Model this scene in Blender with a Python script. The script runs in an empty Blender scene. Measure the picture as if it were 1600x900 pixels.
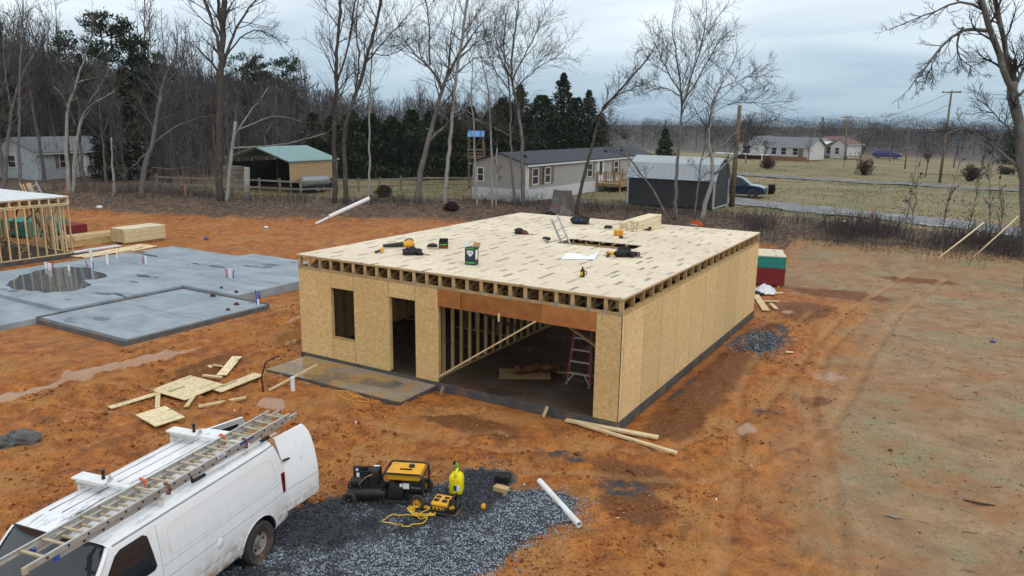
import bpy, math, random
import numpy as np
from mathutils import Vector, Matrix

# ---------------------------------------------------------------- camera, sky, sun, exposure
scene = bpy.context.scene
C = scene.collection
CAM = np.array([15.79528, -14.95064, 6.70341])
YAW, PITCH, ROLL, FPX = -0.53375, 0.21524, 0.01425, 1187.138
_fw = np.array([math.sin(YAW)*math.cos(PITCH), math.cos(YAW)*math.cos(PITCH), -math.sin(PITCH)])
_rt = np.array([math.cos(YAW), -math.sin(YAW), 0.0])
_up = np.cross(_rt, _fw)
_cr, _sr = math.cos(ROLL), math.sin(ROLL)
_r2 = _cr*_rt + _sr*_up
_u2 = -_sr*_rt + _cr*_up
cam_data = bpy.data.cameras.new('camera')
cam = bpy.data.objects.new('camera', cam_data)
C.objects.link(cam)
cam.matrix_world = Matrix(((_r2[0], _u2[0], -_fw[0], CAM[0]), (_r2[1], _u2[1], -_fw[1], CAM[1]),
                           (_r2[2], _u2[2], -_fw[2], CAM[2]), (0, 0, 0, 1)))
cam_data.sensor_width = 36.0
cam_data.lens = FPX/1600*36
cam_data.clip_start = 0.1
cam_data.clip_end = 5000
scene.camera = cam

SUN_EL, SUN_AZ = math.radians(50), math.radians(112)     # azimuth clockwise from +y
world = bpy.data.worlds.new('World')
scene.world = world
world.use_nodes = True
wt = world.node_tree
for n in list(wt.nodes):
    wt.nodes.remove(n)
def wn(t, **k):
    n = wt.nodes.new(t)
    for a, b in k.items():
        setattr(n, a, b)
    return n
w_out = wn('ShaderNodeOutputWorld'); w_bg = wn('ShaderNodeBackground')
w_sky = wn('ShaderNodeTexSky'); w_sky.sky_type = 'NISHITA'; w_sky.sun_disc = False
w_sky.sun_elevation = SUN_EL; w_sky.sun_rotation = SUN_AZ
w_tc = wn('ShaderNodeTexCoord'); w_sep = wn('ShaderNodeSeparateXYZ')
wt.links.new(w_tc.outputs['Generated'], w_sep.inputs[0])
w_abs = wn('ShaderNodeMath', operation='MAXIMUM'); w_abs.inputs[1].default_value = 0.0
wt.links.new(w_sep.outputs[2], w_abs.inputs[0])
# cloud sheet overhead: directions projected on a flat layer, so the cloud bands flatten towards the horizon
w_den = wn('ShaderNodeMath', operation='ADD'); w_den.inputs[1].default_value = 0.16
wt.links.new(w_abs.outputs[0], w_den.inputs[0])
w_div = wn('ShaderNodeVectorMath', operation='DIVIDE')
w_cmb = wn('ShaderNodeCombineXYZ')
for i in range(3):
    wt.links.new(w_den.outputs[0], w_cmb.inputs[i])
wt.links.new(w_tc.outputs['Generated'], w_div.inputs[0]); wt.links.new(w_cmb.outputs[0], w_div.inputs[1])
w_map = wn('ShaderNodeMapping'); w_map.inputs['Scale'].default_value = (0.9, 1.5, 0.8)
w_map.inputs['Rotation'].default_value = (0, 0, 0.5); w_map.inputs['Location'].default_value = (3.1, 1.7, 0)
wt.links.new(w_div.outputs[0], w_map.inputs[0])
w_no = wn('ShaderNodeTexNoise'); w_no.inputs['Scale'].default_value = 1.15; w_no.inputs['Detail'].default_value = 6
w_no.inputs['Roughness'].default_value = 0.5; w_no.inputs['Distortion'].default_value = 0.35
wt.links.new(w_map.outputs[0], w_no.inputs[0])
# overcast luminance: about three times brighter overhead than at the horizon
w_el = wn('ShaderNodeValToRGB'); cr = w_el.color_ramp
cr.elements[0].position = 0.0; cr.elements[0].color = (0.36, 0.50, 0.62, 1)
cr.elements[1].position = 1.0; cr.elements[1].color = (1.05, 1.08, 1.09, 1)
for p_, c_ in ((0.03, (0.41, 0.56, 0.68, 1)), (0.075, (0.61, 0.745, 0.84, 1)), (0.125, (0.82, 0.92, 0.98, 1)), (0.4, (0.92, 0.97, 1.0, 1))):
    e = cr.elements.new(p_); e.color = c_
wt.links.new(w_abs.outputs[0], w_el.inputs[0])
w_cr = wn('ShaderNodeValToRGB'); c2 = w_cr.color_ramp
c2.elements[0].position = 0.30; c2.elements[0].color = (0.76, 0.81, 0.87, 1)
c2.elements[1].position = 0.70; c2.elements[1].color = (1.16, 1.13, 1.10, 1)
wt.links.new(w_no.outputs['Fac'], w_cr.inputs[0])
w_mul = wn('ShaderNodeMix', data_type='RGBA', blend_type='MULTIPLY'); w_mul.inputs[0].default_value = 1
wt.links.new(w_el.outputs[0], w_mul.inputs[6]); wt.links.new(w_cr.outputs[0], w_mul.inputs[7])
w_sc = wn('ShaderNodeVectorMath', operation='SCALE'); w_sc.inputs['Scale'].default_value = 0.1
wt.links.new(w_sky.outputs[0], w_sc.inputs[0])
w_mix = wn('ShaderNodeMix', data_type='RGBA'); w_mix.inputs[0].default_value = 0.92
wt.links.new(w_sc.outputs[0], w_mix.inputs[6]); wt.links.new(w_mul.outputs[2], w_mix.inputs[7])
wt.links.new(w_mix.outputs[2], w_bg.inputs[0]); w_bg.inputs[1].default_value = 1.0
wt.links.new(w_bg.outputs[0], w_out.inputs[0])

sun_d = bpy.data.lights.new('sun', 'SUN'); sun_d.energy = 0.9; sun_d.angle = math.radians(25); sun_d.color = (1, 0.96, 0.9)
sun = bpy.data.objects.new('sun', sun_d); C.objects.link(sun)
_sd = Vector((math.sin(SUN_AZ)*math.cos(SUN_EL), math.cos(SUN_AZ)*math.cos(SUN_EL), math.sin(SUN_EL)))
sun.rotation_euler = _sd.to_track_quat('Z', 'Y').to_euler(); sun.location = (0, 0, 60)
scene.render.engine = 'CYCLES'
vs = scene.view_settings
vs.view_transform = 'Standard'; vs.look = 'None'; vs.gamma = 1.0; vs.use_curve_mapping = False; vs.exposure = 0.12
scene.cycles.max_bounces = 6; scene.cycles.diffuse_bounces = 3; scene.cycles.glossy_bounces = 3
scene.cycles.transmission_bounces = 4; scene.cycles.transparent_max_bounces = 6

# ---------------------------------------------------------------- helpers
RNG = random.Random(7)
def ray(u, v):
    x = (u-800)/FPX; y = (450-v)/FPX
    return _fw + x*_r2 + y*_u2
def at(u, v, z=0.0):                  # where the sight line of a photo point meets the height z
    d = ray(u, v); t = (z-CAM[2])/d[2]
    return CAM + t*d
def far(u, v, depth):                 # the point at a distance along that line
    return CAM + ray(u, v)*depth

class MB:
    def __init__(s):
        s.v = []; s.f = []; s.m = []
    def add(s, V, F, mi=0):
        b = len(s.v)
        s.v.extend([tuple(map(float, p)) for p in V])
        s.f.extend([tuple(b+i for i in f) for f in F]); s.m.extend([mi]*len(F))
        return s
    def box(s, c, d, R=None, mi=0):
        c = np.array(c, float); h = np.array(d, float)/2
        P = [np.array([x, y, z])*h for z in (-1, 1) for y in (-1, 1) for x in (-1, 1)]
        if R is not None:
            R = np.array(R); P = [R@p for p in P]
        return s.add([c+p for p in P], [(0, 2, 3, 1), (4, 5, 7, 6), (0, 1, 5, 4), (2, 6, 7, 3), (0, 4, 6, 2), (1, 3, 7, 5)], mi)
    def bx(s, x0, x1, y0, y1, z0, z1, mi=0):
        return s.box(((x0+x1)/2, (y0+y1)/2, (z0+z1)/2), (x1-x0, y1-y0, z1-z0), None, mi)
    def beam(s, a, b, w, h, up=(0, 0, 1), mi=0):
        a = np.array(a, float); b = np.array(b, float); d = b-a; L = np.linalg.norm(d); d = d/L
        up = np.array(up, float)
        if abs(d@up) > .98: up = np.array([0, 1.0, 0]) if abs(d[1]) < .9 else np.array([1.0, 0, 0])
        r = np.cross(d, up); r /= np.linalg.norm(r); u = np.cross(r, d)
        return s.box((a+b)/2, (L, w, h), np.array([d, r, u]).T, mi)
    def tube(s, pts, rad, n=8, cap=True, mi=0, closed=False):
        pts = np.array(pts, float); m = len(pts)
        if np.isscalar(rad): rad = [rad]*m
        T = np.gradient(pts, axis=0) if m > 2 else np.array([pts[1]-pts[0]]*2)
        if closed:
            T = np.roll(pts, -1, 0)-np.roll(pts, 1, 0)
        T /= (np.linalg.norm(T, axis=1)[:, None]+1e-12)
        ref = np.array([0, 0, 1.0]) if abs(T[0][2]) < .9 else np.array([1.0, 0, 0])
        u = np.cross(T[0], ref); u /= np.linalg.norm(u)
        a = np.arange(n)*2*math.pi/n; ca, sa = np.cos(a), np.sin(a)
        V = []
        for i in range(m):
            u = u-(u@T[i])*T[i]; u /= (np.linalg.norm(u)+1e-12); w = np.cross(T[i], u)
            V.extend(list(pts[i]+rad[i]*(ca[:, None]*u+sa[:, None]*w)))
        F = []
        for i in range(m if closed else m-1):
            j = (i+1) % m
            for k in range(n):
                k2 = (k+1) % n
                F.append((i*n+k, i*n+k2, j*n+k2, j*n+k))
        if cap and not closed:
            F.append(tuple(range(n))[::-1]); F.append(tuple((m-1)*n+k for k in range(n)))
        return s.add(V, F, mi)
    def cyl(s, a, b, r, n=16, mi=0, r2=None):
        return s.tube([a, b], [r, r if r2 is None else r2], n, True, mi)
    def lathe(s, prof, c, axis, n=24, mi=0, closed=False):
        c = np.array(c, float); ax = np.array(axis, float); ax /= np.linalg.norm(ax)
        ref = np.array([0, 0, 1.0]) if abs(ax[2]) < .9 else np.array([1.0, 0, 0])
        u = np.cross(ax, ref); u /= np.linalg.norm(u); w = np.cross(ax, u)
        V = []; m = len(prof)
        for (r, h) in prof:
            for k in range(n):
                t = 2*math.pi*k/n
                V.append(c+ax*h+r*(math.cos(t)*u+math.sin(t)*w))
        F = [(i*n+k, i*n+(k+1) % n, (i+1)*n+(k+1) % n, (i+1)*n+k) for i in range(m-1) for k in range(n)]
        if closed:
            F += [((m-1)*n+k, (m-1)*n+(k+1) % n, (k+1) % n, k) for k in range(n)]
        return s.add(V, F, mi)
    def prism(s, poly, f0, f1, mi=0):            # poly: 2-D points, f0/f1 map them to 3-D
        n = len(poly)
        V = [f0(*p) for p in poly]+[f1(*p) for p in poly]
        F = [tuple(range(n))[::-1], tuple(range(n, 2*n))]+[(i, (i+1) % n, n+(i+1) % n, n+i) for i in range(n)]
        return s.add(V, F, mi)
    def lump(s, c, d, seed=0, n=8, m=6, amp=.25, mi=0, R=None):
        rr = random.Random(seed); V = []; F = []
        ph = [(rr.uniform(0, 6.3), rr.uniform(0, 6.3), rr.choice((2, 3, 4)), rr.choice((1, 2, 3))) for _ in range(4)]
        for i in range(m+1):
            th = math.pi*i/m
            for k in range(n):
                a = 2*math.pi*k/n
                q = 1+amp*sum(math.sin(f*a+p)*math.sin(g*th+p2) for p, p2, f, g in ph)/2
                p = np.array([math.sin(th)*math.cos(a)*d[0]/2, math.sin(th)*math.sin(a)*d[1]/2, math.cos(th)*d[2]/2])*q
                if R is not None: p = np.array(R)@p
                V.append(np.array(c)+p)
        F = [(i*n+k, (i+1)*n+k, (i+1)*n+(k+1) % n, i*n+(k+1) % n) for i in range(m) for k in range(n)]
        return s.add(V, F, mi)
    def sheet(s, p00, p10, p01, p11, nx, ny, fn=None, mi=0):
        p00, p10, p01, p11 = map(lambda q: np.array(q, float), (p00, p10, p01, p11)); V = []
        for j in range(ny+1):
            for i in range(nx+1):
                a, b = i/nx, j/ny
                p = p00*(1-a)*(1-b)+p10*a*(1-b)+p01*(1-a)*b+p11*a*b
                V.append(fn(p, a, b) if fn else p)
        F = [(j*(nx+1)+i, j*(nx+1)+i+1, (j+1)*(nx+1)+i+1, (j+1)*(nx+1)+i) for j in range(ny) for i in range(nx)]
        return s.add(V, F, mi)
    def mesh(s, name, mats, smooth=False, flip=False):
        me = bpy.data.meshes.new(name)
        me.from_pydata(s.v, [], s.f)
        for q in (mats if isinstance(mats, (list, tuple)) else [mats]):
            me.materials.append(q)
        if max(s.m or [0]) > 0:
            me.polygons.foreach_set('material_index', s.m)
        if smooth:
            me.polygons.foreach_set('use_smooth', [True]*len(me.polygons))
        me.update()
        return me
    def build(s, name, mats, parent=None, smooth=False, bevel=0, label=None, cat=None, group=None, kind=None, recalc=True, angle=None):
        off = np.zeros(3)
        if parent is None and len(s.v):
            A = np.array(s.v); off = np.array([(A[:, 0].min()+A[:, 0].max())/2, (A[:, 1].min()+A[:, 1].max())/2, A[:, 2].min()])
            s.v = [tuple(p) for p in (A-off)]
        me = s.mesh(name, mats, smooth)
        if recalc:
            import bmesh
            bm = bmesh.new(); bm.from_mesh(me); bmesh.ops.recalc_face_normals(bm, faces=bm.faces); bm.to_mesh(me); bm.free()
        o = bpy.data.objects.new(name, me); C.objects.link(o)
        o.location = off
        if parent: o.parent = parent
        if bevel:
            bv = o.modifiers.new('bevel', 'BEVEL'); bv.width = bevel; bv.segments = 2; bv.limit_method = 'ANGLE'; bv.angle_limit = math.radians(40)
        if smooth and angle:
            me.set_sharp_from_angle(angle=math.radians(angle))
        tag(o, label, cat, group, kind)
        return o
def tag(o, label=None, cat=None, group=None, kind=None):
    if label: o['label'] = label
    if cat: o['category'] = cat
    if group: o['group'] = group
    if kind: o['kind'] = kind
    return o
def empty(name, loc=(0, 0, 0), rz=0, label=None, cat=None, group=None, scale=1):
    o = bpy.data.objects.new(name, None); C.objects.link(o); o.empty_display_size = .2
    o.location = loc; o.rotation_euler = (0, 0, rz); o.scale = (scale,)*3
    return tag(o, label, cat, group)
def obj(name, me, parent=None, loc=(0, 0, 0), rot=(0, 0, 0), label=None, cat=None, group=None, kind=None):
    o = bpy.data.objects.new(name, me); C.objects.link(o); o.location = loc; o.rotation_euler = rot
    if parent: o.parent = parent
    return tag(o, label, cat, group, kind)
def copy_tree(src, parent=None, loc=None, rot=None, scale=None, label=None, group=None):
    o = src.copy(); C.objects.link(o)
    if parent: o.parent = parent
    if loc is not None: o.location = loc
    if rot is not None: o.rotation_euler = rot
    if scale is not None: o.scale = (scale,)*3 if np.isscalar(scale) else scale
    if label: o['label'] = label
    if group: o['group'] = group
    for ch in src.children: copy_tree(ch, o)
    return o
def np_mesh(name, V, F, mat, face_attr=None, smooth=False):     # big meshes straight from arrays
    me = bpy.data.meshes.new(name); V = np.asarray(V, np.float32); F = np.asarray(F, np.int32); k = F.shape[1]
    me.vertices.add(len(V)); me.vertices.foreach_set('co', V.ravel())
    me.loops.add(F.size); me.loops.foreach_set('vertex_index', F.ravel())
    me.polygons.add(len(F)); me.polygons.foreach_set('loop_start', np.arange(0, F.size, k, dtype=np.int32))
    if smooth: me.polygons.foreach_set('use_smooth', np.ones(len(F), bool))
    me.update(calc_edges=True)
    for q in (mat if isinstance(mat, (list, tuple)) else [mat]): me.materials.append(q)
    for n_, a_ in (face_attr or {}).items():
        at_ = me.attributes.new(n_, 'FLOAT', 'FACE'); at_.data.foreach_set('value', np.asarray(a_, np.float32))
    return me

# ---------------------------------------------------------------- materials
class NT:
    def __init__(s, name):
        s.mat = bpy.data.materials.new(name); s.mat.use_nodes = True; s.t = s.mat.node_tree
        s.b = s.t.nodes['Principled BSDF']; s.out = s.t.nodes['Material Output']
    def n(s, typ, **k):
        q = s.t.nodes.new(typ)
        for a, b in k.items(): setattr(q, a, b)
        return q
    def l(s, a, b): s.t.links.new(a, b)
    def coord(s, kind='Object', rnd=True):
        tc = s.n('ShaderNodeTexCoord')
        if not rnd: return tc.outputs[kind]
        oi = s.n('ShaderNodeObjectInfo'); m = s.n('ShaderNodeMath', operation='MULTIPLY'); m.inputs[1].default_value = 37.0
        s.l(oi.outputs['Random'], m.inputs[0]); a = s.n('ShaderNodeVectorMath', operation='ADD')
        s.l(tc.outputs[kind], a.inputs[0]); s.l(m.outputs[0], a.inputs[1]); return a.outputs[0]
    def mapping(s, v, scale=(1, 1, 1), rot=(0, 0, 0), loc=(0, 0, 0)):
        m = s.n('ShaderNodeMapping'); m.inputs['Scale'].default_value = scale; m.inputs['Rotation'].default_value = rot
        m.inputs['Location'].default_value = loc; s.l(v, m.inputs[0]); return m.outputs[0]
    def noise(s, v, scale, detail=4, rough=.55, dist=0):
        q = s.n('ShaderNodeTexNoise'); q.inputs['Scale'].default_value = scale; q.inputs['Detail'].default_value = detail
        q.inputs['Roughness'].default_value = rough; q.inputs['Distortion'].default_value = dist; s.l(v, q.inputs['Vector']); return q.outputs['Fac']
    def ramp(s, f, *st):
        r = s.n('ShaderNodeValToRGB'); e = r.color_ramp.elements
        for i, (p, c) in enumerate(st):
            if i < 2: x = e[i]; x.position = p
            else: x = e.new(p)
            x.color = (*c, 1) if len(c) == 3 else c
        s.l(f, r.inputs[0]); return r.outputs[0]
    def rng(s, f, a, b, c=0., d=1.):
        r = s.n('ShaderNodeMapRange'); r.interpolation_type = 'SMOOTHSTEP'
        for i, x in enumerate((a, b, c, d)): r.inputs[i+1].default_value = x
        s.l(f, r.inputs[0]); return r.outputs[0]
    def mix(s, f, a, b, mode='MIX'):
        m = s.n('ShaderNodeMix', data_type='RGBA', blend_type=mode)
        for v, i in ((f, 0), (a, 6), (b, 7)):
            if isinstance(v, tuple): m.inputs[i].default_value = (*v, 1) if len(v) == 3 else v
            elif isinstance(v, (int, float)): m.inputs[i].default_value = v
            else: s.l(v, m.inputs[i])
        return m.outputs[2]
    def math(s, op, a, b=0.0):
        m = s.n('ShaderNodeMath', operation=op)
        for v, i in ((a, 0), (b, 1)):
            if isinstance(v, (int, float)): m.inputs[i].default_value = v
            else: s.l(v, m.inputs[i])
        return m.outputs[0]
    def attr(s, name):
        a = s.n('ShaderNodeAttribute'); a.attribute_name = name; return a.outputs['Fac']
    def bump(s, h, strength=.3, dist=.01):
        b = s.n('ShaderNodeBump'); b.inputs['Strength'].default_value = strength; b.inputs['Distance'].default_value = dist
        s.l(h, b.inputs['Height']); s.l(b.outputs[0], s.b.inputs['Normal'])
    def col(s, c):
        if isinstance(c, tuple): s.b.inputs['Base Color'].default_value = (*c, 1)
        else: s.l(c, s.b.inputs['Base Color'])
    def set(s, rough=None, metal=None, spec=None, coat=None, trans=None):
        for k, v in (('Roughness', rough), ('Metallic', metal), ('Specular IOR Level', spec), ('Coat Weight', coat), ('Transmission Weight', trans)):
            if v is None: continue
            if isinstance(v, (int, float)): s.b.inputs[k].default_value = v
            else: s.l(v, s.b.inputs[k])
        return s.mat
def pm(name, c1, c2=None, scale=4, rough=.7, bump=0, bscale=None, stretch=(1, 1, 1), metal=0, spec=.3, detail=5, coat=0, dirt=None, bdist=.01):
    t = NT(name); v = t.mapping(t.coord(), stretch)
    if c2 is None: c2 = tuple(min(1, x*.8) for x in c1)
    f = t.noise(v, scale, detail, .6)
    c = t.ramp(f, (.3, c2), (.7, c1))
    if dirt:
        g = t.rng(t.noise(t.coord(), 1.7, 6, .65), .5, .72)
        c = t.mix(t.math('MULTIPLY', g, dirt[1]), c, dirt[0])
    t.col(c)
    if bump: t.bump(t.noise(v, bscale or scale*3, 4), bump, bdist)
    return t.set(rough, metal, spec, coat)
def wood(name, c1, c2, knots=(.25, .13, .05)):
    t = NT(name); v = t.coord()
    a = t.noise(t.mapping(v, (3, 3, 3)), 1.2, 3); g = t.noise(t.mapping(v, (30, 30, 30)), 1.0, 4, .6, 1.5)
    c = t.mix(t.rng(a, .3, .7), c2, c1)
    c = t.mix(t.math('MULTIPLY', t.rng(g, .5, .75), .28), c, tuple(.62*x for x in c2))
    oi_ = t.n('ShaderNodeObjectInfo'); c = t.mix(1.0, c, t.ramp(oi_.outputs['Random'], (0, (.78, .75, .70)), (1, (1.1, 1.08, 1.04))), 'MULTIPLY')
    k = t.rng(t.noise(v, 4.5, 2), .73, .78)
    c = t.mix(t.math('MULTIPLY', k, .7), c, knots)
    t.col(c); t.bump(g, .15, .004); return t.set(.72, 0, .25)
M = {}
M['lumber'] = wood('lumber', (.60, .43, .22), (.46, .31, .14))
M['lumber_new'] = wood('lumber_new', (.74, .60, .38), (.62, .47, .26))
M['lumber_pale'] = wood('lumber_pale', (.84, .75, .56), (.76, .65, .44))
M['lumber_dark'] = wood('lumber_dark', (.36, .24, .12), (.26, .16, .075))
M['lumber_grey'] = wood('lumber_grey', (.30, .27, .23), (.19, .17, .145), (.1, .08, .06))
M['header'] = wood('header', (.46, .19, .055), (.36, .135, .036), (.14, .05, .02))
def osb(name, c1, c2, c3, stamps=False, edge=None):
    t = NT(name); v = t.coord()
    dv = t.n('ShaderNodeVectorMath', operation='ADD'); nz_ = t.n('ShaderNodeTexNoise'); nz_.inputs['Scale'].default_value = 5; t.l(v, nz_.inputs['Vector']); sc_ = t.n('ShaderNodeVectorMath', operation='SCALE'); sc_.inputs['Scale'].default_value = .10; t.l(nz_.outputs['Color'], sc_.inputs[0]); t.l(v, dv.inputs[0]); t.l(sc_.outputs[0], dv.inputs[1]); vd = dv.outputs[0]
    def flake(scale, rot):
        vo = t.n('ShaderNodeTexVoronoi'); vo.inputs['Scale'].default_value = 1.0; t.l(t.mapping(vd, scale, rot), vo.inputs['Vector']); sx = t.n('ShaderNodeSeparateColor'); t.l(vo.outputs['Color'], sx.inputs[0]); return sx.outputs[0]
    w1 = flake((30, 30, 8), (.15, .1, 0)); w2 = flake((9, 9, 30), (.3, .5, .4)); w3 = flake((16, 34, 16), (.7, .2, 1.0))
    pick = t.noise(v, 7, 2)
    s1 = t.mix(t.rng(pick, .42, .52), w1, w2); s2 = t.mix(t.rng(t.noise(v, 9, 1), .5, .58), s1, w3)
    c = t.ramp(s2, (.02, c3), (.40, c2), (.85, c1), (1.0, tuple(min(1, 1.12*q) for q in c1)))
    oi_ = t.n('ShaderNodeObjectInfo'); c = t.mix(1.0, c, t.ramp(oi_.outputs['Random'], (0, (.88, .86, .83)), (1, (1.06, 1.05, 1.03))), 'MULTIPLY')
    big = t.noise(v, .9, 3); c = t.mix(t.math('MULTIPLY', t.rng(big, .35, .7), .32), c, c3)
    fl = t.rng(t.noise(v, 11, 3, .6), .675, .72); c = t.mix(t.math('MULTIPLY', fl, .6), c, tuple(.42*x for x in c2))
    if stamps:
        # ink printed on each sheet: rows of short stencilled lines
        tc = t.n('ShaderNodeTexCoord').outputs['Object']; oi = t.n('ShaderNodeObjectInfo').outputs['Random']
        sp = t.n('ShaderNodeSeparateXYZ'); t.l(tc, sp.inputs[0])
        x = t.math('ADD', sp.outputs[0], 20.0); y = t.math('ADD', t.math('ADD', sp.outputs[1], 20.0), t.math('MULTIPLY', oi, .5))
        cx = t.math('FLOOR', t.math('DIVIDE', x, .41)); fx = t.math('FRACT', t.math('DIVIDE', x, .41))
        wo_ = t.n('ShaderNodeTexWhiteNoise'); wo_.noise_dimensions = '1D'; t.l(t.math('ADD', cx, t.math('MULTIPLY', oi, 57.0)), wo_.inputs['W']); odd = t.math('ADD', t.math('MULTIPLY', t.math('MODULO', cx, 2.0), .55), t.math('MULTIPLY', wo_.outputs['Value'], .35))
        yy = t.math('ADD', y, odd); fy = t.math('FRACT', t.math('DIVIDE', yy, 1.22)); cy = t.math('FLOOR', t.math('DIVIDE', yy, 1.22))
        inx = t.math('MULTIPLY', t.math('GREATER_THAN', fx, .40), t.math('LESS_THAN', fx, .65))
        iny = t.math('MULTIPLY', t.math('GREATER_THAN', fy, .30), t.math('LESS_THAN', fy, .68))
        cb = t.n('ShaderNodeCombineXYZ'); t.l(t.math('MULTIPLY', cx, 3.37), cb.inputs[0]); t.l(t.math('MULTIPLY', cy, 5.91), cb.inputs[1]); t.l(t.math('MULTIPLY', oi, 91.0), cb.inputs[2])
        wn_ = t.n('ShaderNodeTexWhiteNoise'); t.l(cb.outputs[0], wn_.inputs[0])
        ink = t.rng(wn_.outputs['Value'], .0, 1.0, .3, 1.0)
        letters = t.rng(t.noise(t.mapping(tc, (22, 55, 1)), 1, 1), .33, .44)
        m = t.math('MULTIPLY', t.math('MULTIPLY', inx, iny), t.math('MULTIPLY', ink, letters))
        c = t.mix(t.math('MULTIPLY', m, .8), c, (.085, .085, .085))
        red = t.rng(t.noise(t.mapping(tc, (1.2, .5, 1)), 1.0, 4, .7), .66, .74)
        c = t.mix(t.math('MULTIPLY', red, .22), c, (.7, .2, .12))
        dirt = t.rng(t.noise(tc, .8, 5, .65), .55, .75); c = t.mix(t.math('MULTIPLY', dirt, .22), c, (.52, .36, .2))
    t.col(c); t.bump(s2, .12, .004); return t.set(.68, 0, .25)
M['osb'] = osb('osb_wall', (.72, .515, .25), (.665, .455, .205), (.56, .36, .145))
M['osb_lit_side'] = osb('osb_wall_lit_side', (.74, .54, .28), (.685, .485, .24), (.59, .395, .18))  # lighter copy of the wall board, the side's brighter light put into its colour
M['deck'] = osb('osb_deck', (.76, .675, .53), (.715, .62, .475), (.645, .54, .395), True)
M['osb_new'] = osb('osb_offcut', (.78, .68, .45), (.70, .59, .37), (.56, .44, .24), True)
def concrete(name, c1, c2, wet=(.09, .10, .11), wetamt=.8, mud=None, lo=.60, hi=.66):
    t = NT(name); v = t.coord(rnd=False)
    c = t.ramp(t.noise(v, 1.1, 8, .65), (.3, c2), (.72, c1))
    c = t.mix(t.math('MULTIPLY', t.rng(t.noise(t.mapping(v, (1, 2.2, 1)), .5, 4), .42, .62), .45), c, tuple(.68*x for x in c2))
    wm = t.rng(t.noise(t.mapping(v, (.55, 1.5, 1), (0, 0, .5)), .75, 5, .5), lo, hi)
    c = t.mix(t.math('MULTIPLY', wm, wetamt), c, wet)
    if mud:
        mm = t.rng(t.noise(v, 1.0, 6, .7), *mud[1:]); c = t.mix(mm, c, t.mix(t.noise(v, 9, 4), mud[0], tuple(.6*x for x in mud[0])))
    t.col(c); t.bump(t.noise(v, 25, 4), .12, .004)
    return t.set(t.math('SUBTRACT', .62, t.math('MULTIPLY', wm, .5)), 0, .4)
M['slab'] = concrete('slab_concrete', (.33, .385, .43), (.235, .285, .33), (.075, .09, .105))
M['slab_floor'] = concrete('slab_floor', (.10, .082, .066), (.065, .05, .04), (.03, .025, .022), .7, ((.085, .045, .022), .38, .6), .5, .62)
M['slab_edge'] = pm('slab_edge', (.10, .10, .10), (.05, .05, .052), 3, .8, .3, 12, dirt=((.26, .12, .045), .75))
M['porch'] = concrete('porch_concrete', (.32, .28, .22), (.22, .18, .135), (.07, .068, .066), .8, ((.40, .235, .09), .46, .62), .52, .6)
M['puddle'] = NT('puddle_water').mat
_p = M['puddle'].node_tree.nodes['Principled BSDF']; _p.inputs['Base Color'].default_value = (.10, .118, .132, 1); _p.inputs['Roughness'].default_value = .03; _p.inputs['IOR'].default_value = 1.33; _p.inputs['Specular IOR Level'].default_value = .9
M['black'] = pm('black_plastic', (.022, .022, .024), (.012, .012, .013), 20, .5, .1)
M['black_metal'] = pm('black_metal', (.03, .03, .032), (.016, .016, .017), 12, .42, .05)
M['steel'] = pm('galvanised_steel', (.52, .54, .56), (.38, .4, .42), 8, .42, .05, metal=.8)
M['alu'] = pm('aluminium', (.60, .59, .56), (.47, .46, .43), 10, .45, .05, stretch=(1, 1, 4), metal=.55, dirt=((.30, .26, .2), .5))
M['rung'] = pm('ladder_rung', (.50, .42, .30), (.40, .32, .22), 10, .6)
M['white_plastic'] = pm('white_plastic', (.80, .81, .82), (.70, .71, .72), 6, .4, dirt=((.5, .32, .17), .35))
M['white_sheet'] = pm('white_sheeting', (.74, .76, .79), (.58, .61, .65), 3, .55, .2, 9)
M['yellow'] = pm('yellow_plastic', (.80, .40, .02), (.70, .33, .015), 8, .42, dirt=((.3, .17, .06), .5))
M['yellow_can'] = pm('yellow_can', (.86, .74, .02), (.74, .62, .01), 7, .38, dirt=((.45, .36, .05), .3))
M['green'] = pm('green_plastic', (.10, .52, .06), (.07, .4, .05), 7, .45)
M['rubber'] = pm('rubber', (.06, .052, .045), (.03, .028, .026), 9, .85, .2, dirt=((.24, .15, .08), .7))
M['teal_edge'] = pm('teal_edge', (.03, .27, .23), (.02, .21, .18), 9, .7, .25, 30, (1, 1, 12))
M['red_edge'] = pm('red_edge', (.24, .028, .03), (.16, .016, .02), 9, .7, .25, 30, (1, 1, 12))
M['red_frame'] = pm('red_fibreglass', (.23, .055, .04), (.17, .04, .03), 9, .5)
M['orange'] = pm('orange_plastic', (.85, .14, .04), (.75, .1, .03), 7, .5)
M['brown_cloth'] = pm('brown_cloth', (.20, .075, .035), (.07, .03, .018), 9, .9, .5, 20)
M['cardboard'] = pm('cardboard', (.48, .30, .16), (.40, .25, .13), 7, .8)
M['blue'] = pm('blue_plastic', (.03, .10, .42), (.02, .07, .33), 8, .45)
M['red'] = pm('red_plastic', (.42, .025, .025), (.34, .02, .02), 8, .45)
M['cord'] = pm('yellow_cord', (.80, .50, .06), (.7, .42, .04), 8, .55)
M['paper'] = pm('white_paper', (.86, .88, .92), (.8, .82, .87), 4, .7)
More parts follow.
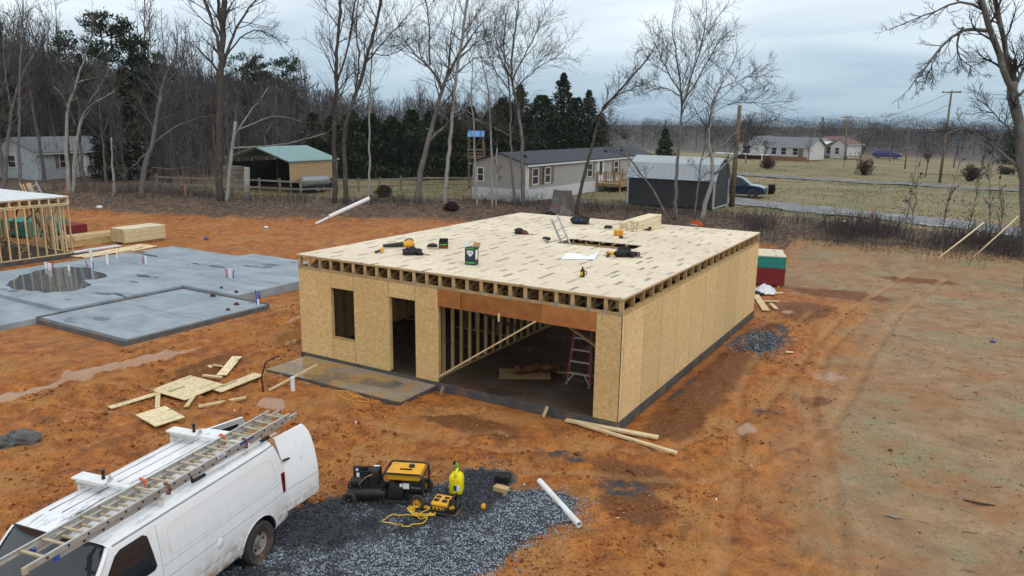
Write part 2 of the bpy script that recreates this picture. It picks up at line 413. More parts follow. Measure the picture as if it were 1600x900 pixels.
# ---------------------------------------------------------------- the ground
def _hash(ix, iy, seed):
    h = (ix.astype(np.int64)*374761393+iy.astype(np.int64)*668265263+seed*1442695041) & 0xffffffff
    h = ((h ^ (h >> 13))*1274126177) & 0xffffffff
    return ((h ^ (h >> 16)) & 0xffff)/65535.0
def vnoise(x, y, seed=0):
    x = np.asarray(x, float); y = np.asarray(y, float)
    ix = np.floor(x); iy = np.floor(y); fx = x-ix; fy = y-iy; ix = ix.astype(np.int64); iy = iy.astype(np.int64)
    fx = fx*fx*(3-2*fx); fy = fy*fy*(3-2*fy)
    a = _hash(ix, iy, seed); b = _hash(ix+1, iy, seed); c = _hash(ix, iy+1, seed); d = _hash(ix+1, iy+1, seed)
    return (a*(1-fx)+b*fx)*(1-fy)+(c*(1-fx)+d*fx)*fy
def fbm(x, y, o=4, seed=0):
    s = 0; a = .5; t = 0
    for k in range(o):
        s = s+a*vnoise(x*2**k+k*17.3, y*2**k-k*9.1, seed+k); t += a; a *= .55
    return s/t
def sst(a, b, x):
    t = np.clip((x-a)/(b-a), 0, 1); return t*t*(3-2*t)
def seg_d(x, y, poly, closed=False):
    d = np.full(np.shape(x), 1e9); P_ = list(poly)+([poly[0]] if closed else [])
    for (x0, y0), (x1, y1) in zip(P_[:-1], P_[1:]):
        dx, dy = x1-x0, y1-y0; t = np.clip(((x-x0)*dx+(y-y0)*dy)/(dx*dx+dy*dy), 0, 1)
        d = np.minimum(d, np.hypot(x-x0-t*dx, y-y0-t*dy))
    return d
def inside(x, y, poly):
    r = np.zeros(np.shape(x), bool); n = len(poly)
    for i in range(n):
        x0, y0 = poly[i]; x1, y1 = poly[(i+1) % n]
        c = ((y0 > y) != (y1 > y)) & (x < (x1-x0)*(y-y0)/((y1-y0) if y1 != y0 else 1e-9)+x0); r ^= c
    return r
def sdf(x, y, poly):
    d = seg_d(x, y, poly, True); return np.where(inside(x, y, poly), d, -d)
LX = [-200, -60, -44, -37, -30, -21, -16, -11, -5, 2, 8, 14, 20, 40, 200]
LY = [14, 17, 18.6, 19.6, 21, 25, 28, 31.2, 31.4, 32, 31, 31, 31, 33, 33]
def bank_y(x): return np.interp(x, LX, LY)
GRAVEL = [(4.8, -12), (5.6, -9.2), (6.0, -7.4), (6.4, -6.0), (7.1, -5.0), (7.9, -4.4), (8.2, -3.2), (8.8, -3.0), (9.3, -3.7), (9.9, -3.3), (10.5, -3.4), (10.7, -4.2), (10.35, -5.2), (10.3, -6.1), (9.8, -7.1), (9.9, -9), (9.6, -12)]
RUTS = [  # wheel tracks: (points, half-width, depth)
    ([(-4.6, -9), (-3.9, -6), (-3.3, -3), (-3.2, 0), (-3.4, 4), (-4.6, 9), (-8, 14)], .20, .10),
    ([(-2.9, -9), (-2.2, -6), (-1.7, -3), (-1.5, 0), (-1.7, 4), (-2.8, 9.5), (-6, 15)], .20, .10),
    ([(-7, -6.5), (-3.5, -4.6), (0, -3.4), (4, -2.9), (8, -2.3), (11, -.6), (12.2, 3), (12.3, 9), (12.6, 16), (14, 24)], .17, .05),
    ([(-7, -8.2), (-3.2, -6.3), (0, -5.0), (4, -4.5), (8.3, -3.3), (12.2, -1.3), (13.8, 3), (13.9, 9), (14.2, 16), (15.6, 24)], .17, .05),
    ([(13, -9), (13.2, -4), (12.4, 0), (11.4, 4), (11.0, 9), (11.5, 14)], .16, .05),
    ([(14.8, -9), (15, -4), (14.2, 0), (13.1, 4), (12.7, 9), (13.2, 14)], .16, .05),
    ([(4.6, -6), (5.6, -3.6), (7.5, -1.6), (10, -.9)], .14, .05), ([(3.2, -5.2), (4.4, -2.8), (6.6, -.7)], .14, .05),
    ([(-30, 12), (-18, 13.5), (-8, 14.5), (0, 17), (8, 22)], .2, .06), ([(-30, 13.9), (-18, 15.4), (-8, 16.4), (0, 19), (7, 23.6)], .2, .06)]
PUDDLES = [(12.2, 1.6, .36, .5), (13.2, 6.6, .55, .8), (-4.4, -7.0, .38, 1.7), (-3.35, -3.6, .28, 1.2), (-3.2, -.6, .20, 1.0), (-1.55, 1.2, .16, 1.0), (10.75, 13.4, .35, .5), (2.1, -3.0, .55, .32), (-3.4, 3.3, .22, .9)]
WETLINE = [tuple(at(u, v, 0)[:2]) for u, v in ((-30, 634), (30, 618), (72, 606), (110, 592), (160, 577), (215, 565), (255, 556), (312, 542))]
def pud(x, y):
    m = np.zeros(np.shape(x))
    q = seg_d(x, y, WETLINE)/(.10+.34*fbm(x*.9, y*.9, 3, 171))+.5*(fbm(x*2.2, y*2.2, 3, 172)-.5); m = np.maximum(m, 1-sst(.7, 1.1, q))
    for i, (cx, cy, rx, ry) in enumerate(PUDDLES):
        q = np.hypot((x-cx)/rx, (y-cy)/ry)+.75*(fbm(x*1.6, y*1.6, 3, 70+i)-.5)
        m = np.maximum(m, (1-sst(.35, 1.25, q))*(.75 if cx > 5 else 1.0))
    return m
def near_house(x, y, g=0.0):          # distance outside the slabs
    dx = np.maximum(np.maximum(-x, x-9.75), 0); dy = np.maximum(np.maximum(-y, y-12.4), 0); a = np.hypot(dx, dy)
    dx = np.maximum(np.maximum(-19-x, x+5.4), 0); dy = np.maximum(np.maximum(-3-y, y-9.5), 0); b = np.hypot(dx, dy)
    dx = np.maximum(np.maximum(-34-x, x+21.2), 0); dy = np.maximum(np.maximum(-8-y, y-5.9), 0)
    return np.minimum(np.minimum(a, b), np.hypot(dx, dy))
def terr(x, y, fine=True):
    x = np.asarray(x, float); y = np.asarray(y, float)
    L = bank_y(x)
    h = 1.0*sst(-6.0, 0.5, y-L+.8*(fbm(x*.25, y*.25, 2, 5)-.5))
    far_ = np.hypot(x-15, y+15)
    h = h+sst(110, 420, far_)*(3.5+3*(fbm(x*.006, y*.006, 2, 9)-.5))*sst(-.2, .4, (y+40)/far_)
    edge = sst(0.15, 1.1, near_house(x, y))
    a = (fbm(x*.35, y*.35, 3, 1)-.5)*.22*edge+(fbm(x*.09, y*.09, 2, 2)-.5)*.25*edge*sst(3, 10, near_house(x, y))
    mound = .45*np.exp(-(((x+12)/9)**2+((y-21.5)/3)**2))+.35*np.exp(-(((x-11.2)/3.0)**2+((y-26)/1.6)**2))
    h = h+a+mound
    h = h-.05*sst(.6, 0, near_house(x, y))
    if fine:
        q = near_house(x, y); soft = edge*(1-.75*sst(11.5, 14, x))*(1-pud(x, y))
        h = h+((fbm(x*2.6, y*2.6, 4, 21)-.5)*.13+(fbm(x*8, y*8, 3, 31)-.5)*.10+np.abs(fbm(x*14, y*14, 2, 33)-.5)*.075)*soft+(fbm(x*5, y*5, 3, 35)-.5)*.018*edge
        # raised churned spoil beside the right wall
        h = h+.26*np.exp(-((x-10.75)/.6)**2)*sst(.8, 2, y)*sst(8, 6, y)*(.5+fbm(x*3, y*3, 3, 44))
        for pts, w, dp in RUTS:
            d = seg_d(x, y, pts)+.10*(fbm(x*1.3, y*1.3, 2, 50)-.5)
            k = sst(.05, .5, q)
            tread = .6+.9*np.abs(np.sin((x*.6+y*1.0)*11))
            h = h+k*dp*(-np.exp(-(d/w)**2)*tread+.75*np.exp(-((d-w*1.7)/(w*.6))**2)*(.4+1.2*vnoise(x*6, y*6, 52)))
        g = sst(-.3, .2, sdf(x, y, GRAVEL)); h = h+.03*g+.05*np.exp(-(((x-10)/.6)**2+((y+4.2)/.7)**2))
    h = np.where(near_house(x, y) <= .02, -.12, h)
    return h
_TZ = {}
def tz(x, y):
    k = (round(float(x), 3), round(float(y), 3))
    if k not in _TZ: _TZ[k] = float(terr(np.array([x]), np.array([y]), fine=bool(y < 27 and x > -26))[0])
    return _TZ[k]

def lines(*seg):
    out = []
    for a, b, s in seg:
        n = max(1, int(round((b-a)/s))); out.extend(list(np.linspace(a, b, n, endpoint=False)))
    out.append(seg[-1][1]); return np.array(out)
gx = lines((-900, -300, 60), (-300, -100, 20), (-100, -40, 3), (-40, -24, .6), (-24, -6, .24), (-6, 17.6, .062), (17.6, 24, .22), (24, 60, 2), (60, 260, 16), (260, 900, 60))
gy = lines((-60, -14, 4), (-14, -10, .3), (-10, 3, .062), (3, 14, .10), (14, 33, .24), (33, 60, .8), (60, 130, 3), (130, 420, 15), (420, 1400, 80))
GX, GY = np.meshgrid(gx, gy); X_, Y_ = GX.ravel(), GY.ravel()
Z_ = terr(X_, Y_)
nx_, ny_ = len(gx), len(gy)
ii = (np.arange(ny_-1)[:, None]*nx_+np.arange(nx_-1)[None, :]).ravel()
Fq = np.stack([ii, ii+1, ii+1+nx_, ii+nx_], 1)
t = NT('ground_soil'); v = t.coord(rnd=False)
n1 = t.noise(v, .45, 6, .6); n2 = t.noise(v, 2.4, 6, .65); n3 = t.noise(v, 11, 5, .65)
clay = t.ramp(n2, (.30, (.13, .037, .007)), (.46, (.325, .10, .015)), (.60, (.455, .16, .026)), (.75, (.53, .235, .058)))
clay = t.mix(t.rng(n1, .45, .66), clay, t.ramp(n3, (.3, (.31, .125, .028)), (.7, (.50, .25, .078))))
n4 = t.noise(v, 26, 4, .7); n5 = t.noise(t.mapping(v, (1.0, .35, 1), (0, 0, .45)), 2.2, 6, .7)
clay = t.mix(t.math('MULTIPLY', t.rng(n5, .50, .66), .62), clay, (.17, .06, .016))
clay = t.mix(t.math('MULTIPLY', t.rng(n4, .53, .64), .72), clay, (.10, .036, .010)); clay = t.mix(t.math('MULTIPLY', t.rng(n4, .44, .32), .35), clay, (.56, .32, .13))
clay = t.mix(t.math('MULTIPLY', t.rng(n3, .52, .74), .55), clay, (.135, .042, .010))
crust = t.ramp(t.noise(v, 1.3, 7, .68), (.28, (.185, .105, .05)), (.5, (.315, .195, .10)), (.75, (.43, .30, .175)))
crust = t.mix(t.rng(t.noise(t.mapping(v, (.85, 1, 1), (0, 0, .8)), .42, 8, .7), .46, .68), crust, t.ramp(n3, (.3, (.175, .155, .075)), (.7, (.32, .29, .165))))
crust = t.mix(t.math('MULTIPLY', t.rng(n4, .54, .65), .75), crust, (.09, .06, .03))
crust = t.mix(t.math('MULTIPLY', t.rng(t.noise(t.mapping(v, (1.0, 1.7, 1), (0, 0, .5)), 3.2, 6, .72), .56, .68), .7), crust, (.11, .075, .035))
crust = t.mix(t.math('MULTIPLY', t.rng(t.noise(t.mapping(v, (.8, 1.0, 1), (0, 0, .3)), .55, 8, .7), .46, .64), .85), crust, t.ramp(n2, (.3, (.22, .10, .035)), (.7, (.38, .19, .08))))
def msk(name, sc=1.6, amp=.7, lo=.42, hi=.58, det=6):
    q = t.math('ADD', t.attr(name), t.math('MULTIPLY', t.math('SUBTRACT', t.noise(v, sc, det, .68), .5), amp))
    return t.rng(q, lo, hi)
c = t.mix(msk('crust', .55, 1.3, .22, .82, 8), clay, crust)
grass = t.ramp(t.noise(t.mapping(v, (.10, .25, 1)), 1, 7, .68), (.32, (.10, .115, .038)), (.45, (.155, .14, .058)), (.58, (.225, .165, .082)), (.7, (.26, .18, .09)))
grass = t.mix(t.math('MULTIPLY', t.rng(t.noise(v, 1.8, 5, .7), .5, .7), .5), grass, (.16, .12, .06))
sp_ = msk('spoil', 1.6, 1.1, .35, .72, 8); c = t.mix(sp_, c, t.ramp(n4, (.3, (.075, .026, .008)), (.5, (.16, .056, .014)), (.7, (.30, .12, .032))))
tk_ = msk('track', 1.4, 1.5, .38, .95, 8); c = t.mix(t.math('MULTIPLY', tk_, .42), c, t.ramp(n3, (.3, (.36, .175, .062)), (.7, (.54, .31, .135))))
c = t.mix(msk('grass', .6, .6), c, grass)
lit = t.ramp(t.noise(v, 2.2, 8, .72), (.3, (.045, .03, .022)), (.5, (.10, .064, .043)), (.62, (.17, .11, .065)), (.75, (.24, .18, .11)))
c = t.mix(msk('litter', .7, 1.1, .3, .7), c, lit)
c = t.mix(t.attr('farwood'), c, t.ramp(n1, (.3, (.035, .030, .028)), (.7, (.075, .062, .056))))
gm = msk('gravel', 2.6, 1.1, .36, .62)
c = t.mix(gm, c, t.ramp(t.noise(v, 40, 3, .7), (.35, (.018, .020, .024)), (.7, (.075, .082, .092))))
wm = msk('wet', 2.6, 1.2, .46, .78); c = t.mix(t.math('MULTIPLY', wm, .9), c, t.mix(n1, (.38, .215, .125), (.48, .31, .21)))
t.col(c); t.bump(t.math('ADD', n3, t.math('MULTIPLY', t.noise(v, 38, 4, .7), .6)), .75, .045)
damp = t.math('ADD', t.math('MULTIPLY', t.rng(n1, .35, .6), .2), .62)
t.set(t.math('MULTIPLY', damp, t.math('SUBTRACT', 1.0, t.math('MULTIPLY', wm, .88))), 0, .35); M['ground'] = t.mat
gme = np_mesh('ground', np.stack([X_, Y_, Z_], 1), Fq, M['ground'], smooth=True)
def vattr(me, name, val):
    a_ = me.attributes.new(name, 'FLOAT', 'POINT'); a_.data.foreach_set('value', np.asarray(val, np.float32))
Lb = bank_y(X_); dB = Y_-Lb
crust_m = sst(10.2, 16.0, X_+.10*(Y_-2)*(Y_ < 2)+1.4*(fbm(X_*.3, Y_*.3, 3, 61)-.5)-.035*np.clip(Y_-4, 0, 12))*sst(-7.0, -2.0, Y_-.35*(X_-12))
crust_m = np.maximum(crust_m, .75*sst(14.3, 16.5, X_))
crust_m = np.maximum(crust_m, sst(6.5, 10.5, X_)*sst(15, 20, Y_)); crust_m = np.maximum(crust_m, .55*sst(22, 26, Y_)*sst(-14, -24, X_))
vattr(gme, 'crust', crust_m)
lit_m = sst(-6.2, -1.6, dB)*(1-sst(2.5, 6.0, dB)*sst(-36, -30, X_+.2*Y_))*(1-.0*X_)
lit_m = np.where(X_ > 8, sst(-4.0, -.6, dB)*(1-sst(2.0, 4.2, dB)), lit_m)
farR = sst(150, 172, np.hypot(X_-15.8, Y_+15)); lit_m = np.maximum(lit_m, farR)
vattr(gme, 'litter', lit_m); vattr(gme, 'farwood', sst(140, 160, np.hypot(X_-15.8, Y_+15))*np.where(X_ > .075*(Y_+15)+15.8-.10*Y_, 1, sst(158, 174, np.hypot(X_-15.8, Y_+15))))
vattr(gme, 'grass', sst(1.5, 4, dB)*sst(-38, -30, X_+.2*Y_))
gr_m = np.maximum(sst(-.35, .45, sdf(X_, Y_, GRAVEL)), .85*(1-sst(.5, 1.25, np.hypot((X_-10.75)/.9, (Y_-8.9)/1.6))))
for (cx, cy, rx, ry) in ((12.35, 2.9, .55, .35), (11.0, 10.9, .5, .6), (9.3, -1.9, .9, .35), (10.9, -2.5, 1.0, .6), (10.2, 3.0, .22, 2.2), (-3.0, -7.8, 1.3, .8)):
    gr_m = np.maximum(gr_m, .55*(1-sst(.3, 1.3, np.hypot((X_-cx)/rx, (Y_-cy)/ry))))
vattr(gme, 'gravel', gr_m)
vattr(gme, 'wet', pud(X_, Y_))
spo = np.exp(-((X_-10.75)/.75)**2)*sst(-.5, .5, Y_)*sst(13, 10, Y_)
for (cx, cy, rx, ry) in ((10.9, -1.9, 1.3, .8), (11.4, -3.0, 1.0, .8), (7.0, -1.6, 2.0, .7), (-1.5, -2.0, 1.0, 2.0), (11.2, 14.0, 1.5, 2.5), (12, 18, 3, 1.2), (14.5, 22.5, 2.5, .8), (13.2, 4.3, .5, .6)): spo = np.maximum(spo, .8*(1-sst(.3, 1.3, np.hypot((X_-cx)/rx, (Y_-cy)/ry))))
vattr(gme, 'spoil', spo)
tr_ = np.zeros(len(X_))
for pts, w, dp in RUTS: tr_ = np.maximum(tr_, np.exp(-(seg_d(X_, Y_, pts)/(w*1.25))**2)*(.55+.6*fbm(X_*.8, Y_*.8, 3, 141)))
vattr(gme, 'track', tr_)
ground = obj('ground', gme); tag(ground, 'orange clay building plot running out to grass fields', 'ground', None, 'structure')

# loose stones, clods, leaves: things nobody could count
OCT_V = np.array([(1, 0, 0), (-1, 0, 0), (0, 1, 0), (0, -1, 0), (0, 0, 1), (0, 0, -1)], float)
OCT_F = np.array([(0, 2, 4), (2, 1, 4), (1, 3, 4), (3, 0, 4), (2, 0, 5), (1, 2, 5), (3, 1, 5), (0, 3, 5)])
nrg = np.random.default_rng(11)
def scatter_stones(name, x, y, r, mat, shade, flat=.65, sink=.2):
    n = len(x); z = terr(x, y)
    jit = 1+.45*(nrg.random((n, 6, 3))-.5)
    Vv = OCT_V[None]*jit*r[:, None, None]*np.array([1, 1, flat])
    a = nrg.random(n)*6.28; ca, sa = np.cos(a), np.sin(a); b = (nrg.random(n)-.5)*1.2; cb, sb = np.cos(b), np.sin(b)
    px, py, pz = Vv[..., 0], Vv[..., 1], Vv[..., 2]
    px, pz = px*cb[:, None]+pz*sb[:, None], -px*sb[:, None]+pz*cb[:, None]
    px, py = px*ca[:, None]-py*sa[:, None], px*sa[:, None]+py*ca[:, None]
    Vv = np.stack([px+x[:, None], py+y[:, None], pz+(z+r*sink)[:, None]], -1).reshape(-1, 3)
    Ff = (OCT_F[None]+(np.arange(n)*6)[:, None, None]).reshape(-1, 3)
    return obj(name, np_mesh(name, Vv, Ff, mat, {'shade': np.repeat(shade, 8)}))
def shade_mat(name, stops, rough=.8):
    t = NT(name); c = t.ramp(t.attr('shade'), *stops); t.col(c); return t.set(rough, 0, .35)
M['gravel'] = shade_mat('gravel_stone', ((0, (.014, .016, .020)), (.38, (.05, .056, .066)), (.62, (.15, .175, .205)), (1, (.38, .44, .50))), .7)
M['clod'] = shade_mat('clay_clod', ((0, (.11, .033, .009)), (.6, (.27, .095, .022)), (1, (.42, .185, .06))), .9)
N = 88000
x = nrg.uniform(4.8, 11.2, N); y = nrg.uniform(-10.5, -2.4, N)
s_ = sdf(x, y, GRAVEL)+.9*(fbm(x*1.8, y*1.8, 4, 81)-.5); keep = s_ > nrg.normal(.02, .22, N); x, y = x[keep], y[keep]
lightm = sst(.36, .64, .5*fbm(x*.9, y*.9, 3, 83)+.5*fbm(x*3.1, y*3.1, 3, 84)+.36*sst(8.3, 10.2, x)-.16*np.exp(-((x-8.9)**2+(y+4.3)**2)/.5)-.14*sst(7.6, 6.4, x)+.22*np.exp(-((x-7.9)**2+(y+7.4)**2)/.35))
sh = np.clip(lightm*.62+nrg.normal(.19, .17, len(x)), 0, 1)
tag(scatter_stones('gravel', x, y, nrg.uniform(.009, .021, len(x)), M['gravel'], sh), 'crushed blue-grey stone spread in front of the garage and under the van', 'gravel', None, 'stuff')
N = 5200
x = nrg.normal(10.75, .45, N); y = nrg.normal(8.9, 1.0, N); k = (x > 9.95) & (fbm(x*2.2, y*2.2, 3, 85) > nrg.uniform(.3, .62, N)); x, y = x[k], y[k]
tag(scatter_stones('gravel', x, y, nrg.uniform(.012, .03, len(x)), M['gravel'], np.clip(nrg.normal(.5, .25, len(x)), 0, 1)), 'small spill of grey stone beside the long side wall', 'gravel', None, 'stuff')
N = 90000
x = nrg.uniform(-6.5, 16, N); y = nrg.uniform(-9.8, 15, N)
dens = sst(.44, .72, fbm(x*.9, y*.9, 4, 91))*(1-.93*sst(11.3, 13.2, x))*sst(.15, .4, near_house(x, y))*(1-pud(x, y))*(sdf(x, y, GRAVEL) < .1)
for pts, w, dp in RUTS: dens = dens*(1-.8*np.exp(-(seg_d(x, y, pts)/w)**2))
k = nrg.random(N) < dens; x, y = x[k], y[k]
tag(scatter_stones('soil_clods', x, y, np.clip(nrg.lognormal(-3.9, .5, len(x)), .008, .07), M['clod'], np.clip(nrg.normal(.55, .25, len(x)), 0, 1), .7, .1), 'broken lumps of orange clay over the bare plot', 'soil', None, 'stuff')
def leaf_quads(cx, cy, cz, size, tilt=.6, asp=.6):
    n = len(cx); a = nrg.random(n)*6.28; ti = nrg.normal(0, tilt, n); tj = nrg.normal(0, tilt, n)
    u = np.stack([np.cos(a)*np.cos(ti), np.sin(a)*np.cos(ti), np.sin(ti)], -1)
    w = np.stack([-np.sin(a)*np.cos(tj), np.cos(a)*np.cos(tj), np.sin(tj)], -1)
    c_ = np.stack([cx, cy, cz], -1); u = u*size[:, None]/2; w = w*size[:, None]*asp/2
    Vv = np.stack([c_-u, c_+w, c_+u, c_-w], 1).reshape(-1, 3)
    return Vv, np.arange(n*4).reshape(n, 4)
M['leaf_litter'] = shade_mat('leaf_litter', ((0, (.035, .022, .016)), (.5, (.11, .065, .042)), (.8, (.20, .13, .085)), (1, (.36, .28, .21))), .9)
N = 46000
x = nrg.uniform(-46, 32, N); d_ = nrg.normal(-.8, 2.0, N); y = bank_y(x)+d_; k = (d_ > np.where(x > 8, -3, -5.2)) & (nrg.random(N) < .35+.8*fbm(x*.5, y*.5, 3, 95)); x, y = x[k], y[k]
Vv, Ff = leaf_quads(x, y, terr(x, y)+.025, nrg.uniform(.04, .12, len(x)), .55)
tag(obj('leaf_litter', np_mesh('leaf_litter', Vv, Ff, M['leaf_litter'], {'shade': np.clip(nrg.normal(.45, .25, len(x)), 0, 1)})), 'dead brown leaves lying along the bank under the trees', 'leaf litter', None, 'stuff')
M['grass_blade'] = shade_mat('grass_blade', ((0, (.10, .11, .036)), (.5, (.17, .15, .062)), (1, (.25, .19, .095))), .85)
N = 60000
x = nrg.uniform(-36, 45, N); y = nrg.uniform(33, 100, N); k = (y-bank_y(x) > 3) & (fbm(x*.2, y*.2, 3, 97) > nrg.uniform(.25, .65, N))
x, y = x[k], y[k]; n = len(x); hh = nrg.uniform(.03, .10, n); a = nrg.random(n)*6.28; z = terr(x, y, False)
ux, uy = np.cos(a)*.06, np.sin(a)*.06
Vv = np.stack([np.stack([x-ux, y-uy, z], -1), np.stack([x+ux, y+uy, z], -1), np.stack([x+nrg.normal(0, .05, n), y+nrg.normal(0, .05, n), z+hh], -1)], 1).reshape(-1, 3)
tag(obj('grass', np_mesh('grass', Vv, np.arange(n*3).reshape(n, 3), M['grass_blade'], {'shade': np.clip(fbm(x*.3, y*.3, 3, 99)*1.6-.3+nrg.normal(0, .15, n), 0, 1)})), 'winter grass, part green part straw, on the yards beyond the bank', 'grass', None, 'stuff')
# bits of bark and stick on the bare crust
def sticks(n, fx, fy, lo, hi, rad, fz=.012):
    P0 = []; P1 = []; R0 = []
    for _ in range(n):
        x0, y0 = fx(), fy(); L_ = RNG.uniform(lo, hi); a_ = RNG.gauss(.3, .9); P0.append((x0, y0)); P1.append((x0+L_*math.cos(a_), y0+L_*math.sin(a_))); R0.append(rad*RNG.uniform(.5, 1.3))
    return P0, P1, R0
mb = MB(); P0, P1, R0 = sticks(260, lambda: RNG.uniform(11.5, 19), lambda: RNG.uniform(-4, 22), .03, .22, .008)
za = terr(np.array([p[0] for p in P0]), np.array([p[1] for p in P0])); zb = terr(np.array([p[0] for p in P1]), np.array([p[1] for p in P1]))
for p0, p1, r, z0, z1 in zip(P0, P1, R0, za, zb):
    m_ = ((p0[0]+p1[0])/2+RNG.uniform(-.03, .03), (p0[1]+p1[1])/2+RNG.uniform(-.03, .03), (z0+z1)/2+r)
    mb.tube([(p0[0], p0[1], z0+r*.5), m_, (p1[0], p1[1], z1+r*.5)], [r, r*.9, r*.4], 4)
M['bark_bits'] = pm('bark_bits', (.075, .05, .033), (.035, .025, .018), 9, .9)
o = mb.build('bark_bits', M['bark_bits'], kind='stuff', label='scraps of bark and twig strewn on the bare crust to the right', cat='bark')

N = 9000
x = nrg.uniform(10.5, 20, N); y = nrg.uniform(-6, 26, N); k = (fbm(x*.8, y*.8, 4, 131) > nrg.uniform(.38, .7, N)) & (pud(x, y) < .2); x, y = x[k], y[k]
Vv, Ff = leaf_quads(x, y, terr(x, y)+.008, nrg.uniform(.015, .07, len(x)), .35, .5)
tag(obj('soil_debris', np_mesh('soil_debris', Vv, Ff, M['leaf_litter'], {'shade': np.clip(nrg.normal(.3, .25, len(x)), 0, 1)})), 'dark flecks of bark and leaf scattered over the pale crust', 'debris', None, 'stuff')
N = 420
x = nrg.uniform(-4, 13, N); y = nrg.uniform(-7, 1.5, N); k = (near_house(x, y) > .3) & (sdf(x, y, GRAVEL) < .2) & (fbm(x*.7, y*.7, 3, 151) > nrg.uniform(.3, .7, N)); x, y = x[k], y[k]
M['chip'] = shade_mat('wood_chip', ((0, (.35, .24, .12)), (.7, (.66, .52, .32)), (1, (.8, .76, .68))), .8)
Vv, Ff = leaf_quads(x, y, terr(x, y)+.02, nrg.uniform(.02, .08, len(x)), .3, .45)
tag(obj('wood_chips', np_mesh('wood_chips', Vv, Ff, M['chip'], {'shade': nrg.random(len(x))})), 'pale wood chips trodden into the clay before the house', 'wood chips', None, 'stuff')
# drive and road: strips laid on the ground
def strip(name, pts, w, mat, lift, label, n=60, sub=6, edge=.25):
    pts = np.array(pts, float); s = np.linspace(0, 1, n); k = np.linspace(0, 1, len(pts))
    cx = np.interp(s, k, pts[:, 0]); cy = np.interp(s, k, pts[:, 1]); tx = np.gradient(cx); ty = np.gradient(cy); L_ = np.hypot(tx, ty); nx, ny = -ty/L_, tx/L_
    V = []
    for i in range(n):
        for j in range(sub+1):
            o_ = (j/sub-.5)*w*(1+edge*(float(vnoise(np.array([i*.4]), np.array([0.0 if j < sub/2 else 9.]), 3)[0])-.5)); X = cx[i]+nx[i]*o_; Y = cy[i]+ny[i]*o_
            V.append((X, Y))
    V = np.array(V); Z = terr(V[:, 0], V[:, 1], True)+lift
    F = [(i*(sub+1)+j, i*(sub+1)+j+1, (i+1)*(sub+1)+j+1, (i+1)*(sub+1)+j) for i in range(n-1) for j in range(sub)]
    return tag(obj(name, np_mesh(name, np.column_stack([V, Z]), np.array(F), mat, smooth=True)), label, name.replace('_', ' '), None, 'structure')
t = NT('drive_gravel'); v = t.coord(rnd=False); c = t.ramp(t.noise(v, .5, 7, .68), (.3, (.13, .125, .12)), (.55, (.20, .205, .21)), (.75, (.27, .24, .20)))
wv = t.rng(t.noise(t.mapping(v, (.35, 1, 1)), .9, 4, .5), .63, .68); c = t.mix(wv, c, (.5, .52, .55)); t.col(c); t.bump(t.noise(v, 20, 4), .3, .02); t.set(t.math('SUBTRACT', .8, t.math('MULTIPLY', wv, .74)), 0, .4); M['drive'] = t.mat
strip('gravel_drive', [(-3, 45.5), (2, 43.6), (7, 41.2), (12.5, 38.6), (19, 36.4), (32, 34)], 4.4, M['drive'], .05, 'grey wet gravel drive passing behind the brush')
t = NT('road_asphalt'); v = t.coord(rnd=False); c = t.ramp(t.noise(v, 1.2, 7, .7), (.3, (.11, .11, .112)), (.7, (.17, .168, .165))); t.col(c); t.set(.8, 0, .4); M['road'] = t.mat
strip('road', [(-70, 92), (-40, 84), (-8, 77), (6, 74.5), (20.6, 71.5), (45, 66), (90, 52)], 3.9, M['road'], .07, 'narrow grey country road crossing the grass', 90, 6, .05)
M['paint'] = pm('road_paint', (.36, .34, .29), (.2, .19, .16), 2, .8)
for s_ in (-1.75, 1.75):
    strip('road_edge_line', [(-70, 92+s_), (-40, 84+s_), (-8, 77+s_), (6, 74.5+s_), (20.6, 71.5+s_), (45, 66+s_), (90, 52+s_)], .3, M['paint'], .085, 'pale worn line along the %s edge of the road' % ('near' if s_ < 0 else 'far'), 90, 1, 0)
# ---------------------------------------------------------------- the house under construction
W, D, ZS, ZT, ZD = 9.75, 12.395, .18, 2.62, 3.02
G = W/24
house = empty('unfinished_house', (0, 0, 0), 0, 'unfinished timber-framed house in strand-board sheathing with open garage bay and bare deck', 'house')
mb = MB(); mb.bx(-.02, W+.03, -.03, D+.03, -.5, ZS-.004); mb.build('foundation', M['slab_edge'], house)
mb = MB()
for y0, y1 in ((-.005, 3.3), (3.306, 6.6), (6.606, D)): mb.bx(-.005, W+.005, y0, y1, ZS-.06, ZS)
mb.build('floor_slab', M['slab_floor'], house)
mb = MB(); mb.bx(.18, 4.78, -1.5, -.036, -.35, .085); mb.build('porch_step', M['slab_edge'], house)
mb = MB(); mb.bx(.19, 2.45, -1.49, -.04, .03, .1); mb.bx(2.456, 4.77, -1.49, -.04, .03, .1); mb.build('porch_slab', M['porch'], house)
T = .011
def front_panel(x0, x1, z0, z1):
    mb = MB(); mb.bx(x0+.004, x1-.004, -T, 0, z0+.003, z1-.003); return mb.build('wall_panel', M['osb'], house)
xw0, xw1, xd0, xd1, xg0, xg1 = 2.98*G, 5.0*G, 8.0*G, 10.1*G, 11.9*G, 22.5*G
for a in ((0, xw0, ZS, ZT), (xw0, xw1, 2.21, ZT), (xw0, xw1, ZS, .78), (xw1, xd0, ZS, ZT), (xd0, xd1, 2.22, ZT), (xd1, xg0, ZS, ZT), (xg1, W, ZS, ZT)):
    front_panel(*a)
ys = [0.0, .13]+[.13+1.2*k for k in range(1, 10)]+[D]
for a, b in zip(ys[:-1], ys[1:]):
    mb = MB(); mb.bx(W-.001, W+T, a+.004-(T+.004 if a == 0 else 0), b-.004, ZS+.002, ZT-.002+RNG.uniform(-.003, .003)); mb.build('wall_panel', M['osb_lit_side'], house)
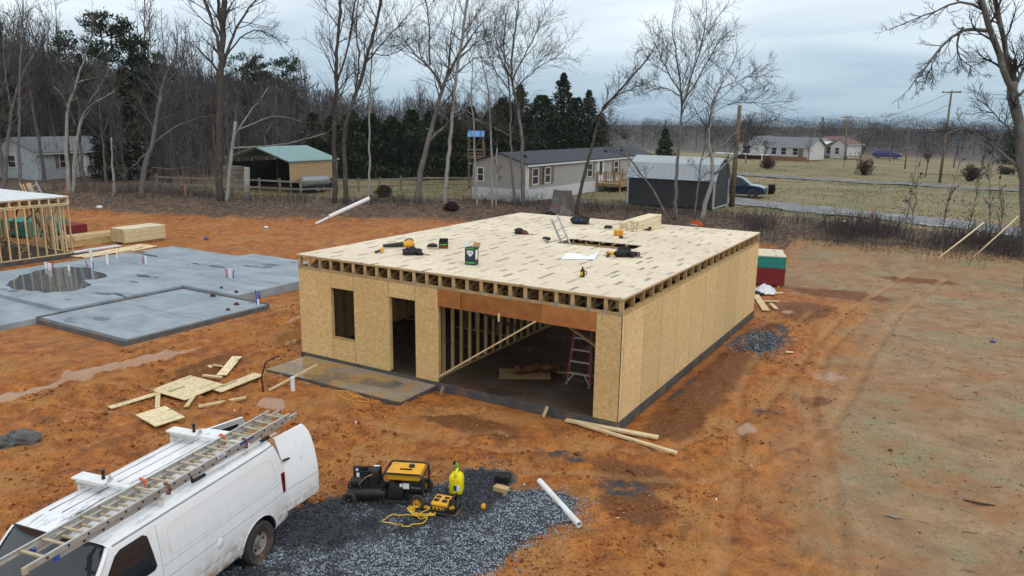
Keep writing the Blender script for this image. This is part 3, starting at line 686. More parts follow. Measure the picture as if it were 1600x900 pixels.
for k in range(10):
    mb = MB(); mb.bx(-T, 0, k*1.2395+.002, (k+1)*1.2395-.002, ZS, ZT); mb.build('wall_panel', M['osb_lit_side'], house)
for k in range(8):
    mb = MB(); mb.bx(k*G*3+.002, (k+1)*G*3-.002, D, D+T, ZS, ZT); mb.build('wall_panel', M['osb'], house)
M['edge_seal'] = pm('edge_seal', (.05, .10, .075), (.035, .07, .055), 6, .8)
for x_, z0_, z1_ in ((xw0, ZS, .78), (xw0, 2.21, ZT), (xw1, ZS, .78), (xw1, 2.21, ZT), (xd0, 2.22, ZT), (xd1, 2.22, ZT)):
    mb = MB(); mb.bx(x_-.005, x_+.005, -T-.001, -.001, z0_+.004, z1_-.004); mb.build('edge_seal', M['edge_seal'], house)
for y_ in ys[1:-1]:
    mb = MB(); mb.bx(W+.001, W+T+.001, y_-.005, y_+.005, ZS+.004, ZT-.008); mb.build('edge_seal', M['edge_seal'], house)
mb = MB(); mb.bx(W-.009, W+T+.0015, -T-.0015, -T+.004, ZS+.004, ZT-.008); mb.build('edge_seal', M['edge_seal'], house)
def lum(name, a, b, w, h, mat='lumber', parent=house, up=(0, 0, 1)):
    mb = MB(); mb.beam(a, b, w, h, up); return mb.build(name, M[mat], parent)
# stud frames (one shared stud mesh)
smb = MB(); smb.bx(-.019, .019, -.0445, .0445, 0, ZT-ZS-.12); STUD = smb.mesh('stud', M['lumber'])
def stud_wall(p0, p1, skip=(), plate=True, step=.406):
    p0 = np.array(p0, float); p1 = np.array(p1, float); L_ = np.linalg.norm(p1-p0); d = (p1-p0)/L_; a = math.atan2(d[1], d[0]); n = int(L_/step)
    for i in range(n+1):
        s = min(i*step, L_)+.02*(i == 0)
        if any(lo < s < hi for lo, hi in skip): continue
        q = p0+d*s; obj('stud', STUD, house, (q[0], q[1], ZS+.04), (0, 0, a))
    if plate:
        for z in (ZS+.02, ZT-.06, ZT-.02):
            segs = [(0, L_)] if z > 1 else []
            if z < 1:
                c0 = 0
                for lo, hi in sorted(skip): segs.append((c0, lo)); c0 = hi
                segs.append((c0, L_))
            for lo, hi in segs:
                if hi-lo > .1: lum('plate', tuple(p0+d*lo)+(z,), tuple(p0+d*hi)+(z,), .089, .038)
stud_wall((.0, .047), (xg0, .047), ((xw0, xw1), (xd0, xd1)))
stud_wall((xg1, .047), (W-.003, .047))
stud_wall((W-.05, .1), (W-.05, D-.05)); stud_wall((.05, .1), (.05, D-.05)); stud_wall((.1, D-.05), (W-.1, D-.05), ((2, 3.6), (6, 7.6)))
stud_wall((4.62, .1), (4.62, 9.0)); stud_wall((.1, 4.6), (4.5, 4.6), ((1.2, 2.1),)); stud_wall((.1, 7.8), (4.5, 7.8)); stud_wall((4.7, 9.0), (W-.1, 9.0), ((2, 2.9),))
for x in (xw0, xw1, xd0, xd1): 
    s = .019 if x in (xw0, xd0) else -.019
    lum('jamb_stud', (x-s-(0.0), .047, ZS), (x-s, .047, 2.24), .089, .038, up=(1, 0, 0))
lum('window_sill', (xw0, .047, .80), (xw1, .047, .80), .089, .038); lum('window_header', (xw0, .047, 2.26), (xw1, .047, 2.26), .089, .09); lum('door_header', (xd0, .047, 2.27), (xd1, .047, 2.27), .089, .09)
for x in (xg0-.02, xg1+.02): lum('jamb_stud', (x, .047, ZS), (x, .047, 2.19), .10, .04, up=(1, 0, 0))
for x0, x1, dy in ((xg0-.02, 13.55*G, 0), (13.62*G, 19.1*G, .003), (19.11*G, xg1+.01, .001)):
    mb = MB(); mb.bx(x0, x1, -.012+dy, .08, 2.185, ZT-.002); mb.build('garage_header', M['header'], house)
# floor trusses
def truss_mesh(name, verticals, gap=None, step=.61):
    mb = MB(); y1 = D-.04
    for z in (2.981, 2.681):
        for a, b in ([(0.041, y1)] if not gap else [(0.041, gap[0]), (gap[1], y1)]): mb.bx(-.0445, .0445, a, b, z-.019, z+.019)
    ys_ = np.arange(.041+(.0 if verticals else 0), y1, step)
    for k, y in enumerate(ys_):
        if gap and gap[0]-.7 < y < gap[1]: continue
        if verticals: mb.bx(-.0445, .0445, y, y+.045, 2.70, 2.962)
        else:
            za, zb = (2.70, 2.962) if k % 2 == 0 else (2.962, 2.70)
            mb.beam((0, y+.02, za), (0, min(y+step, y1), zb), .07, .038, (1, 0, 0))
    return mb.mesh(name, M['lumber'])
HX0, HX1, HY0, HY1 = 4.95, 7.45, 6.02, 7.12
TR, TRG, TRE = truss_mesh('truss', False), truss_mesh('truss', False, (HY0, HY1)), truss_mesh('truss', True)
pmb = MB(); pmb.bx(-.0445, .0445, 0, .039, 2.702, 2.958); POST = pmb.mesh('end_post', M['lumber'])
nmb = MB(); nmb.bx(-.035, .035, -.0155, -.0125, 2.64, 2.74); NPL = nmb.mesh('nail_plate', M['steel'])
for i in range(25):
    x = min(max(i*G, .047), W-.047)
    tr = obj('truss', TRE if i in (0, 24) else (TRG if HX0 < x < HX1 else TR), house, (x, 0, 0))
    obj('end_post', POST, tr, (0, RNG.uniform(0, .004), 0)); obj('end_post', POST, tr, (0, D-.04, 0))
    obj('nail_plate', NPL, tr)
for k in range(21):
    y = .3+k*.61
    if y < D-.1: lum('end_block', (W-.30, y, 2.83), (W-.10, y, 2.83), .04, .25)
lum('ribbon', (-.01, -.006, 2.979), (W+.006, -.006, 2.979), .012, .038); lum('wall_cap', (-.01, -.006, 2.661), (W+.006, -.006, 2.661), .012, .076)
lum('ribbon', (W+.005, 0, 2.979), (W+.005, D, 2.979), .010, .038); lum('wall_cap', (W+.005, 0, 2.656), (W+.005, D, 2.656), .010, .062)
lum('ribbon', (-.005, 0, 2.979), (-.005, D, 2.979), .010, .038); lum('wall_cap', (-.005, 0, 2.656), (-.005, D, 2.656), .010, .062); lum('wall_cap', (0, D+.005, 2.66), (W, D+.005, 2.66), .010, .062); lum('ribbon', (0, D+.005, 2.98), (W, D+.005, 2.98), .010, .038)
# deck sheets
def cut(r, h):
    x0, x1, y0, y1 = r; a0, a1, b0, b1 = h
    if a0 >= x1 or a1 <= x0 or b0 >= y1 or b1 <= y0: return [r]
    out = []
    if y0 < b0: out.append((x0, x1, y0, b0))
    if y1 > b1: out.append((x0, x1, b1, y1))
    m0, m1 = max(y0, b0), min(y1, b1)
    if x0 < a0: out.append((x0, a0, m0, m1))
    if x1 > a1: out.append((a1, x1, m0, m1))
    return out
row = 0; y = -.012
while y < D+.01:
    y1 = min(y+1.219, D+.012); x = -.012-(1.22 if row % 2 else 0)
    while x < W+.012:
        x0, x1 = max(x, -.012), min(x+2.438, W+.014)
        if x1-x0 > .02:
            lift = RNG.uniform(0, .0025); mb = MB(); cxp, cyp = (x0+x1)/2, (y+y1)/2
            for r in cut((x0+.0015, x1-.0015, y+.0015, y1-.0015), (HX0, HX1, HY0, HY1)):
                mb.bx(r[0]-cxp, r[1]-cxp, r[2]-cyp, r[3]-cyp, 0, .02)
            if mb.v:
                o = mb.build('deck_panel', M['deck'], house); o.location = (cxp, cyp, ZD-.02+lift)
        x += 2.438
    y += 1.219; row += 1
for a, b in (((HX0, HY1+.02, 2.84), (HX1, HY1+.02, 2.84)), ((HX0, HY0-.02, 2.84), (HX1, HY0-.02, 2.84))): lum('opening_header', a, b, .03, .10)
for k in range(6): lum('opening_block', (HX0+.1+k*.46, HY1+.0, 2.71), (HX0+.1+k*.46, HY1+.0, 2.96), .045, .06, up=(0, 1, 0))
# braces nailed in the garage bay
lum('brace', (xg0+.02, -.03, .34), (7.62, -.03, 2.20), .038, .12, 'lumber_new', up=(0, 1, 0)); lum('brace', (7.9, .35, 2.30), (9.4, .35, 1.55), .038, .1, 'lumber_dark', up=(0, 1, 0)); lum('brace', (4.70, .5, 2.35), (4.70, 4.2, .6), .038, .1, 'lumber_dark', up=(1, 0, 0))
lum('temporary_block', (6.62, -.022, 2.05), (6.62, -.022, 2.25), .05, .02, 'lumber_new', up=(0, 1, 0))

# inside the garage
lad = empty('step_ladder', (7.95, 1.72, ZS), 0.06, 'red step ladder with aluminium treads standing open inside the garage bay', 'ladder')
H_ = 1.85
for s in (-1, 1):
    mb = MB(); mb.beam((s*.31, -.02, 0), (s*.20, .28, H_), .03, .075, (1, 0, 0)); mb.build('rail', M['red_frame'], lad)
    mb = MB(); mb.beam((s*.28, 1.02, 0), (s*.20, .34, H_-.06), .025, .045, (1, 0, 0)); mb.build('rear_rail', M['red_frame'], lad)
    mb = MB(); mb.box((s*.31, -.02, .03), (.05, .1, .07)); mb.build('foot', M['steel'], lad)
for k in range(1, 6):
    z = .30*k; f = z/H_; mb = MB(); mb.box((0, -.02+.3*f, z), (.60-.22*f, .085, .03)); st = mb.build('tread', M['alu'], lad)
    if k == 1:
        for s in (-1, 1):
            m2 = MB(); m2.beam((s*.15, 0, .28), (s*.29, -.02, .08), .02, .03); m2.build('tread_brace', M['alu'], st)
mb = MB(); mb.box((0, .31, H_), (.44, .16, .04)); mb.build('top_cap', M['red_frame'], lad)
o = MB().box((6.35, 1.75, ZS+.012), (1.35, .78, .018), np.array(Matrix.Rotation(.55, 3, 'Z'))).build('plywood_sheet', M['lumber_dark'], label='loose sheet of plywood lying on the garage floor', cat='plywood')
mb = MB()
for i in range(7): mb.lump((6.25+.13*i+RNG.uniform(-.05, .05), 1.65+.13*i+RNG.uniform(-.1, .1), ZS+.10+RNG.uniform(0, .06)), (.28, .26, .18), i, 9, 6, .6)
mb.build('cloth_heap', M['brown_cloth'], label='crumpled brown cloths heaped on the plywood in the garage', cat='cloth', smooth=True)
def board(name, label, p0, p1, w, h, mat='lumber_new', cat='board', group=None, up=(0, 0, 1)):
    mb = MB(); mb.beam(p0, p1, w, h, up); return mb.build(name, M[mat], bevel=.003, label=label, cat=cat, group=group)
board('board', 'single board lying across the dark garage floor beside the step ladder', (6.9, 2.35, ZS+.02), (8.1, 2.6, ZS+.02), .1, .038, 'lumber_dark')
board('wood_block', 'pale offcut standing on the soil before the middle of the garage sill', (7.98, -.22, .0), (8.05, -.14, .24), .09, .04, 'lumber_new', 'block')
board('wood_block', 'grey weathered offcut beside the end of the porch step', (5.12, -.35, .0), (5.18, -.3, .22), .1, .07, 'lumber_grey', 'block')

# ---------------------------------------------------------------- tools and materials left on the deck
Z = ZD+.004
M['paint_print'] = pm('carton_print', (.03, .045, .06), (.02, .03, .045), 6, .5)
def ext_ladder(name, parent_args, L_, w, n, rail=(.035, .07), mats=('alu', 'rung')):
    r = empty(*parent_args)
    for s in (-1, 1):
        mb = MB(); mb.box((L_/2, s*w/2, 0), (L_, rail[0]*.35, rail[1])); mb.box((L_/2, s*(w/2-.012), rail[1]/2-.004), (L_, rail[0], .008)); mb.box((L_/2, s*(w/2-.012), -rail[1]/2+.004), (L_, rail[0], .008)); ra = mb.build('rail', M[mats[0]], r)
        m2 = MB(); m2.box((.03, s*w/2, 0), (.09, .05, rail[1]+.03)); m2.build('end_cap', M['black'], ra)
        m3 = MB()
        for k in range(n): m3.cyl(((k+.5)*L_/n, s*(w/2+.010), 0), ((k+.5)*L_/n, s*(w/2+.016), 0), .016, 8)
        m3.build('rivets', M['black'], ra, kind='stuff')
    for k in range(n):
        mb = MB(); mb.tube([((k+.5)*L_/n, -w/2+.01, 0), ((k+.5)*L_/n, w/2-.01, 0)], .018, 8); mb.build('rung', M[mats[1]], r)
    return r
r = ext_ladder('extension_ladder', ('extension_ladder', (0, 0, 0), 0, 'aluminium ladder poking up through the stair opening in the deck', 'ladder'), 3.35, .30, 11, mats=('alu', 'alu'))
_b = far(866, 339, 24.3); _q = far(883, 378, 24.05); _a = _b-(_b-_q)/np.linalg.norm(_b-_q)*3.35; _d = (_b-_a)/np.linalg.norm(_b-_a); _s = np.array([.66, -.12, 0]); _s = _s-(_s@_d)*_d; _s /= np.linalg.norm(_s); _n = np.cross(_d, _s)
r.matrix_world = Matrix(((_d[0], _s[0], _n[0], _a[0]), (_d[1], _s[1], _n[1], _a[1]), (_d[2], _s[2], _n[2], _a[2]), (0, 0, 0, 1)))
# lumber bundle
lb = empty('lumber_bundle', (5.75, 11.2, Z), math.atan2(2.3, .2)+.12, 'neat bundle of pale studs stacked on the far part of the deck', 'lumber')
for j in range(4):
    for i in range(8-(j == 3)*3):
        mb = MB(); e0, e1 = RNG.uniform(-.05, .05), RNG.uniform(-.05, .05); mb.bx(-1.22+e0, 1.22+e1, -.38+i*.097+.004, -.38+i*.097+.090, j*.092+.003+RNG.uniform(-.002, .002), j*.092+.088); mb.build('stud', M['lumber_pale'], lb, bevel=.004)
board('board', 'lone stud lying beside the lumber bundle on the deck', (6.3, 10.2, Z+.02), (6.5, 11.6, Z+.02), .089, .038)
# caulk carton
r = empty('caulk_carton', (4.86, 1.45, Z), .12, 'black carton printed with a white shield standing on the deck with flaps open', 'carton')
mb = MB(); mb.bx(-.15, .15, -.10, .10, 0, .46); mb.build('box', M['paint_print'], r)
mb = MB(); mb.box((-.15, 0, .52), (.006, .2, .13), np.array(Matrix.Rotation(-.3, 3, 'Y'))); mb.build('flap', M['white_plastic'], r)
mb = MB(); mb.box((.08, .13, .50), (.2, .006, .15), np.array(Matrix.Rotation(-.45, 3, 'X'))); mb.build('flap', M['cardboard'], r)
mb = MB(); mb.prism([(-.09, .38), (.09, .38), (.09, .30), (0, .21), (-.09, .30)], lambda a, b: (a, -.1015, b), lambda a, b: (a, -.103, b)); mb.build('shield_print', M['white_plastic'], r)
mb = MB(); mb.bx(.1505, .153, -.085, .05, .15, .4); mb.build('white_print', M['white_plastic'], r)
mb = MB(); mb.bx(-.13, .13, -.1035, -.1015, .04, .075); mb.bx(-.13, .13, -.1035, -.1015, .42, .44); mb.build('green_print', M['green'], r)
def text(body, size, loc, rot, mat, parent, name='lettering', ext=.0008):
    cu = bpy.data.curves.new(name, 'FONT'); cu.body = body; cu.size = size; cu.align_x = 'CENTER'; cu.align_y = 'CENTER'; cu.extrude = ext; cu.resolution_u = 3
    tmp = bpy.data.objects.new(name, cu); C.objects.link(tmp); dg = bpy.context.evaluated_depsgraph_get(); me = bpy.data.meshes.new_from_object(tmp.evaluated_get(dg)); bpy.data.objects.remove(tmp); bpy.data.curves.remove(cu)
    me.materials.clear(); me.materials.append(mat); return obj(name, me, parent, loc, rot)
text('OSI', .085, (0, -.1045, .315), (math.pi/2, 0, 0), M['black'], r)
# small open box
r = empty('open_box', (2.71, 3.17, Z), .55, 'small dark open box with red base print beside a nail gun on the deck', 'box')
mb = MB(); mb.bx(-.13, .13, -.12, .12, 0, .02); mb.bx(-.13, .13, .11, .12, .02, .27); mb.bx(-.13, -.12, -.12, .11, .02, .22); mb.bx(.12, .13, -.12, .11, .02, .22); mb.bx(-.12, .12, -.12, -.11, .02, .2); mb.build('box', M['black'], r)
mb = MB(); mb.bx(-.12, .12, -.123, -.1205, .02, .07); mb.build('red_band', M['red'], r); mb = MB(); mb.bx(-.11, .11, -.1225, -.1205, .10, .13); mb.build('green_band', M['green'], r)
# cordless blower
r = empty('leaf_blower', (1.30, 2.1, Z), .95, 'long black cordless blower with yellow body lying on the deck', 'blower')
mb = MB(); mb.tube([(0, 0, .07), (.2, 0, .075), (.62, 0, .09)], [.045, .06, .075], 14); mb.build('nozzle', M['black_metal'], r, smooth=True, angle=40)
mb = MB(); mb.tube([(.6, 0, .095), (.72, 0, .10), (.86, 0, .10), (.93, 0, .10)], [.085, .10, .105, .07], 14); mb.build('motor_body', M['yellow'], r, smooth=True, angle=40)
mb = MB(); mb.box((.86, 0, .06), (.16, .12, .1)); mb.build('battery', M['black'], r, bevel=.01); mb = MB(); mb.tube([(.66, 0, .19), (.74, 0, .24), (.86, 0, .235), (.92, 0, .17)], .02, 8); mb.build('handle', M['black'], r, smooth=True)
# nail guns and tool bags
def nailer(loc, rz, label, body='black', accent='black_metal'):
    r = empty('nail_gun', loc, rz, label, 'nail gun')
    mb = MB(); mb.tube([(-.10, 0, .09), (.02, 0, .09), (.13, 0, .085), (.16, 0, .08)], [.05, .06, .055, .03], 12); mb.build('barrel', M[body], r, smooth=True, angle=40)
    mb = MB(); mb.beam((-.02, .02, .08), (-.14, .17, .04), .045, .05); mb.build('handle', M['black'], r, bevel=.008)
    mb = MB(); mb.beam((.14, 0, .07), (-.14, .20, .035), .03, .06); mb.build('magazine', M[accent], r, bevel=.006)
    mb = MB(); mb.tube([(.15, 0, .08), (.23, 0, .07)], [.02, .014], 8); mb.build('nose', M['steel'], r)
    return r
nailer((1.78, 1.5, Z), 2.2, 'red-brown and yellow nail gun nearest the left edge of the deck', 'yellow', 'red')
nailer((2.48, 2.9, Z), .6, 'dark nail gun lying just left of the small open box', 'black')
nailer((7.38, 4.72, Z), 2.6, 'yellow nail gun at the corner of the white sheet', 'yellow', 'black')
nailer((4.62, 6.1, Z), 3.0, 'dark nail gun at the foot of the ladder by the opening', 'black', 'steel')
nailer((5.05, 9.85, Z), .3, 'dark nail gun lying left of the lumber bundle', 'black')
nailer((6.42, 10.4, Z), 1.9, 'black nail gun at the right end of the lumber bundle', 'black')
def bag(loc, rz, label, d=(.5, .32, .22), seed=0, blue=False, belt=False):
    r = empty('tool_bag', loc, rz, label, 'tool bag')
    mb = MB(); mb.lump((0, 0, d[2]*.45), d, seed, 12, 8, .35); mb.build('bag', M['black'], r, smooth=True)
    mb = MB(); mb.lump((d[0]*.42, -d[1]*.2, d[2]*.3), (.2, .18, .16), seed+3, 9, 6, .35); mb.build('pouch', M['black' if not belt else 'brown_cloth'], r, smooth=True)
    mb = MB(); mb.tube([(-d[0]*.35, -.05, d[2]*.7), (-d[0]*.15, -.08, d[2]*1.15), (d[0]*.15, -.05, d[2]*1.1), (d[0]*.3, 0, d[2]*.7)], .014, 6); mb.build('strap', M['black'], r, smooth=True)
    mb = MB(); mb.beam((d[0]*.4, .02, .03), (d[0]*.4+.3, -.1, .02), .025, .025); mb.build('tool_handle', M['lumber_dark' if not blue else 'steel'], r)
    if blue: mb = MB(); mb.box((0, -d[1]*.46, d[2]*.55), (.24, .03, .06)); mb.build('blue_label', M['blue'], r)
    return r
bag((2.66, 1.72, Z), .5, 'slumped black tool bag on the left of the deck behind the carton', (.55, .34, .2), 2)
bag((3.1, 7.0, Z), .25, 'dark tool belt with brown leather pouch lying mid deck', (.42, .2, .18), 5, belt=True)
bag((7.72, 4.9, Z), .4, 'heap of black hose and tool bags right of the white sheet', (.55, .4, .26), 9)
bag((3.6, 10.55, Z), .3, 'rounded black tool bag with blue label near the far edge', (.62, .34, .3), 12, blue=True)
mb = MB(); th = np.linspace(0, 2*math.pi*3, 60); mb.tube(np.stack([7.95+.17*np.cos(th), 5.1+.13*np.sin(th), Z+.02+.012*th/2], 1), .014, 6); mb.build('air_hose', M['black'], label='black air hose coiled beside the tool bags on the deck', cat='hose', smooth=True)
# white sheet, bottle, yellow case
def wav(p, a, b): return p+np.array([0, 0, .010+.02*math.sin(a*5+b*2)*b+(.13*max(0, a-.82)/.18*b)])
mb = MB(); mb.sheet((6.45, 3.45, Z), (7.25, 3.95, Z), (6.2, 4.35, Z), (6.98, 4.95, Z), 14, 10, wav); o = mb.build('paper_plan', M['paper'], label='large white sheet of paper lying on the deck with one corner lifted', cat='paper', smooth=True)
r = empty('chalk_bottle', (8.0, 1.62, Z), .5, 'small dark bottle with yellow label standing alone near the deck front', 'bottle')
mb = MB(); mb.lathe([(.0, 0), (.055, 0), (.06, .02), (.06, .15), (.045, .18), (.02, .2), (.02, .23), (0, .23)], (0, 0, 0), (0, 0, 1), 16); mb.build('bottle', M['black'], r, smooth=True, angle=40)
mb = MB(); mb.box((-.03, -.052, .09), (.06, .03, .09)); mb.build('yellow_patch', M['yellow'], r, bevel=.005); mb = MB(); mb.tube([(.06, 0, .15), (.10, 0, .14), (.10, 0, .07), (.06, 0, .05)], .012, 6); mb.build('handle', M['black'], r, smooth=True); mb = MB(); mb.cyl((0, 0, .23), (0, 0, .25), .024, 10); mb.build('cap', M['red'], r)
r = empty('yellow_case', (5.97, 8.65, Z), .3, 'yellow plastic case in front of the lumber bundle', 'case')
mb = MB(); mb.box((0, 0, .1), (.32, .2, .18)); mb.build('case', M['yellow'], r, bevel=.02)
for q in (-.08, .06): mb = MB(); mb.box((q, -.103, .1), (.05, .006, .15)); mb.build('latch', M['lumber_dark'], r)
r = empty('speed_square', (6.3, 8.1, Z), .4, 'little dark chalk reel lying on the deck below the yellow case', 'chalk reel')
mb = MB(); mb.lump((0, 0, .035), (.16, .1, .07), 4, 10, 6, .2); mb.build('case', M['black'], r, smooth=True); mb = MB(); mb.tube([(.07, 0, .03), (.13, .03, .02)], .01, 6); mb.build('hook', M['steel'], r)
r.name = 'chalk_reel'
# ---------------------------------------------------------------- neighbouring slab and second frame
sl = empty('concrete_slab', (0, 0, 0), 0, 'broad new grey concrete slab with plumbing stubs left of the house', 'slab')
zt = .20
mb = MB(); mb.bx(-19, -7.2, 3.72, 9.4, -.4, zt); mb.build('main_pad', M['slab'], sl)
mb = MB(); mb.bx(-19, -10.38, -1.0, 3.716, -.4, zt-.002); mb.build('front_pad', M['slab'], sl)
mb = MB(); mb.bx(-14.4, -9.2, 9.404, 10.6, -.4, .10); mb.build('rear_stoop', M['slab'], sl)
mb = MB(); mb.bx(-10.30, -5.55, -1.78, 3.64, -.4, .085); mb.build('garage_pad', M['slab'], sl)
mb = MB(); mb.bx(-18, -10.38, -3.0, -1.004, -.4, .07); mb.build('porch_pad', M['slab'], sl)
M['form_edge'] = pm('form_edge', (.15, .155, .155), (.085, .085, .085), 3, .8, .3, 12, dirt=((.28, .14, .06), .6)); mb = MB(); mb.bx(-10.378, -10.305, -1.9, 3.715, -.4, .13); mb.bx(-10.3, -5.50, 3.645, 3.718, -.4, .12); mb.bx(-10.3, -5.46, -1.9, -1.785, -.4, .05); mb.bx(-5.545, -5.46, -1.78, 3.64, -.4, .06); mb.build('form_edge', M['form_edge'], sl)
M['joint'] = pm('saw_joint', (.09, .095, .10), (.06, .065, .07), 5, .8)
for a in ((-10.28, -5.56, .93, .95, .086), (-7.95, -7.93, -1.76, 3.62, .0862), (-18.9, -7.3, 5.4, 5.416, .2012), (-13.6, -13.584, -.9, 9.3, .2014)):
    mb = MB(); mb.bx(a[0], a[1], a[2], a[3], a[4]-.02, a[4]+.001); mb.build('control_joint', M['joint'], sl)
def stub(x, y, h, r=.055, extra=None, cap=False, mat='white_plastic', zz=zt):
    mb = MB(); mb.cyl((x, y, zz-.05), (x, y, zz+h), r, 12); o = mb.build('pipe_stub', M[mat], sl, smooth=True, angle=40)
    if cap: mb = MB(); mb.cyl((x, y, zz+h), (x, y, zz+h+.04), r*1.25, 12); mb.build('pipe_cap', M['white_plastic'], o)
    for i, (dx, dy, c_, hh) in enumerate(extra or ()):
        mb = MB(); mb.tube([(x+dx, y+dy, zz-.05), (x+dx, y+dy, zz+hh*.6), (x+dx*1.3, y+dy*1.3, zz+hh)], .022, 6); mb.build('water_line', M[c_], o)
P_ = lambda u, v: at(u, v, zt)
for (u, v, h, r_, ex, cp) in ((144, 418, .85, .06, ((-.2, -.1, 'red', .3), (.25, -.1, 'blue', .32)), False), (168, 413, .55, .06, None, True), (183, 404, .28, .04, None, False), (228, 412, .34, .05, ((-.12, .02, 'blue', .34), (-.08, -.08, 'red', .3)), False), (72, 419, .22, .05, None, True), (78, 422, .3, .07, ((.06, .1, 'red', .3),), False), (108, 423, .25, .05, None, False), (360, 434, .40, .06, ((-.14, -.06, 'red', .38), (.12, .06, 'blue', .32), (-.08, .06, 'blue', .42)), False)):
    q = P_(u, v); stub(q[0], q[1], h, r_, ex, cp)
q = at(404, 475, .1); stub(q[0], q[1], .22, .05, ((-.1, 0, 'blue', .55), (-.06, .08, 'blue', .5), (.05, .03, 'red', .4)), zz=.05)
# standing water on the slab
pts = [(20, 442), (34, 430), (70, 422), (100, 417), (135, 420), (167, 430), (150, 436), (128, 437), (140, 446), (120, 452), (70, 456), (45, 452), (10, 446)]
pw = [at(u, v, zt+.004) for u, v in pts]
cen = np.mean(pw, 0); V = [cen]; nn = 120
for k in range(nn):
    f = k*len(pw)/nn; i = int(f); g_ = f-i; p = pw[i]*(1-g_)+pw[(i+1) % len(pw)]*g_
    V.append(cen+(p-cen)*(1.06+.03*math.sin(k*.9)+.035*math.sin(k*.37+1)))
V = np.array(V); V[:, 2] = zt+.003
mb = MB(); mb.add(V, [(0, 1+k, 1+(k+1) % nn) for k in range(nn)]); mb.build('puddle', M['puddle'], kind='structure', label='shallow rainwater standing on the concrete slab', cat='puddle')
for k, (x, y, d) in enumerate(((-8.2, 3.4, .16), (-7.6, 4.0, .12), (-6.4, 3.0, .13), (-8.7, 4.2, .1), (-6.0, 2.3, .11))):
    mb = MB(); mb.lump((x, y, (zt if y > 3.72 else .085)+d*.3), (d*1.6, d, d*.8), k, 8, 5, .4); mb.build('mud_lump', M['clod'], smooth=False, label=['largest clod of mud on the step of the grey slab', 'flat clod of mud on the slab behind the largest one', 'clod of mud on the lower grey pad, middle one', 'small clod at the left of the mud on the slab', 'small clod nearest the right corner of the lower pad'][k], cat='mud')

def on_y(u, v, y): d = ray(u, v); return CAM+d*((y-CAM[1])/d[1])
# second house frame, far left
fh = empty('stud_frame_house', (0, 0, 0), 0, 'open stud-frame house without sheathing at the far left, deck covered in white', 'house')
FX, FY, FZ = -21.4, 5.75, .12
mb = MB(); mb.bx(-33, FX, -7, FY, -.4, FZ); mb.build('foundation', M['slab_edge'], fh)
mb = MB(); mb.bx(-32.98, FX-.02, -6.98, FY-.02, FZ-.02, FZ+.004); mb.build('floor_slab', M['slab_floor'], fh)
s2 = MB(); s2.bx(-.0445, .0445, -.019, .019, 0, 2.32); STUD2 = s2.mesh('stud', M['lumber_new'])
def frame_row(fixed, lo, hi, along, step=.406, skip=()):
    n = int((hi-lo)/step)
    for i in range(n+1):
        s = lo+i*step
        if any(a < s < b for a, b in skip): continue
        obj('stud', STUD2, fh, (fixed, s, FZ+.04) if along == 'y' else (s, fixed, FZ+.04), (0, 0, 0 if along == 'y' else math.pi/2))
    for z in (FZ+.022, FZ+2.38, FZ+2.42):
        lum('plate', (fixed, lo-.02, z) if along == 'y' else (lo, fixed, z), (fixed, hi+.02, z) if along == 'y' else (hi, fixed, z), .089, .038, 'lumber_new', fh)
frame_row(FX-.06, -6.9, FY-.06, 'y', skip=((.9, 1.9), (-4, -2.5))); frame_row(FY-.06, -32.9, FX-.2, 'x', skip=((-27, -25.5),)); frame_row(-26.5, -6.9, FY-.2, 'y'); frame_row(-32.9, -6.9, FY-.2, 'y'); frame_row(0.2, -32, -22, 'x', skip=((-25, -24),))
for a, b in (((FX-.12, 3.8, .3), (FX-.12, 1.6, 2.4)), ((FX-.12, 5.2, 2.3), (FX-.12, 3.2, .3)), ((FX-.12, 1.2, 2.3), (FX-.12, -.8, .3)), ((-23, 5.5, .3), (-24.6, 5.5, 2.3)), ((FX-1.6, 2.2, .2), (FX-.6, 4.6, 2.3)), ((FX-1.9, 3.4, .2), (FX-1.0, 3.9, 2.4))): lum('brace', a, b, .038, .12, 'lumber_dark', fh, up=(1, 0, 0))
lum('window_header', (FX-.06, .85, 2.28), (FX-.06, 1.95, 2.28), .1, .25, 'lumber_new', fh); lum('window_sill', (FX-.06, .85, 1.1), (FX-.06, 1.95, 1.1), .089, .04, 'lumber_new', fh)
t2 = MB(); t2.bx(-11.3, 0, -.0445, .0445, 2.825, 2.863); t2.bx(-11.3, 0, -.0445, .0445, 2.562, 2.60)
for k in range(18): t2.beam((-.05-k*.62, 0, 2.6 if k % 2 else 2.825), (-.05-(k+1)*.62, 0, 2.825 if k % 2 else 2.6), .06, .036, (0, 1, 0))
t2.bx(-.04, 0, -.0445, .0445, 2.60, 2.825); TRF = t2.mesh('truss', M['lumber_new'])
for k in range(29): obj('truss', TRF, fh, (FX-.01, FY-.06-k*.44, 0))
lum('ribbon', (FX+.004, -6.9, 2.86), (FX+.004, FY, 2.86), .02, .05, 'lumber_new', fh)
lum('wall_cap', (FX+.004, -6.9, 2.575), (FX+.004, FY, 2.575), .018, .05, 'lumber_new', fh)
for i in range(5):
    for j in range(6):
        x1 = FX+.02-i*2.44; y1 = FY+.02-j*2.1
        mb = MB(); mb.bx(x1-2.436, x1, y1-2.096, y1, 2.886, 2.906); mb.build('deck_panel', M['white_sheet'], fh)
st = empty('sheet_stack', (-25.6, 2.7, 2.91), 0, 'low stack of white-topped sheets lying on the far-left deck', 'sheets')
for k in range(5):
    mb = MB(); e = RNG.uniform(-.03, .03); mb.bx(-1.22+e, 1.22+e, -.61, .61, k*.05+.002, k*.05+.048); mb.build('sheet', M['white_sheet' if k == 4 else 'osb_new'], st)
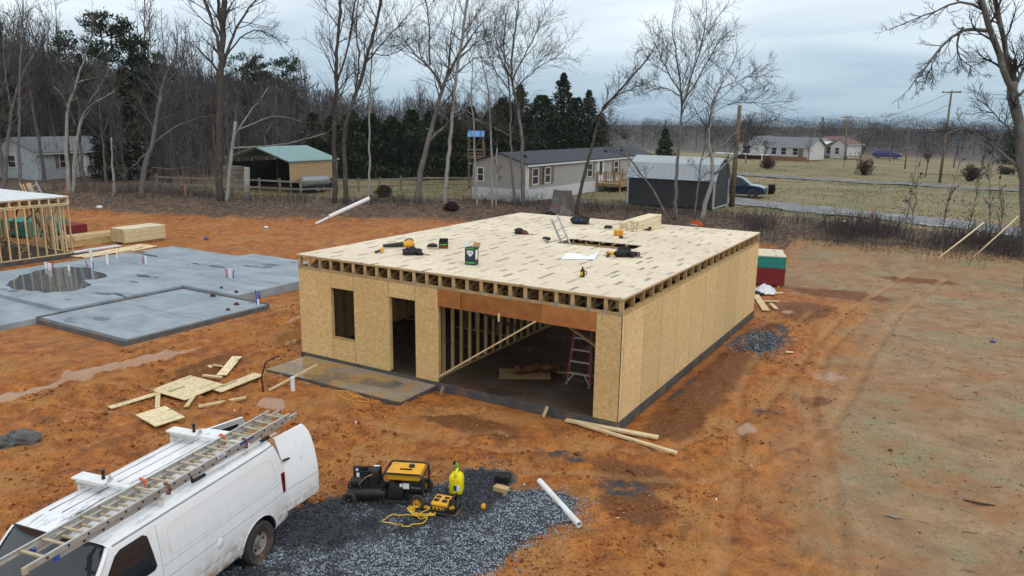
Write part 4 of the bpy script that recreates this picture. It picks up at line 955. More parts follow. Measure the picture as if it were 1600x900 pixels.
for k, (u, h) in enumerate(((33, 1.55), (38, 1.6))):
    p = on_y(u-2, 286+2*k, 5.85); q = p+np.array([.55, .75, -p[2]-.05]); board('stud', 'upright loose stud, %s of the pair standing at the far-left deck' % ('left one' if k == 0 else 'right one'), tuple(q), tuple(p), .06, .06, 'lumber')
p = on_y(44, 286, 5.85); q = p+np.array([.55, .75, -p[2]-.05]); board('plank', 'wide yellow plank standing beside the ladder at the far-left deck', tuple(q), tuple(p), .30, .04, 'lumber', 'plank', up=(.3, -1, 0))
r = ext_ladder('extension_ladder', ('extension_ladder', (0, 0, 0), 0, 'aluminium ladder standing beside the wide plank at the far-left deck', 'ladder'), 3.65, .4, 12, mats=('alu', 'alu'))
_b = on_y(51, 287, 5.85); _a = _b+np.array([.9, .9, -_b[2]-.05]); _d = (_b-_a)/np.linalg.norm(_b-_a); _s = np.array([.75, .55, 0]); _s = _s-(_s@_d)*_d; _s /= np.linalg.norm(_s); _n = np.cross(_d, _s)
r.matrix_world = Matrix(((_d[0], _s[0], _n[0], _a[0]), (_d[1], _s[1], _n[1], _a[1]), (_d[2], _s[2], _n[2], _a[2]), (0, 0, 0, 1)))

# lumber yard behind the slab
q = at(212, 380, 0.05)
def pack(loc, rz, dx, dy, n, th, label, mats, cat='boards', top=None, z0=.08):
    r = empty('board_pack', (loc[0], loc[1], loc[2]), rz, label, cat)
    for k in range(n):
        e, f_ = RNG.uniform(-.012, .012), RNG.uniform(-.012, .012); mb = MB(); mb.bx(-dx/2+e, dx/2+e, -dy/2+f_, dy/2+f_, z0+k*th+.001, z0+(k+1)*th-.001); mb.build('sheet', M[mats(k)] if k < n-1 or not top else M[top], r)
    for s in (-.35, .35): mb = MB(); mb.bx(s*dx-.045, s*dx+.045, -dy/2, dy/2, -.06, z0); mb.build('bearer', M['lumber'], r)
    return r
pack((q[0]-.6, q[1]+.6, tz(q[0], q[1])+.05), .0, 1.25, 2.4, 26, .028, 'tall pack of pale strand-board sheets on the soil behind the slab', lambda k: 'osb_new', top='deck')
q = at(197, 392, 0.03); o = MB().box((q[0]-.3, q[1]+.4, tz(q[0], q[1])+.07), (1.3, 2.3, .03), np.array(Matrix.Rotation(.1, 3, 'Z') @ Matrix.Rotation(.03, 3, 'X'))).build('sheet', M['osb_new'], label='strand-board sheet lying flat before the tall pale pack', cat='sheet')
q = at(160, 397, 0.03); o = MB().box((q[0], q[1], tz(q[0], q[1])+.05), (1.0, 2.6, .025), np.array(Matrix.Rotation(.12, 3, 'Z'))).build('sheet', M['osb_new'], label='long board lying at the back edge of the grey slab', cat='sheet')
q = at(150, 391, 0.03); o = MB().box((q[0], q[1], tz(q[0], q[1])+.07), (.4, 2.6, .06), np.array(Matrix.Rotation(.06, 3, 'Z'))).build('wrapped_board', M['white_sheet'], label='white wrapped board lying behind the plumbing stubs', cat='board')
q = at(152, 380, 0.05); r = empty('lumber_pile', (q[0]-.6, q[1]+.3, tz(q[0], q[1])), .06, 'loose pile of long studs beside the stud-frame house', 'lumber')
for j in range(5):
    for i in range(10-j):
        mb = MB(); e = RNG.uniform(-.5, .5); mb.beam((-.75+i*.16+j*.06, -2.0+e, .05+j*.1), (-.75+i*.16+j*.06+RNG.uniform(-.08, .08), 1.9+e, .05+j*.1), .13, .09); mb.build('stud', M['lumber_new' if RNG.random() < .6 else 'lumber'], r)
q = at(120, 368, 0.1); pack((q[0]-2.3, q[1]+.7, tz(q[0], q[1])), .05, 2.2, 1.2, 9, .05, 'dark red-edged board pack behind the studs of the left frame', lambda k: 'red_edge'); 
q = at(70, 372, 0.1); pack((q[0]-2.5, q[1]+.8, tz(q[0], q[1])), .05, 2.4, 2.4, 14, .06, 'teal-edged board pack seen through the left frame', lambda k: 'teal_edge')
# pack by the right rear corner
r = pack((8.82, 18.35, tz(8.8, 18)+.02), .28, 1.42, 1.9, 34, .0365, 'tall board pack, teal above red edges, behind the right rear corner', lambda k: 'red_edge' if k < 20 else 'teal_edge', top='deck')
def crump(p, a, b): return p+np.array([RNG.uniform(-.04, .04), RNG.uniform(-.04, .04), .05+.32*math.sin(a*3.1)*math.sin(b*3.1)*RNG.uniform(.6, 1.15)])
mb = MB(); mb.sheet((9.05, 15.75, 0), (9.75, 16.0, 0), (8.75, 16.9, 0), (9.55, 17.1, 0), 12, 14, crump); mb.v = [(p[0], p[1], p[2]+tz(9.2, 16.4)-.02) for p in mb.v]; mb.build('plastic_wrap', M['white_sheet'], label='crumpled white plastic wrap at the foot of the teal and red pack', cat='plastic', smooth=True)
mb = MB(); mb.lump((9.1, 15.7, tz(9.1, 15.7)+.08), (.5, .3, .2), 3, 10, 6, .4); mb.build('rubbish_bag', M['black'], label='black bag on the soil before the white plastic wrap', cat='bag', smooth=True)
for k, (u0, v0, u1, v1, w, lab) in enumerate(((1180, 461, 1197, 487, .26, 'longest pale offcut by the house rear corner, pointing at the camera'), (1192, 470, 1216, 474, .20, 'middle pale offcut lying crosswise by the rear corner'), (1204, 478, 1213, 485, .16, 'short pale offcut nearest the camera by the rear corner'), (1190, 460, 1222, 459, .2, 'offcut lying along the foot of the white wrap'))):
    a, b = at(u0, v0, .05), at(u1, v1, .05); za, zb = tz(a[0], a[1]), tz(b[0], b[1]); board('offcut', lab, (a[0], a[1], za+.05+.01*k), (b[0], b[1], zb+.05+.01*k), w, .03)
for (u, v, s, lab) in ((1233, 553, .16, 'small pale wood chip alone on the soil right of the gravel spill'),):
    a = at(u, v, .02); board('offcut', lab, (a[0]-.1, a[1]-.05, tz(a[0], a[1])+.03), (a[0]+.1, a[1]+.06, tz(a[0], a[1])+.03), .12, .02)

# planks in front
def gboard(u0, v0, u1, v1, w, h, label, mat='lumber_new', z0=None, z1=None, name='board', cat='board', lift=0):
    a, b = at(u0, v0, .05), at(u1, v1, .05); za = tz(a[0], a[1])+h/2+.045+lift if z0 is None else z0; zb = tz(b[0], b[1])+h/2+.045+lift if z1 is None else z1
    return board(name, label, (a[0], a[1], za), (b[0], b[1], zb), w, h, mat, cat)
gboard(884, 655, 1028, 685, .14, .05, 'wider plank lying before the right pier of the garage')
gboard(905, 663, 1057, 711, .09, .05, 'long thin stud lying outermost before the right pier of the garage', lift=.02)
gboard(171, 634, 252, 612, .20, .02, 'narrow strand-board strip at the left end of the offcuts', 'osb_new', name='offcut', cat='offcut')
gboard(246, 638, 247, 613, .11, .03, 'short stud butting the end of the narrow strip', name='offcut', cat='offcut', lift=.03)
gboard(291, 636, 303, 618, .10, .03, 'short stud leaning on the near edge of the large sheet', name='offcut', cat='offcut', lift=.03)
gboard(310, 633, 384, 619, .09, .05, 'stud lying alone near the van roof end of the offcuts', name='offcut', cat='offcut')
gboard(338, 609, 405, 587, .36, .02, 'long stamped strand-board strip at the right of the offcuts', 'osb_new', name='offcut', cat='offcut', lift=.05)
gboard(346, 585, 371, 562, .27, .02, 'short stamped strip farthest from the van among the offcuts', 'osb_new', name='offcut', cat='offcut', lift=.02)
gboard(317, 584, 346, 590, .09, .05, 'short stud between the farthest strip and the large sheet', name='offcut', cat='offcut')
gboard(333, 573, 348, 571, .09, .03, 'tiny pale block left of the farthest strip', name='offcut', cat='offcut')
gboard(326, 566, 330, 568, .09, .03, 'tiniest wood block at the back of the offcuts', name='offcut', cat='offcut')
def gsheet(c, dx, dy, rz, label, th=.018, tilt=(.02, .03), lift=.05):
    o = MB().box((c[0], c[1], tz(c[0], c[1])+lift), (dx, dy, th), np.array(Matrix.Rotation(rz, 3, 'Z') @ Matrix.Rotation(tilt[0], 3, 'X') @ Matrix.Rotation(tilt[1], 3, 'Y'))).build('offcut', M['osb_new'], label=label, cat='offcut'); return o
gsheet((-.40, -3.5, 0), 1.22, 1.2, .06, 'largest stamped strand-board sheet among the offcuts behind the van', lift=.15)
gsheet((.80, -5.1, 0), .92, .68, -.15, 'square strand-board piece lying alone between offcuts and van', lift=.12)
a, b = at(420, 609, .05), at(496, 573, .3); board('stake', 'long thin stake leaning up over the porch corner', (a[0], a[1], tz(a[0], a[1])+.02), (b[0], b[1], .36), .06, .04)
q = at(458, 613, 0); mb = MB(); mb.cyl((q[0], q[1], tz(q[0], q[1])-.15), (q[0], q[1], .40), .055, 14); o = mb.build('pipe_stub', M['white_plastic'], label='white plastic pipe standing up in front of the porch', cat='pipe', smooth=True, angle=40)
mb = MB(); qs = [at(412, 612, 0), at(409, 600, .25), at(412, 575, .75), at(424, 560, .8)]
P4 = [np.array([qs[0][0]+.0, qs[0][1], tz(qs[0][0], qs[0][1])-.05]), np.array([qs[0][0]-.08, qs[0][1]+.02, .35]), np.array([qs[0][0]+.02, qs[0][1]+.1, .75]), np.array([qs[0][0]+.28, qs[0][1]+.3, .92])]
mb.tube(P4, .02, 8); mb.build('cable_conduit', M['black'], label='black cable loop curving up from the soil at the left of the porch', cat='cable', smooth=True)
# long white pipe on the gravel edge
def pipe(a, b, r, label, name='plastic_pipe', thick=.008):
    a = np.array(a, float); b = np.array(b, float); d = (b-a); L_ = np.linalg.norm(d)
    mb = MB(); mb.lathe([(r, 0), (r, L_), (r-thick, L_), (r-thick, 0)], a, d, 20, closed=True); return mb.build(name, M['white_plastic'], label=label, cat='pipe', smooth=True, angle=40)
a, b = at(843, 752, .05), at(905, 819, .05); pipe((a[0], a[1], tz(a[0], a[1])+.06), (b[0], b[1], tz(b[0], b[1])+.07), .058, 'long white plastic pipe lying at the right edge of the gravel')
a = at(493, 349, .1)
for _ in range(8): a = at(493, 349, tz(a[0], a[1])+.08)
b = far(577, 310, (a-CAM)@_fw+1.5)
m_ = a+(b-a)*.25
pipe((a[0], a[1], tz(a[0], a[1])+.05), tuple(m_), .07, 'thin end of white pipe touching the orange bank behind the deck'); pipe(tuple(m_+np.array([0, 0, .02])), tuple(b), .13, 'thick white drain pipe lying up the bank behind the deck')
# white battens in the right-hand brush
for (u0, v0, u1, v1, lab) in ((1468, 402, 1537, 348, 'left of two pale poles leaning in the brush at right'), (1523, 400, 1591, 338, 'right of two pale poles leaning in the brush at right')):
    a = at(u0, v0, tz(15, 29)+.0); dep = (a-CAM)@_fw; b = far(u1, v1, dep+1.2); mb = MB(); mb.tube([a-(b-a)*.02, (a+b)/2+np.array([0, 0, -.01]), b], .035, 8); mb.build('pole', M['lumber_new'], label=lab, cat='pole', smooth=True)
# orange hazard board beyond the deck
q = far(1087, 349, 46); r = empty('warning_board', (q[0], q[1], tz(q[0], q[1])), -.4, 'bright orange sheet with white lettering lying up against the leaning tree', 'sign')
Hb = q[2]-tz(q[0], q[1])
mb = MB(); mb.prism([(-.65, 0), (.6, 0), (.5, .30), (.18, .50), (-.25, .42)], lambda a, b: (a, 0, Hb-.3+b), lambda a, b: (a, .04, Hb-.3+b)); mb.build('board', M['orange'], r)
mb = MB(); mb.bx(-.4, .3, -.004, -.001, Hb-.16, Hb-.08); mb.build('white_band', M['white_plastic'], r)
for s in (-.4, .4): mb = MB(); mb.bx(s-.03, s+.03, .0405, .08, -.1, Hb-.1); mb.build('post', M['lumber_grey'], r)

# ---------------------------------------------------------------- tools on the gravel
gz = lambda x, y: tz(x, y)+.015
ga, gb = at(600, 790, 0), at(650, 795, 0)
g = empty('generator', (7.77, -5.02, gz(7.77, -5.02)), .42, 'yellow and black petrol generator in a tube frame with wheels', 'generator', scale=1.0)
FL, FW, FH = .72, .52, .56
for s in (-1, 1):
    mb = MB(); y = s*FW/2
    mb.tube([(-FL/2, y, .10), (-FL/2, y, FH), (-FL/2+.05, y, FH+.05), (FL/2-.05, y, FH+.05), (FL/2, y, FH), (FL/2, y, .10), (FL/2-.04, y, .07), (-FL/2+.04, y, .07)], .018, 8, closed=True); mb.build('side_frame', M['black_metal'], g, smooth=True)
for x, z in ((-FL/2, FH), (FL/2, FH), (-FL/2, .10), (FL/2, .1)):
    mb = MB(); mb.tube([(x, -FW/2, z), (x, FW/2, z)], .018, 8); mb.build('cross_bar', M['black_metal'], g, smooth=True)
mb = MB(); mb.box((0, 0, FH-.02), (FL-.10, FW-.05, .15)); tk = mb.build('fuel_tank', M['yellow'], g, bevel=.035)
mb = MB(); mb.lathe([(0, .04), (.05, .04), (.055, .0), (.0, 0)], (.10, .04, FH+.056), (0, 0, 1), 14); mb.build('fuel_cap', M['black'], tk, smooth=True, angle=40)
mb = MB(); mb.box((.02, -.08, FH+.058), (.22, .06, .006)); mb.build('tank_badge', M['red_frame'], tk)
mb = MB(); mb.box((0, 0, FH+.055), (.34, .3, .012)); mb.build('tank_rib', M['yellow'], tk, bevel=.005)
mb = MB(); mb.box((-.14, 0, .26), (.30, .34, .28)); mb.build('engine', M['black'], g, bevel=.03); mb = MB(); mb.lathe([(0, 0), (.13, 0), (.14, .03), (.14, .07), (.06, .09), (0, .09)], (-.14, -.17, .27), (0, -1, 0), 20); mb.build('recoil_cover', M['black_metal'], g, smooth=True, angle=40)
mb = MB(); mb.tube([(.05, 0, .25), (.32, 0, .25)], .13, 18); mb.build('alternator', M['black_metal'], g, smooth=True, angle=40)
mb = MB(); mb.box((.15, -.22, .37), (.34, .05, .17)); mb.build('control_panel', M['black'], g, bevel=.01)
mb = MB(); mb.box((.06, -.247, .38), (.11, .006, .10)); mb.build('tag', M['white_plastic'], g); mb = MB(); mb.box((-.03, -.247, .39), (.05, .006, .06)); mb.build('tag', M['white_plastic'], g)
for k in range(4): mb = MB(); mb.cyl((.17+k*.045, -.246, .36), (.17+k*.045, -.256, .36), .016, 10); mb.build('socket', M['steel'], g)
def wheel(parent, c, r, w, hub, axis=(0, 1, 0), tyre='rubber'):
    c = np.array(c, float); mb = MB(); mb.lathe([(r*.55, -w*.4), (r*.62, -w/2), (r*.92, -w/2), (r, -w*.25), (r, w*.25), (r*.92, w/2), (r*.62, w/2), (r*.55, w*.4)], c, axis, 28, closed=True); wo = mb.build('wheel', M[tyre], parent, smooth=True, angle=50)
    mb = MB(); mb.lathe([(0, w*.28), (r*.2, w*.28), (r*.22, w*.1), (r*.5, w*.1), (r*.58, w*.35), (r*.58, -w*.35), (r*.5, -w*.1), (r*.22, -w*.1), (r*.2, -w*.28), (0, -w*.28)], c, axis, 28); mb.build('rim', M[hub], wo, smooth=True, angle=40)
    mb = MB(); ax = np.array(axis, float); rf = np.array([0, 0, 1.0]); u = np.cross(ax, rf)
    for k in range(6):
        a = k*math.pi/3; dd = math.cos(a)*u+math.sin(a)*rf; p = c+dd*r*.37
        for s in (-1, 1): mb.cyl(p+ax*w*.105*s, p+ax*w*.125*s, r*.09, 8)
    mb.build('rim_holes', M['black'], wo); return wo
for s in (-1, 1): wheel(g, (FL/2-.08, s*(FW/2+.07), .13), .14, .075, 'yellow')
for s in (-1, 1): mb = MB(); mb.box((-FL/2+.06, s*FW/2, .035), (.06, .06, .06)); mb.build('rubber_foot', M['rubber'], g)
# compressor
g = empty('air_compressor', (7.16, -5.42, gz(7.16, -5.42)), .55, 'dirty black wheeled air compressor left of the generator', 'compressor', scale=.84)
for y in (-.16, .16):
    mb = MB(); mb.lathe([(0, -.42), (.07, -.41), (.105, -.36), (.11, -.3), (.11, .3), (.105, .36), (.07, .41), (0, .42)], (.05, y, .22), (1, 0, 0), 20); mb.build('air_tank', M['black_metal'], g, smooth=True, angle=60)
mb = MB(); mb.box((.02, 0, .345), (.70, .34, .03)); mb.build('base_plate', M['black'], g)
mb = MB(); mb.tube([(-.28, -.1, .45), (-.05, -.1, .45)], .10, 16); mb.build('motor', M['black_metal'], g, smooth=True, angle=40)
mb = MB(); mb.box((.18, -.02, .46), (.18, .18, .22)); mb.build('pump', M['black'], g, bevel=.02)
mb = MB(); 
for k in range(5): mb.tube([(.16, .0, .50+.032*k), (.30, .0, .50+.032*k)], .09, 14)
mb.tube([(.08, .02, .62), (.17, .02, .62)], [.085, .085], 16); mb.build('cylinder_head', M['black_metal'], g, smooth=True, angle=40)
mb = MB(); mb.box((.02, .17, .50), (.62, .06, .36)); bg = mb.build('belt_guard', M['black_metal'], g, bevel=.03)
mb = MB(); mb.box((-.20, .138, .5), (.06, .006, .26)); mb.build('warning_label', M['paper'], bg); mb = MB(); mb.box((.22, .17, .682), (.12, .05, .004)); mb.build('warning_label', M['paper'], bg)
mb = MB(); mb.box((.02, -.07, .50), (.50, .02, .34)); bg = mb.build('guard_panel', M['black'], g)
mb = MB(); mb.box((-.14, -.082, .5), (.06, .004, .28)); mb.build('label_strip', M['paper'], bg)
mb = MB(); mb.tube([(.45, -.2, .26), (.62, -.2, .50), (.62, .2, .50), (.45, .2, .26)], .016, 8); mb.build('handle', M['black_metal'], g, smooth=True)
wheel(g, (-.30, -.30, .14), .15, .09, 'black_metal'); wheel(g, (-.30, .30, .14), .15, .09, 'black_metal')
mb = MB(); mb.tube([(-.30, -.34, .14), (-.30, .34, .14)], .015, 8); mb.build('axle', M['steel'], g); mb = MB(); mb.tube([(.34, -.14, .12), (.34, -.14, .0)], .02, 8); mb.tube([(.34, .14, .12), (.34, .14, .0)], .02, 8); mb.build('stand', M['rubber'], g)
mb = MB(); mb.tube([(.18, -.1, .62), (.05, -.2, .6), (-.1, -.22, .45), (-.05, -.2, .33)], .010, 6); mb.build('copper_line', M['lumber_dark'], g, smooth=True)
# fuel can
q = at(706, 777, 0); g = empty('fuel_can', (q[0]+.02, q[1]+.12, gz(q[0], q[1])), .35, 'bright yellow plastic fuel can with green and black spout', 'fuel can')
mb = MB(); w_, d_ = .25, .24
prof = [(0, .92), (.03, 1), (.26, 1), (.32, .93), (.36, .70), (.385, .45)]
V = []
for z, k in prof:
    for i in range(20):
        a = 2*math.pi*i/20; cx_, sx_ = math.cos(a), math.sin(a); e = .38; V.append((w_/2*k*math.copysign(abs(cx_)**e, cx_), d_/2*k*math.copysign(abs(sx_)**e, sx_), z))
F = [(j*20+i, j*20+(i+1) % 20, (j+1)*20+(i+1) % 20, (j+1)*20+i) for j in range(len(prof)-1) for i in range(20)]+[tuple(range(20))[::-1], tuple(5*20+i for i in range(20))]
mb.add(V, F); mb.build('can', M['yellow_can'], g, smooth=True, angle=55)
mb = MB(); mb.tube([(.01, -.10, .33), (.01, -.085, .40), (.01, .03, .44), (.01, .08, .38)], .022, 8); mb.build('handle', M['yellow_can'], g, smooth=True)
mb = MB(); mb.cyl((0, .06, .38), (0, .06, .43), .036, 12); sp = mb.build('collar', M['green'], g); mb = MB(); mb.tube([(0, .06, .43), (0, .065, .50), (-.04, .07, .53)], [.026, .024, .018], 10); mb.build('spout', M['green'], g, smooth=True); mb = MB(); mb.box((-.055, .07, .53), (.05, .05, .06)); mb.build('spout_cap', M['black'], g, bevel=.008)
mb = MB(); mb.box((.035, -.1215, .13), (.12, .004, .11)); lb_ = mb.build('label', M['paper'], g); mb = MB(); mb.box((.005, -.1245, .13), (.06, .003, .10)); mb.build('label_block', pm('label_green', (.02, .09, .07), (.015, .07, .05), 6, .5), lb_)
# portable power station / charger
q = at(690, 805, 0); g = empty('battery_charger', (q[0]+.02, q[1]+.1, gz(q[0], q[1])), .22, 'yellow and black four-port battery charger with carry handle on the gravel', 'charger')
mb = MB(); mb.box((0, 0, .075), (.46, .34, .13)); mb.build('base', M['black'], g, bevel=.03)
mb = MB(); mb.box((-.07, 0, .16), (.32, .30, .08), np.array(Matrix.Rotation(.12, 3, 'X'))); tp = mb.build('top_shell', M['yellow'], g, bevel=.025)
for k in range(2):
    for j in range(2): mb = MB(); mb.box((-.15+k*.15, -.05+j*.11, .205), (.09, .07, .02)); mb.build('battery_port', M['black'], tp, bevel=.008)
mb = MB(); mb.box((-.07, -.165, .10), (.22, .012, .05)); mb.build('socket_strip', M['yellow'], g, bevel=.004)
for k in range(3): mb = MB(); mb.box((-.13+k*.07, -.173, .1), (.04, .006, .03)); mb.build('socket', M['black'], g)
mb = MB(); mb.tube([(.12, -.14, .10), (.14, -.14, .27), (.16, .0, .30), (.14, .14, .27), (.12, .14, .10)], .022, 8); mb.tube([(.22, -.14, .08), (.24, -.13, .25), (.2, -.14, .28), (.14, -.14, .27)], .02, 8); mb.build('carry_handle', M['black'], g, smooth=True); mb = MB(); mb.box((.18, -.155, .16), (.10, .02, .05), np.array(Matrix.Rotation(-.35, 3, 'Y'))); mb.build('side_trim', M['yellow'], g, bevel=.005)
mb = MB(); mb.box((.0, 0, .02), (.52, .38, .03)); mb.build('skid', M['rubber'], g, bevel=.012)
# yellow cord
mb = MB(); cpt = []; cc = at(660, 803, 0); rr = random.Random(3)
for k in range(150):
    a = k*2*math.pi/24; rad = .22+.05*math.sin(k*.9)+rr.uniform(-.02, .02); cpt.append((cc[0]+rad*math.cos(a)*1.05+.02*math.sin(k*.31), cc[1]+rad*.62*math.sin(a)+.02*math.cos(k*.23), .04+.05*rr.random()))
for (u, v) in ((640, 808), (620, 803), (604, 807), (594, 815), (604, 819), (618, 816), (628, 816), (630, 820), (625, 825), (645, 824), (660, 820), (668, 812)):
    q = at(u, v, 0); cpt.append((q[0], q[1], .03))
q = np.array(cpt); ks = np.linspace(0, len(q)-1, 420); q = np.stack([np.interp(ks, np.arange(len(q)), q[:, i]) for i in range(3)], 1)
for _ in range(2): q[1:-1] = (q[:-2]+q[1:-1]*2+q[2:])/4
q[:, 2] += terr(q[:, 0], q[:, 1]); mb.tube(q, .009, 6); mb.build('power_lead', M['cord'], label='yellow extension cord piled and looping beside the generator', cat='cord', smooth=True)
mb = MB(); q = np.array([at(u, v, 0) for u, v in ((612, 735), (610, 715), (614, 690), (612, 668), (625, 655), (645, 640), (652, 625))]); ks = np.linspace(0, 6, 60); q = np.stack([np.interp(ks, np.arange(7), q[:, i]) for i in range(3)], 1)
for _ in range(6): q[1:-1] = (q[:-2]+q[1:-1]*2+q[2:])/4
q[:, 2] = terr(q[:, 0], q[:, 1])+.012; mb.tube(q, .007, 5); mb.build('power_lead', pm('dusty_cord', (.36, .25, .10), (.28, .17, .06), 6, .7), label='thin dusty cord running from the generator to the porch', cat='cord', smooth=True)
mb = MB(); th = np.linspace(0, 9, 50); q = np.stack([3.0+.9*np.cos(th)*.5+th*.08, -1.75+.16*np.sin(th), 0*th], 1); q[:, 2] = np.maximum(terr(q[:, 0], q[:, 1])+.012, np.where(q[:, 1] > -1.52, .115, -9)); mb.tube(q, .007, 5); mb.build('air_hose', M['cord'], label='thin tan hose looped along the porch edge', cat='hose', smooth=True)
# wood block with black box
q = at(783, 772, 0); board('wood_block', 'pale square wood block on the dark gravel', (q[0]-.14, q[1], tz(q[0], q[1])+.05), (q[0]+.14, q[1]+.02, tz(q[0], q[1])+.05), .14, .09, 'lumber', 'block')
q = at(786, 757, 0); r = empty('black_case', (q[0], q[1], gz(q[0], q[1])), .3, 'small black tool case behind the square wood block', 'case'); mb = MB(); mb.box((0, 0, .07), (.28, .2, .12)); mb.build('case', M['black'], r, bevel=.02); mb = MB(); mb.tube([(-.07, -.1, .10), (-.06, -.14, .12), (.06, -.14, .12), (.07, -.1, .10)], .012, 6); mb.build('handle', M['black_metal'], r, smooth=True)
q = at(755, 797, 0); mb = MB(); mb.lump((q[0], q[1], tz(q[0], q[1])+.05), (.07, .10, .12), 8, 8, 6, .3); mb.build('scrap', M['yellow'], label='small orange-yellow scrap standing on the pale gravel', cat='scrap', smooth=True)
q = at(553, 664, 0); r = empty('drink_can', (q[0], q[1], tz(q[0], q[1])+.035), .8, 'crushed red and white can on the clay before the porch', 'can'); mb = MB(); mb.lathe([(0, 0), (.028, 0), (.034, .015), (.030, .07), (.034, .13), (.028, .145), (0, .145)], (0, 0, 0), (1, 0, .1), 12); mb.build('can', M['red'], r, smooth=True, angle=40); mb = MB(); mb.lathe([(.0345, .03), (.032, .06)], (0, 0, 0), (1, 0, .1), 12); mb.build('white_band', M['white_plastic'], r)
# broken rock at far left
for k, (u, v, d, lab) in enumerate(((40, 688, (.75, .5, .32), 'largest dark rock at the left edge'), (12, 694, (.6, .45, .26), 'dark flat rock at the very left edge'), (22, 681, (.4, .35, .2), 'small brown rock behind the two dark ones'))):
    q = at(u, v, 0); mb = MB(); mb.lump((q[0], q[1], tz(q[0], q[1])+d[2]*.3), d, 20+k, 9, 6, .45); mb.build('rock', pm('rock%d' % k, (.15, .155, .155), (.06, .058, .055), 5, .85, .6, 12), label=lab, cat='rock')
for k, (u, v, lab) in enumerate(((985, 738, 'thin curved bark strip on the clay below the planks'), (1395, 808, 'pale split stick on the crust at lower right'), (1530, 787, 'long dark stick at the right of the crust'))):
    q = at(u, v, 0); mb = MB(); L_ = (.22, .32, .5)[k]; mb.tube([(q[0]-L_/2, q[1]+.02, tz(q[0], q[1])+.02), (q[0], q[1]-.02, tz(q[0], q[1])+.035), (q[0]+L_/2, q[1]+.03*k, tz(q[0]+L_/2, q[1])+.02)], [.012, .022, .01], 6); mb.build('stick', M['lumber_grey' if k == 1 else 'bark_bits'], label=lab, cat='stick')
# ---------------------------------------------------------------- the work van
t = NT('van_paint'); v = t.coord(rnd=False); sp = t.n('ShaderNodeSeparateXYZ'); t.l(v, sp.inputs[0])
c = t.mix(t.noise(v, 1.2, 4), (.76, .78, .80), (.84, .855, .87))
chalk = t.rng(t.noise(t.mapping(v, (.8, 3.2, 1)), 2.6, 7, .72), .50, .66)
top = t.rng(sp.outputs[2], 1.99, 2.06); fr = t.rng(sp.outputs[0], .2, 2.4)
c = t.mix(t.math('MULTIPLY', t.math('MULTIPLY', chalk, top), t.math('ADD', .3, t.math('MULTIPLY', fr, .6))), c, (.16, .175, .20))
low = t.rng(sp.outputs[2], 1.05, .42); mudn = t.rng(t.noise(v, 5, 7, .75), .36, .62)
c = t.mix(t.math('MULTIPLY', t.math('MULTIPLY', low, mudn), .85), c, (.34, .20, .10))
strk = t.rng(t.noise(t.mapping(v, (14, 14, .8)), 1.0, 5, .65), .52, .72); c = t.mix(t.math('MULTIPLY', strk, .16), c, (.42, .36, .28))
spk = t.rng(t.noise(v, 55, 2), .70, .76); c = t.mix(t.math('MULTIPLY', spk, .25), c, (.35, .27, .2))
t.col(c); t.set(t.math('ADD', .28, t.math('MULTIPLY', top, .25)), 0, .5, .25); M['van_paint'] = t.mat
t = NT('van_glass'); t.col((.014, .018, .021)); t.set(.06, 0, .8); M['van_glass'] = t.mat
M['seam'] = pm('panel_seam', (.34, .35, .36), (.26, .27, .275), 8, .7)
M['tail_red'] = pm('tail_lamp', (.16, .008, .012), (.10, .005, .008), 9, .15)
M['trim'] = pm('grey_trim', (.11, .11, .115), (.07, .07, .075), 9, .6)
M['wheel_steel'] = pm('wheel_steel', (.42, .40, .36), (.30, .28, .25), 9, .5, metal=.4, dirt=((.30, .2, .11), .6))
VS = .87
van = empty('cargo_van', (6.34, -7.97, 0.0), -1.37, 'dirty white cargo van with open rear doors parked on the gravel, lower left', 'van', scale=VS)
PROF = [(.84, .36), (.90, .38), (.945, .44), (.968, .58), (.98, .78), (.986, .96), (.982, 1.14), (.97, 1.34), (.95, 1.58), (.92, 1.80), (.885, 1.945), (.862, 1.985), (.835, 2.012), (.79, 2.04), (.70, 2.072), (.5, 2.104), (.25, 2.122), (0, 2.128)]
PR = np.array(PROF); al = np.r_[0, np.cumsum(np.hypot(*np.diff(PR, axis=0).T))]
def sideY(z): return float(np.interp(z, PR[:12, 1], PR[:12, 0]))
def roofZ(y): return float(np.interp(abs(y), PR[11:, 0][::-1], PR[11:, 1][::-1]))
def rearshift(z): return .30*max(0, (z-1.0)/1.1)**1.7
def xfront(z): return 3.02+.64*min(1, max(0, (1.975-z)/.73))
def vx(x, y, z):
    if x < -.2: 
        f = (-.2-x)/.65; x = x+rearshift(z)*f; y = y*(1-.035*f*f)
    if x > 2.3:
        f = (x-2.3)/.72; sh_ = (xfront(z)-3.02)+(.10*(1-(y/.87)**2) if z > 1.97 else 0); x = x+sh_*f
        if z > 2.0: z = z-.05*f*f*(z-1.985)/.14
    return x, y, z
ARC = (0.0, .40, .475)
xs = np.r_[np.linspace(-.85, .8, 56), np.linspace(.8, 3.02, 44)[1:]]
ss = np.r_[np.linspace(0, al[6], 34), np.linspace(al[6], al[-1], 40)[1:]]
py_, pz_ = np.interp(ss, al, PR[:, 0]), np.interp(ss, al, PR[:, 1])
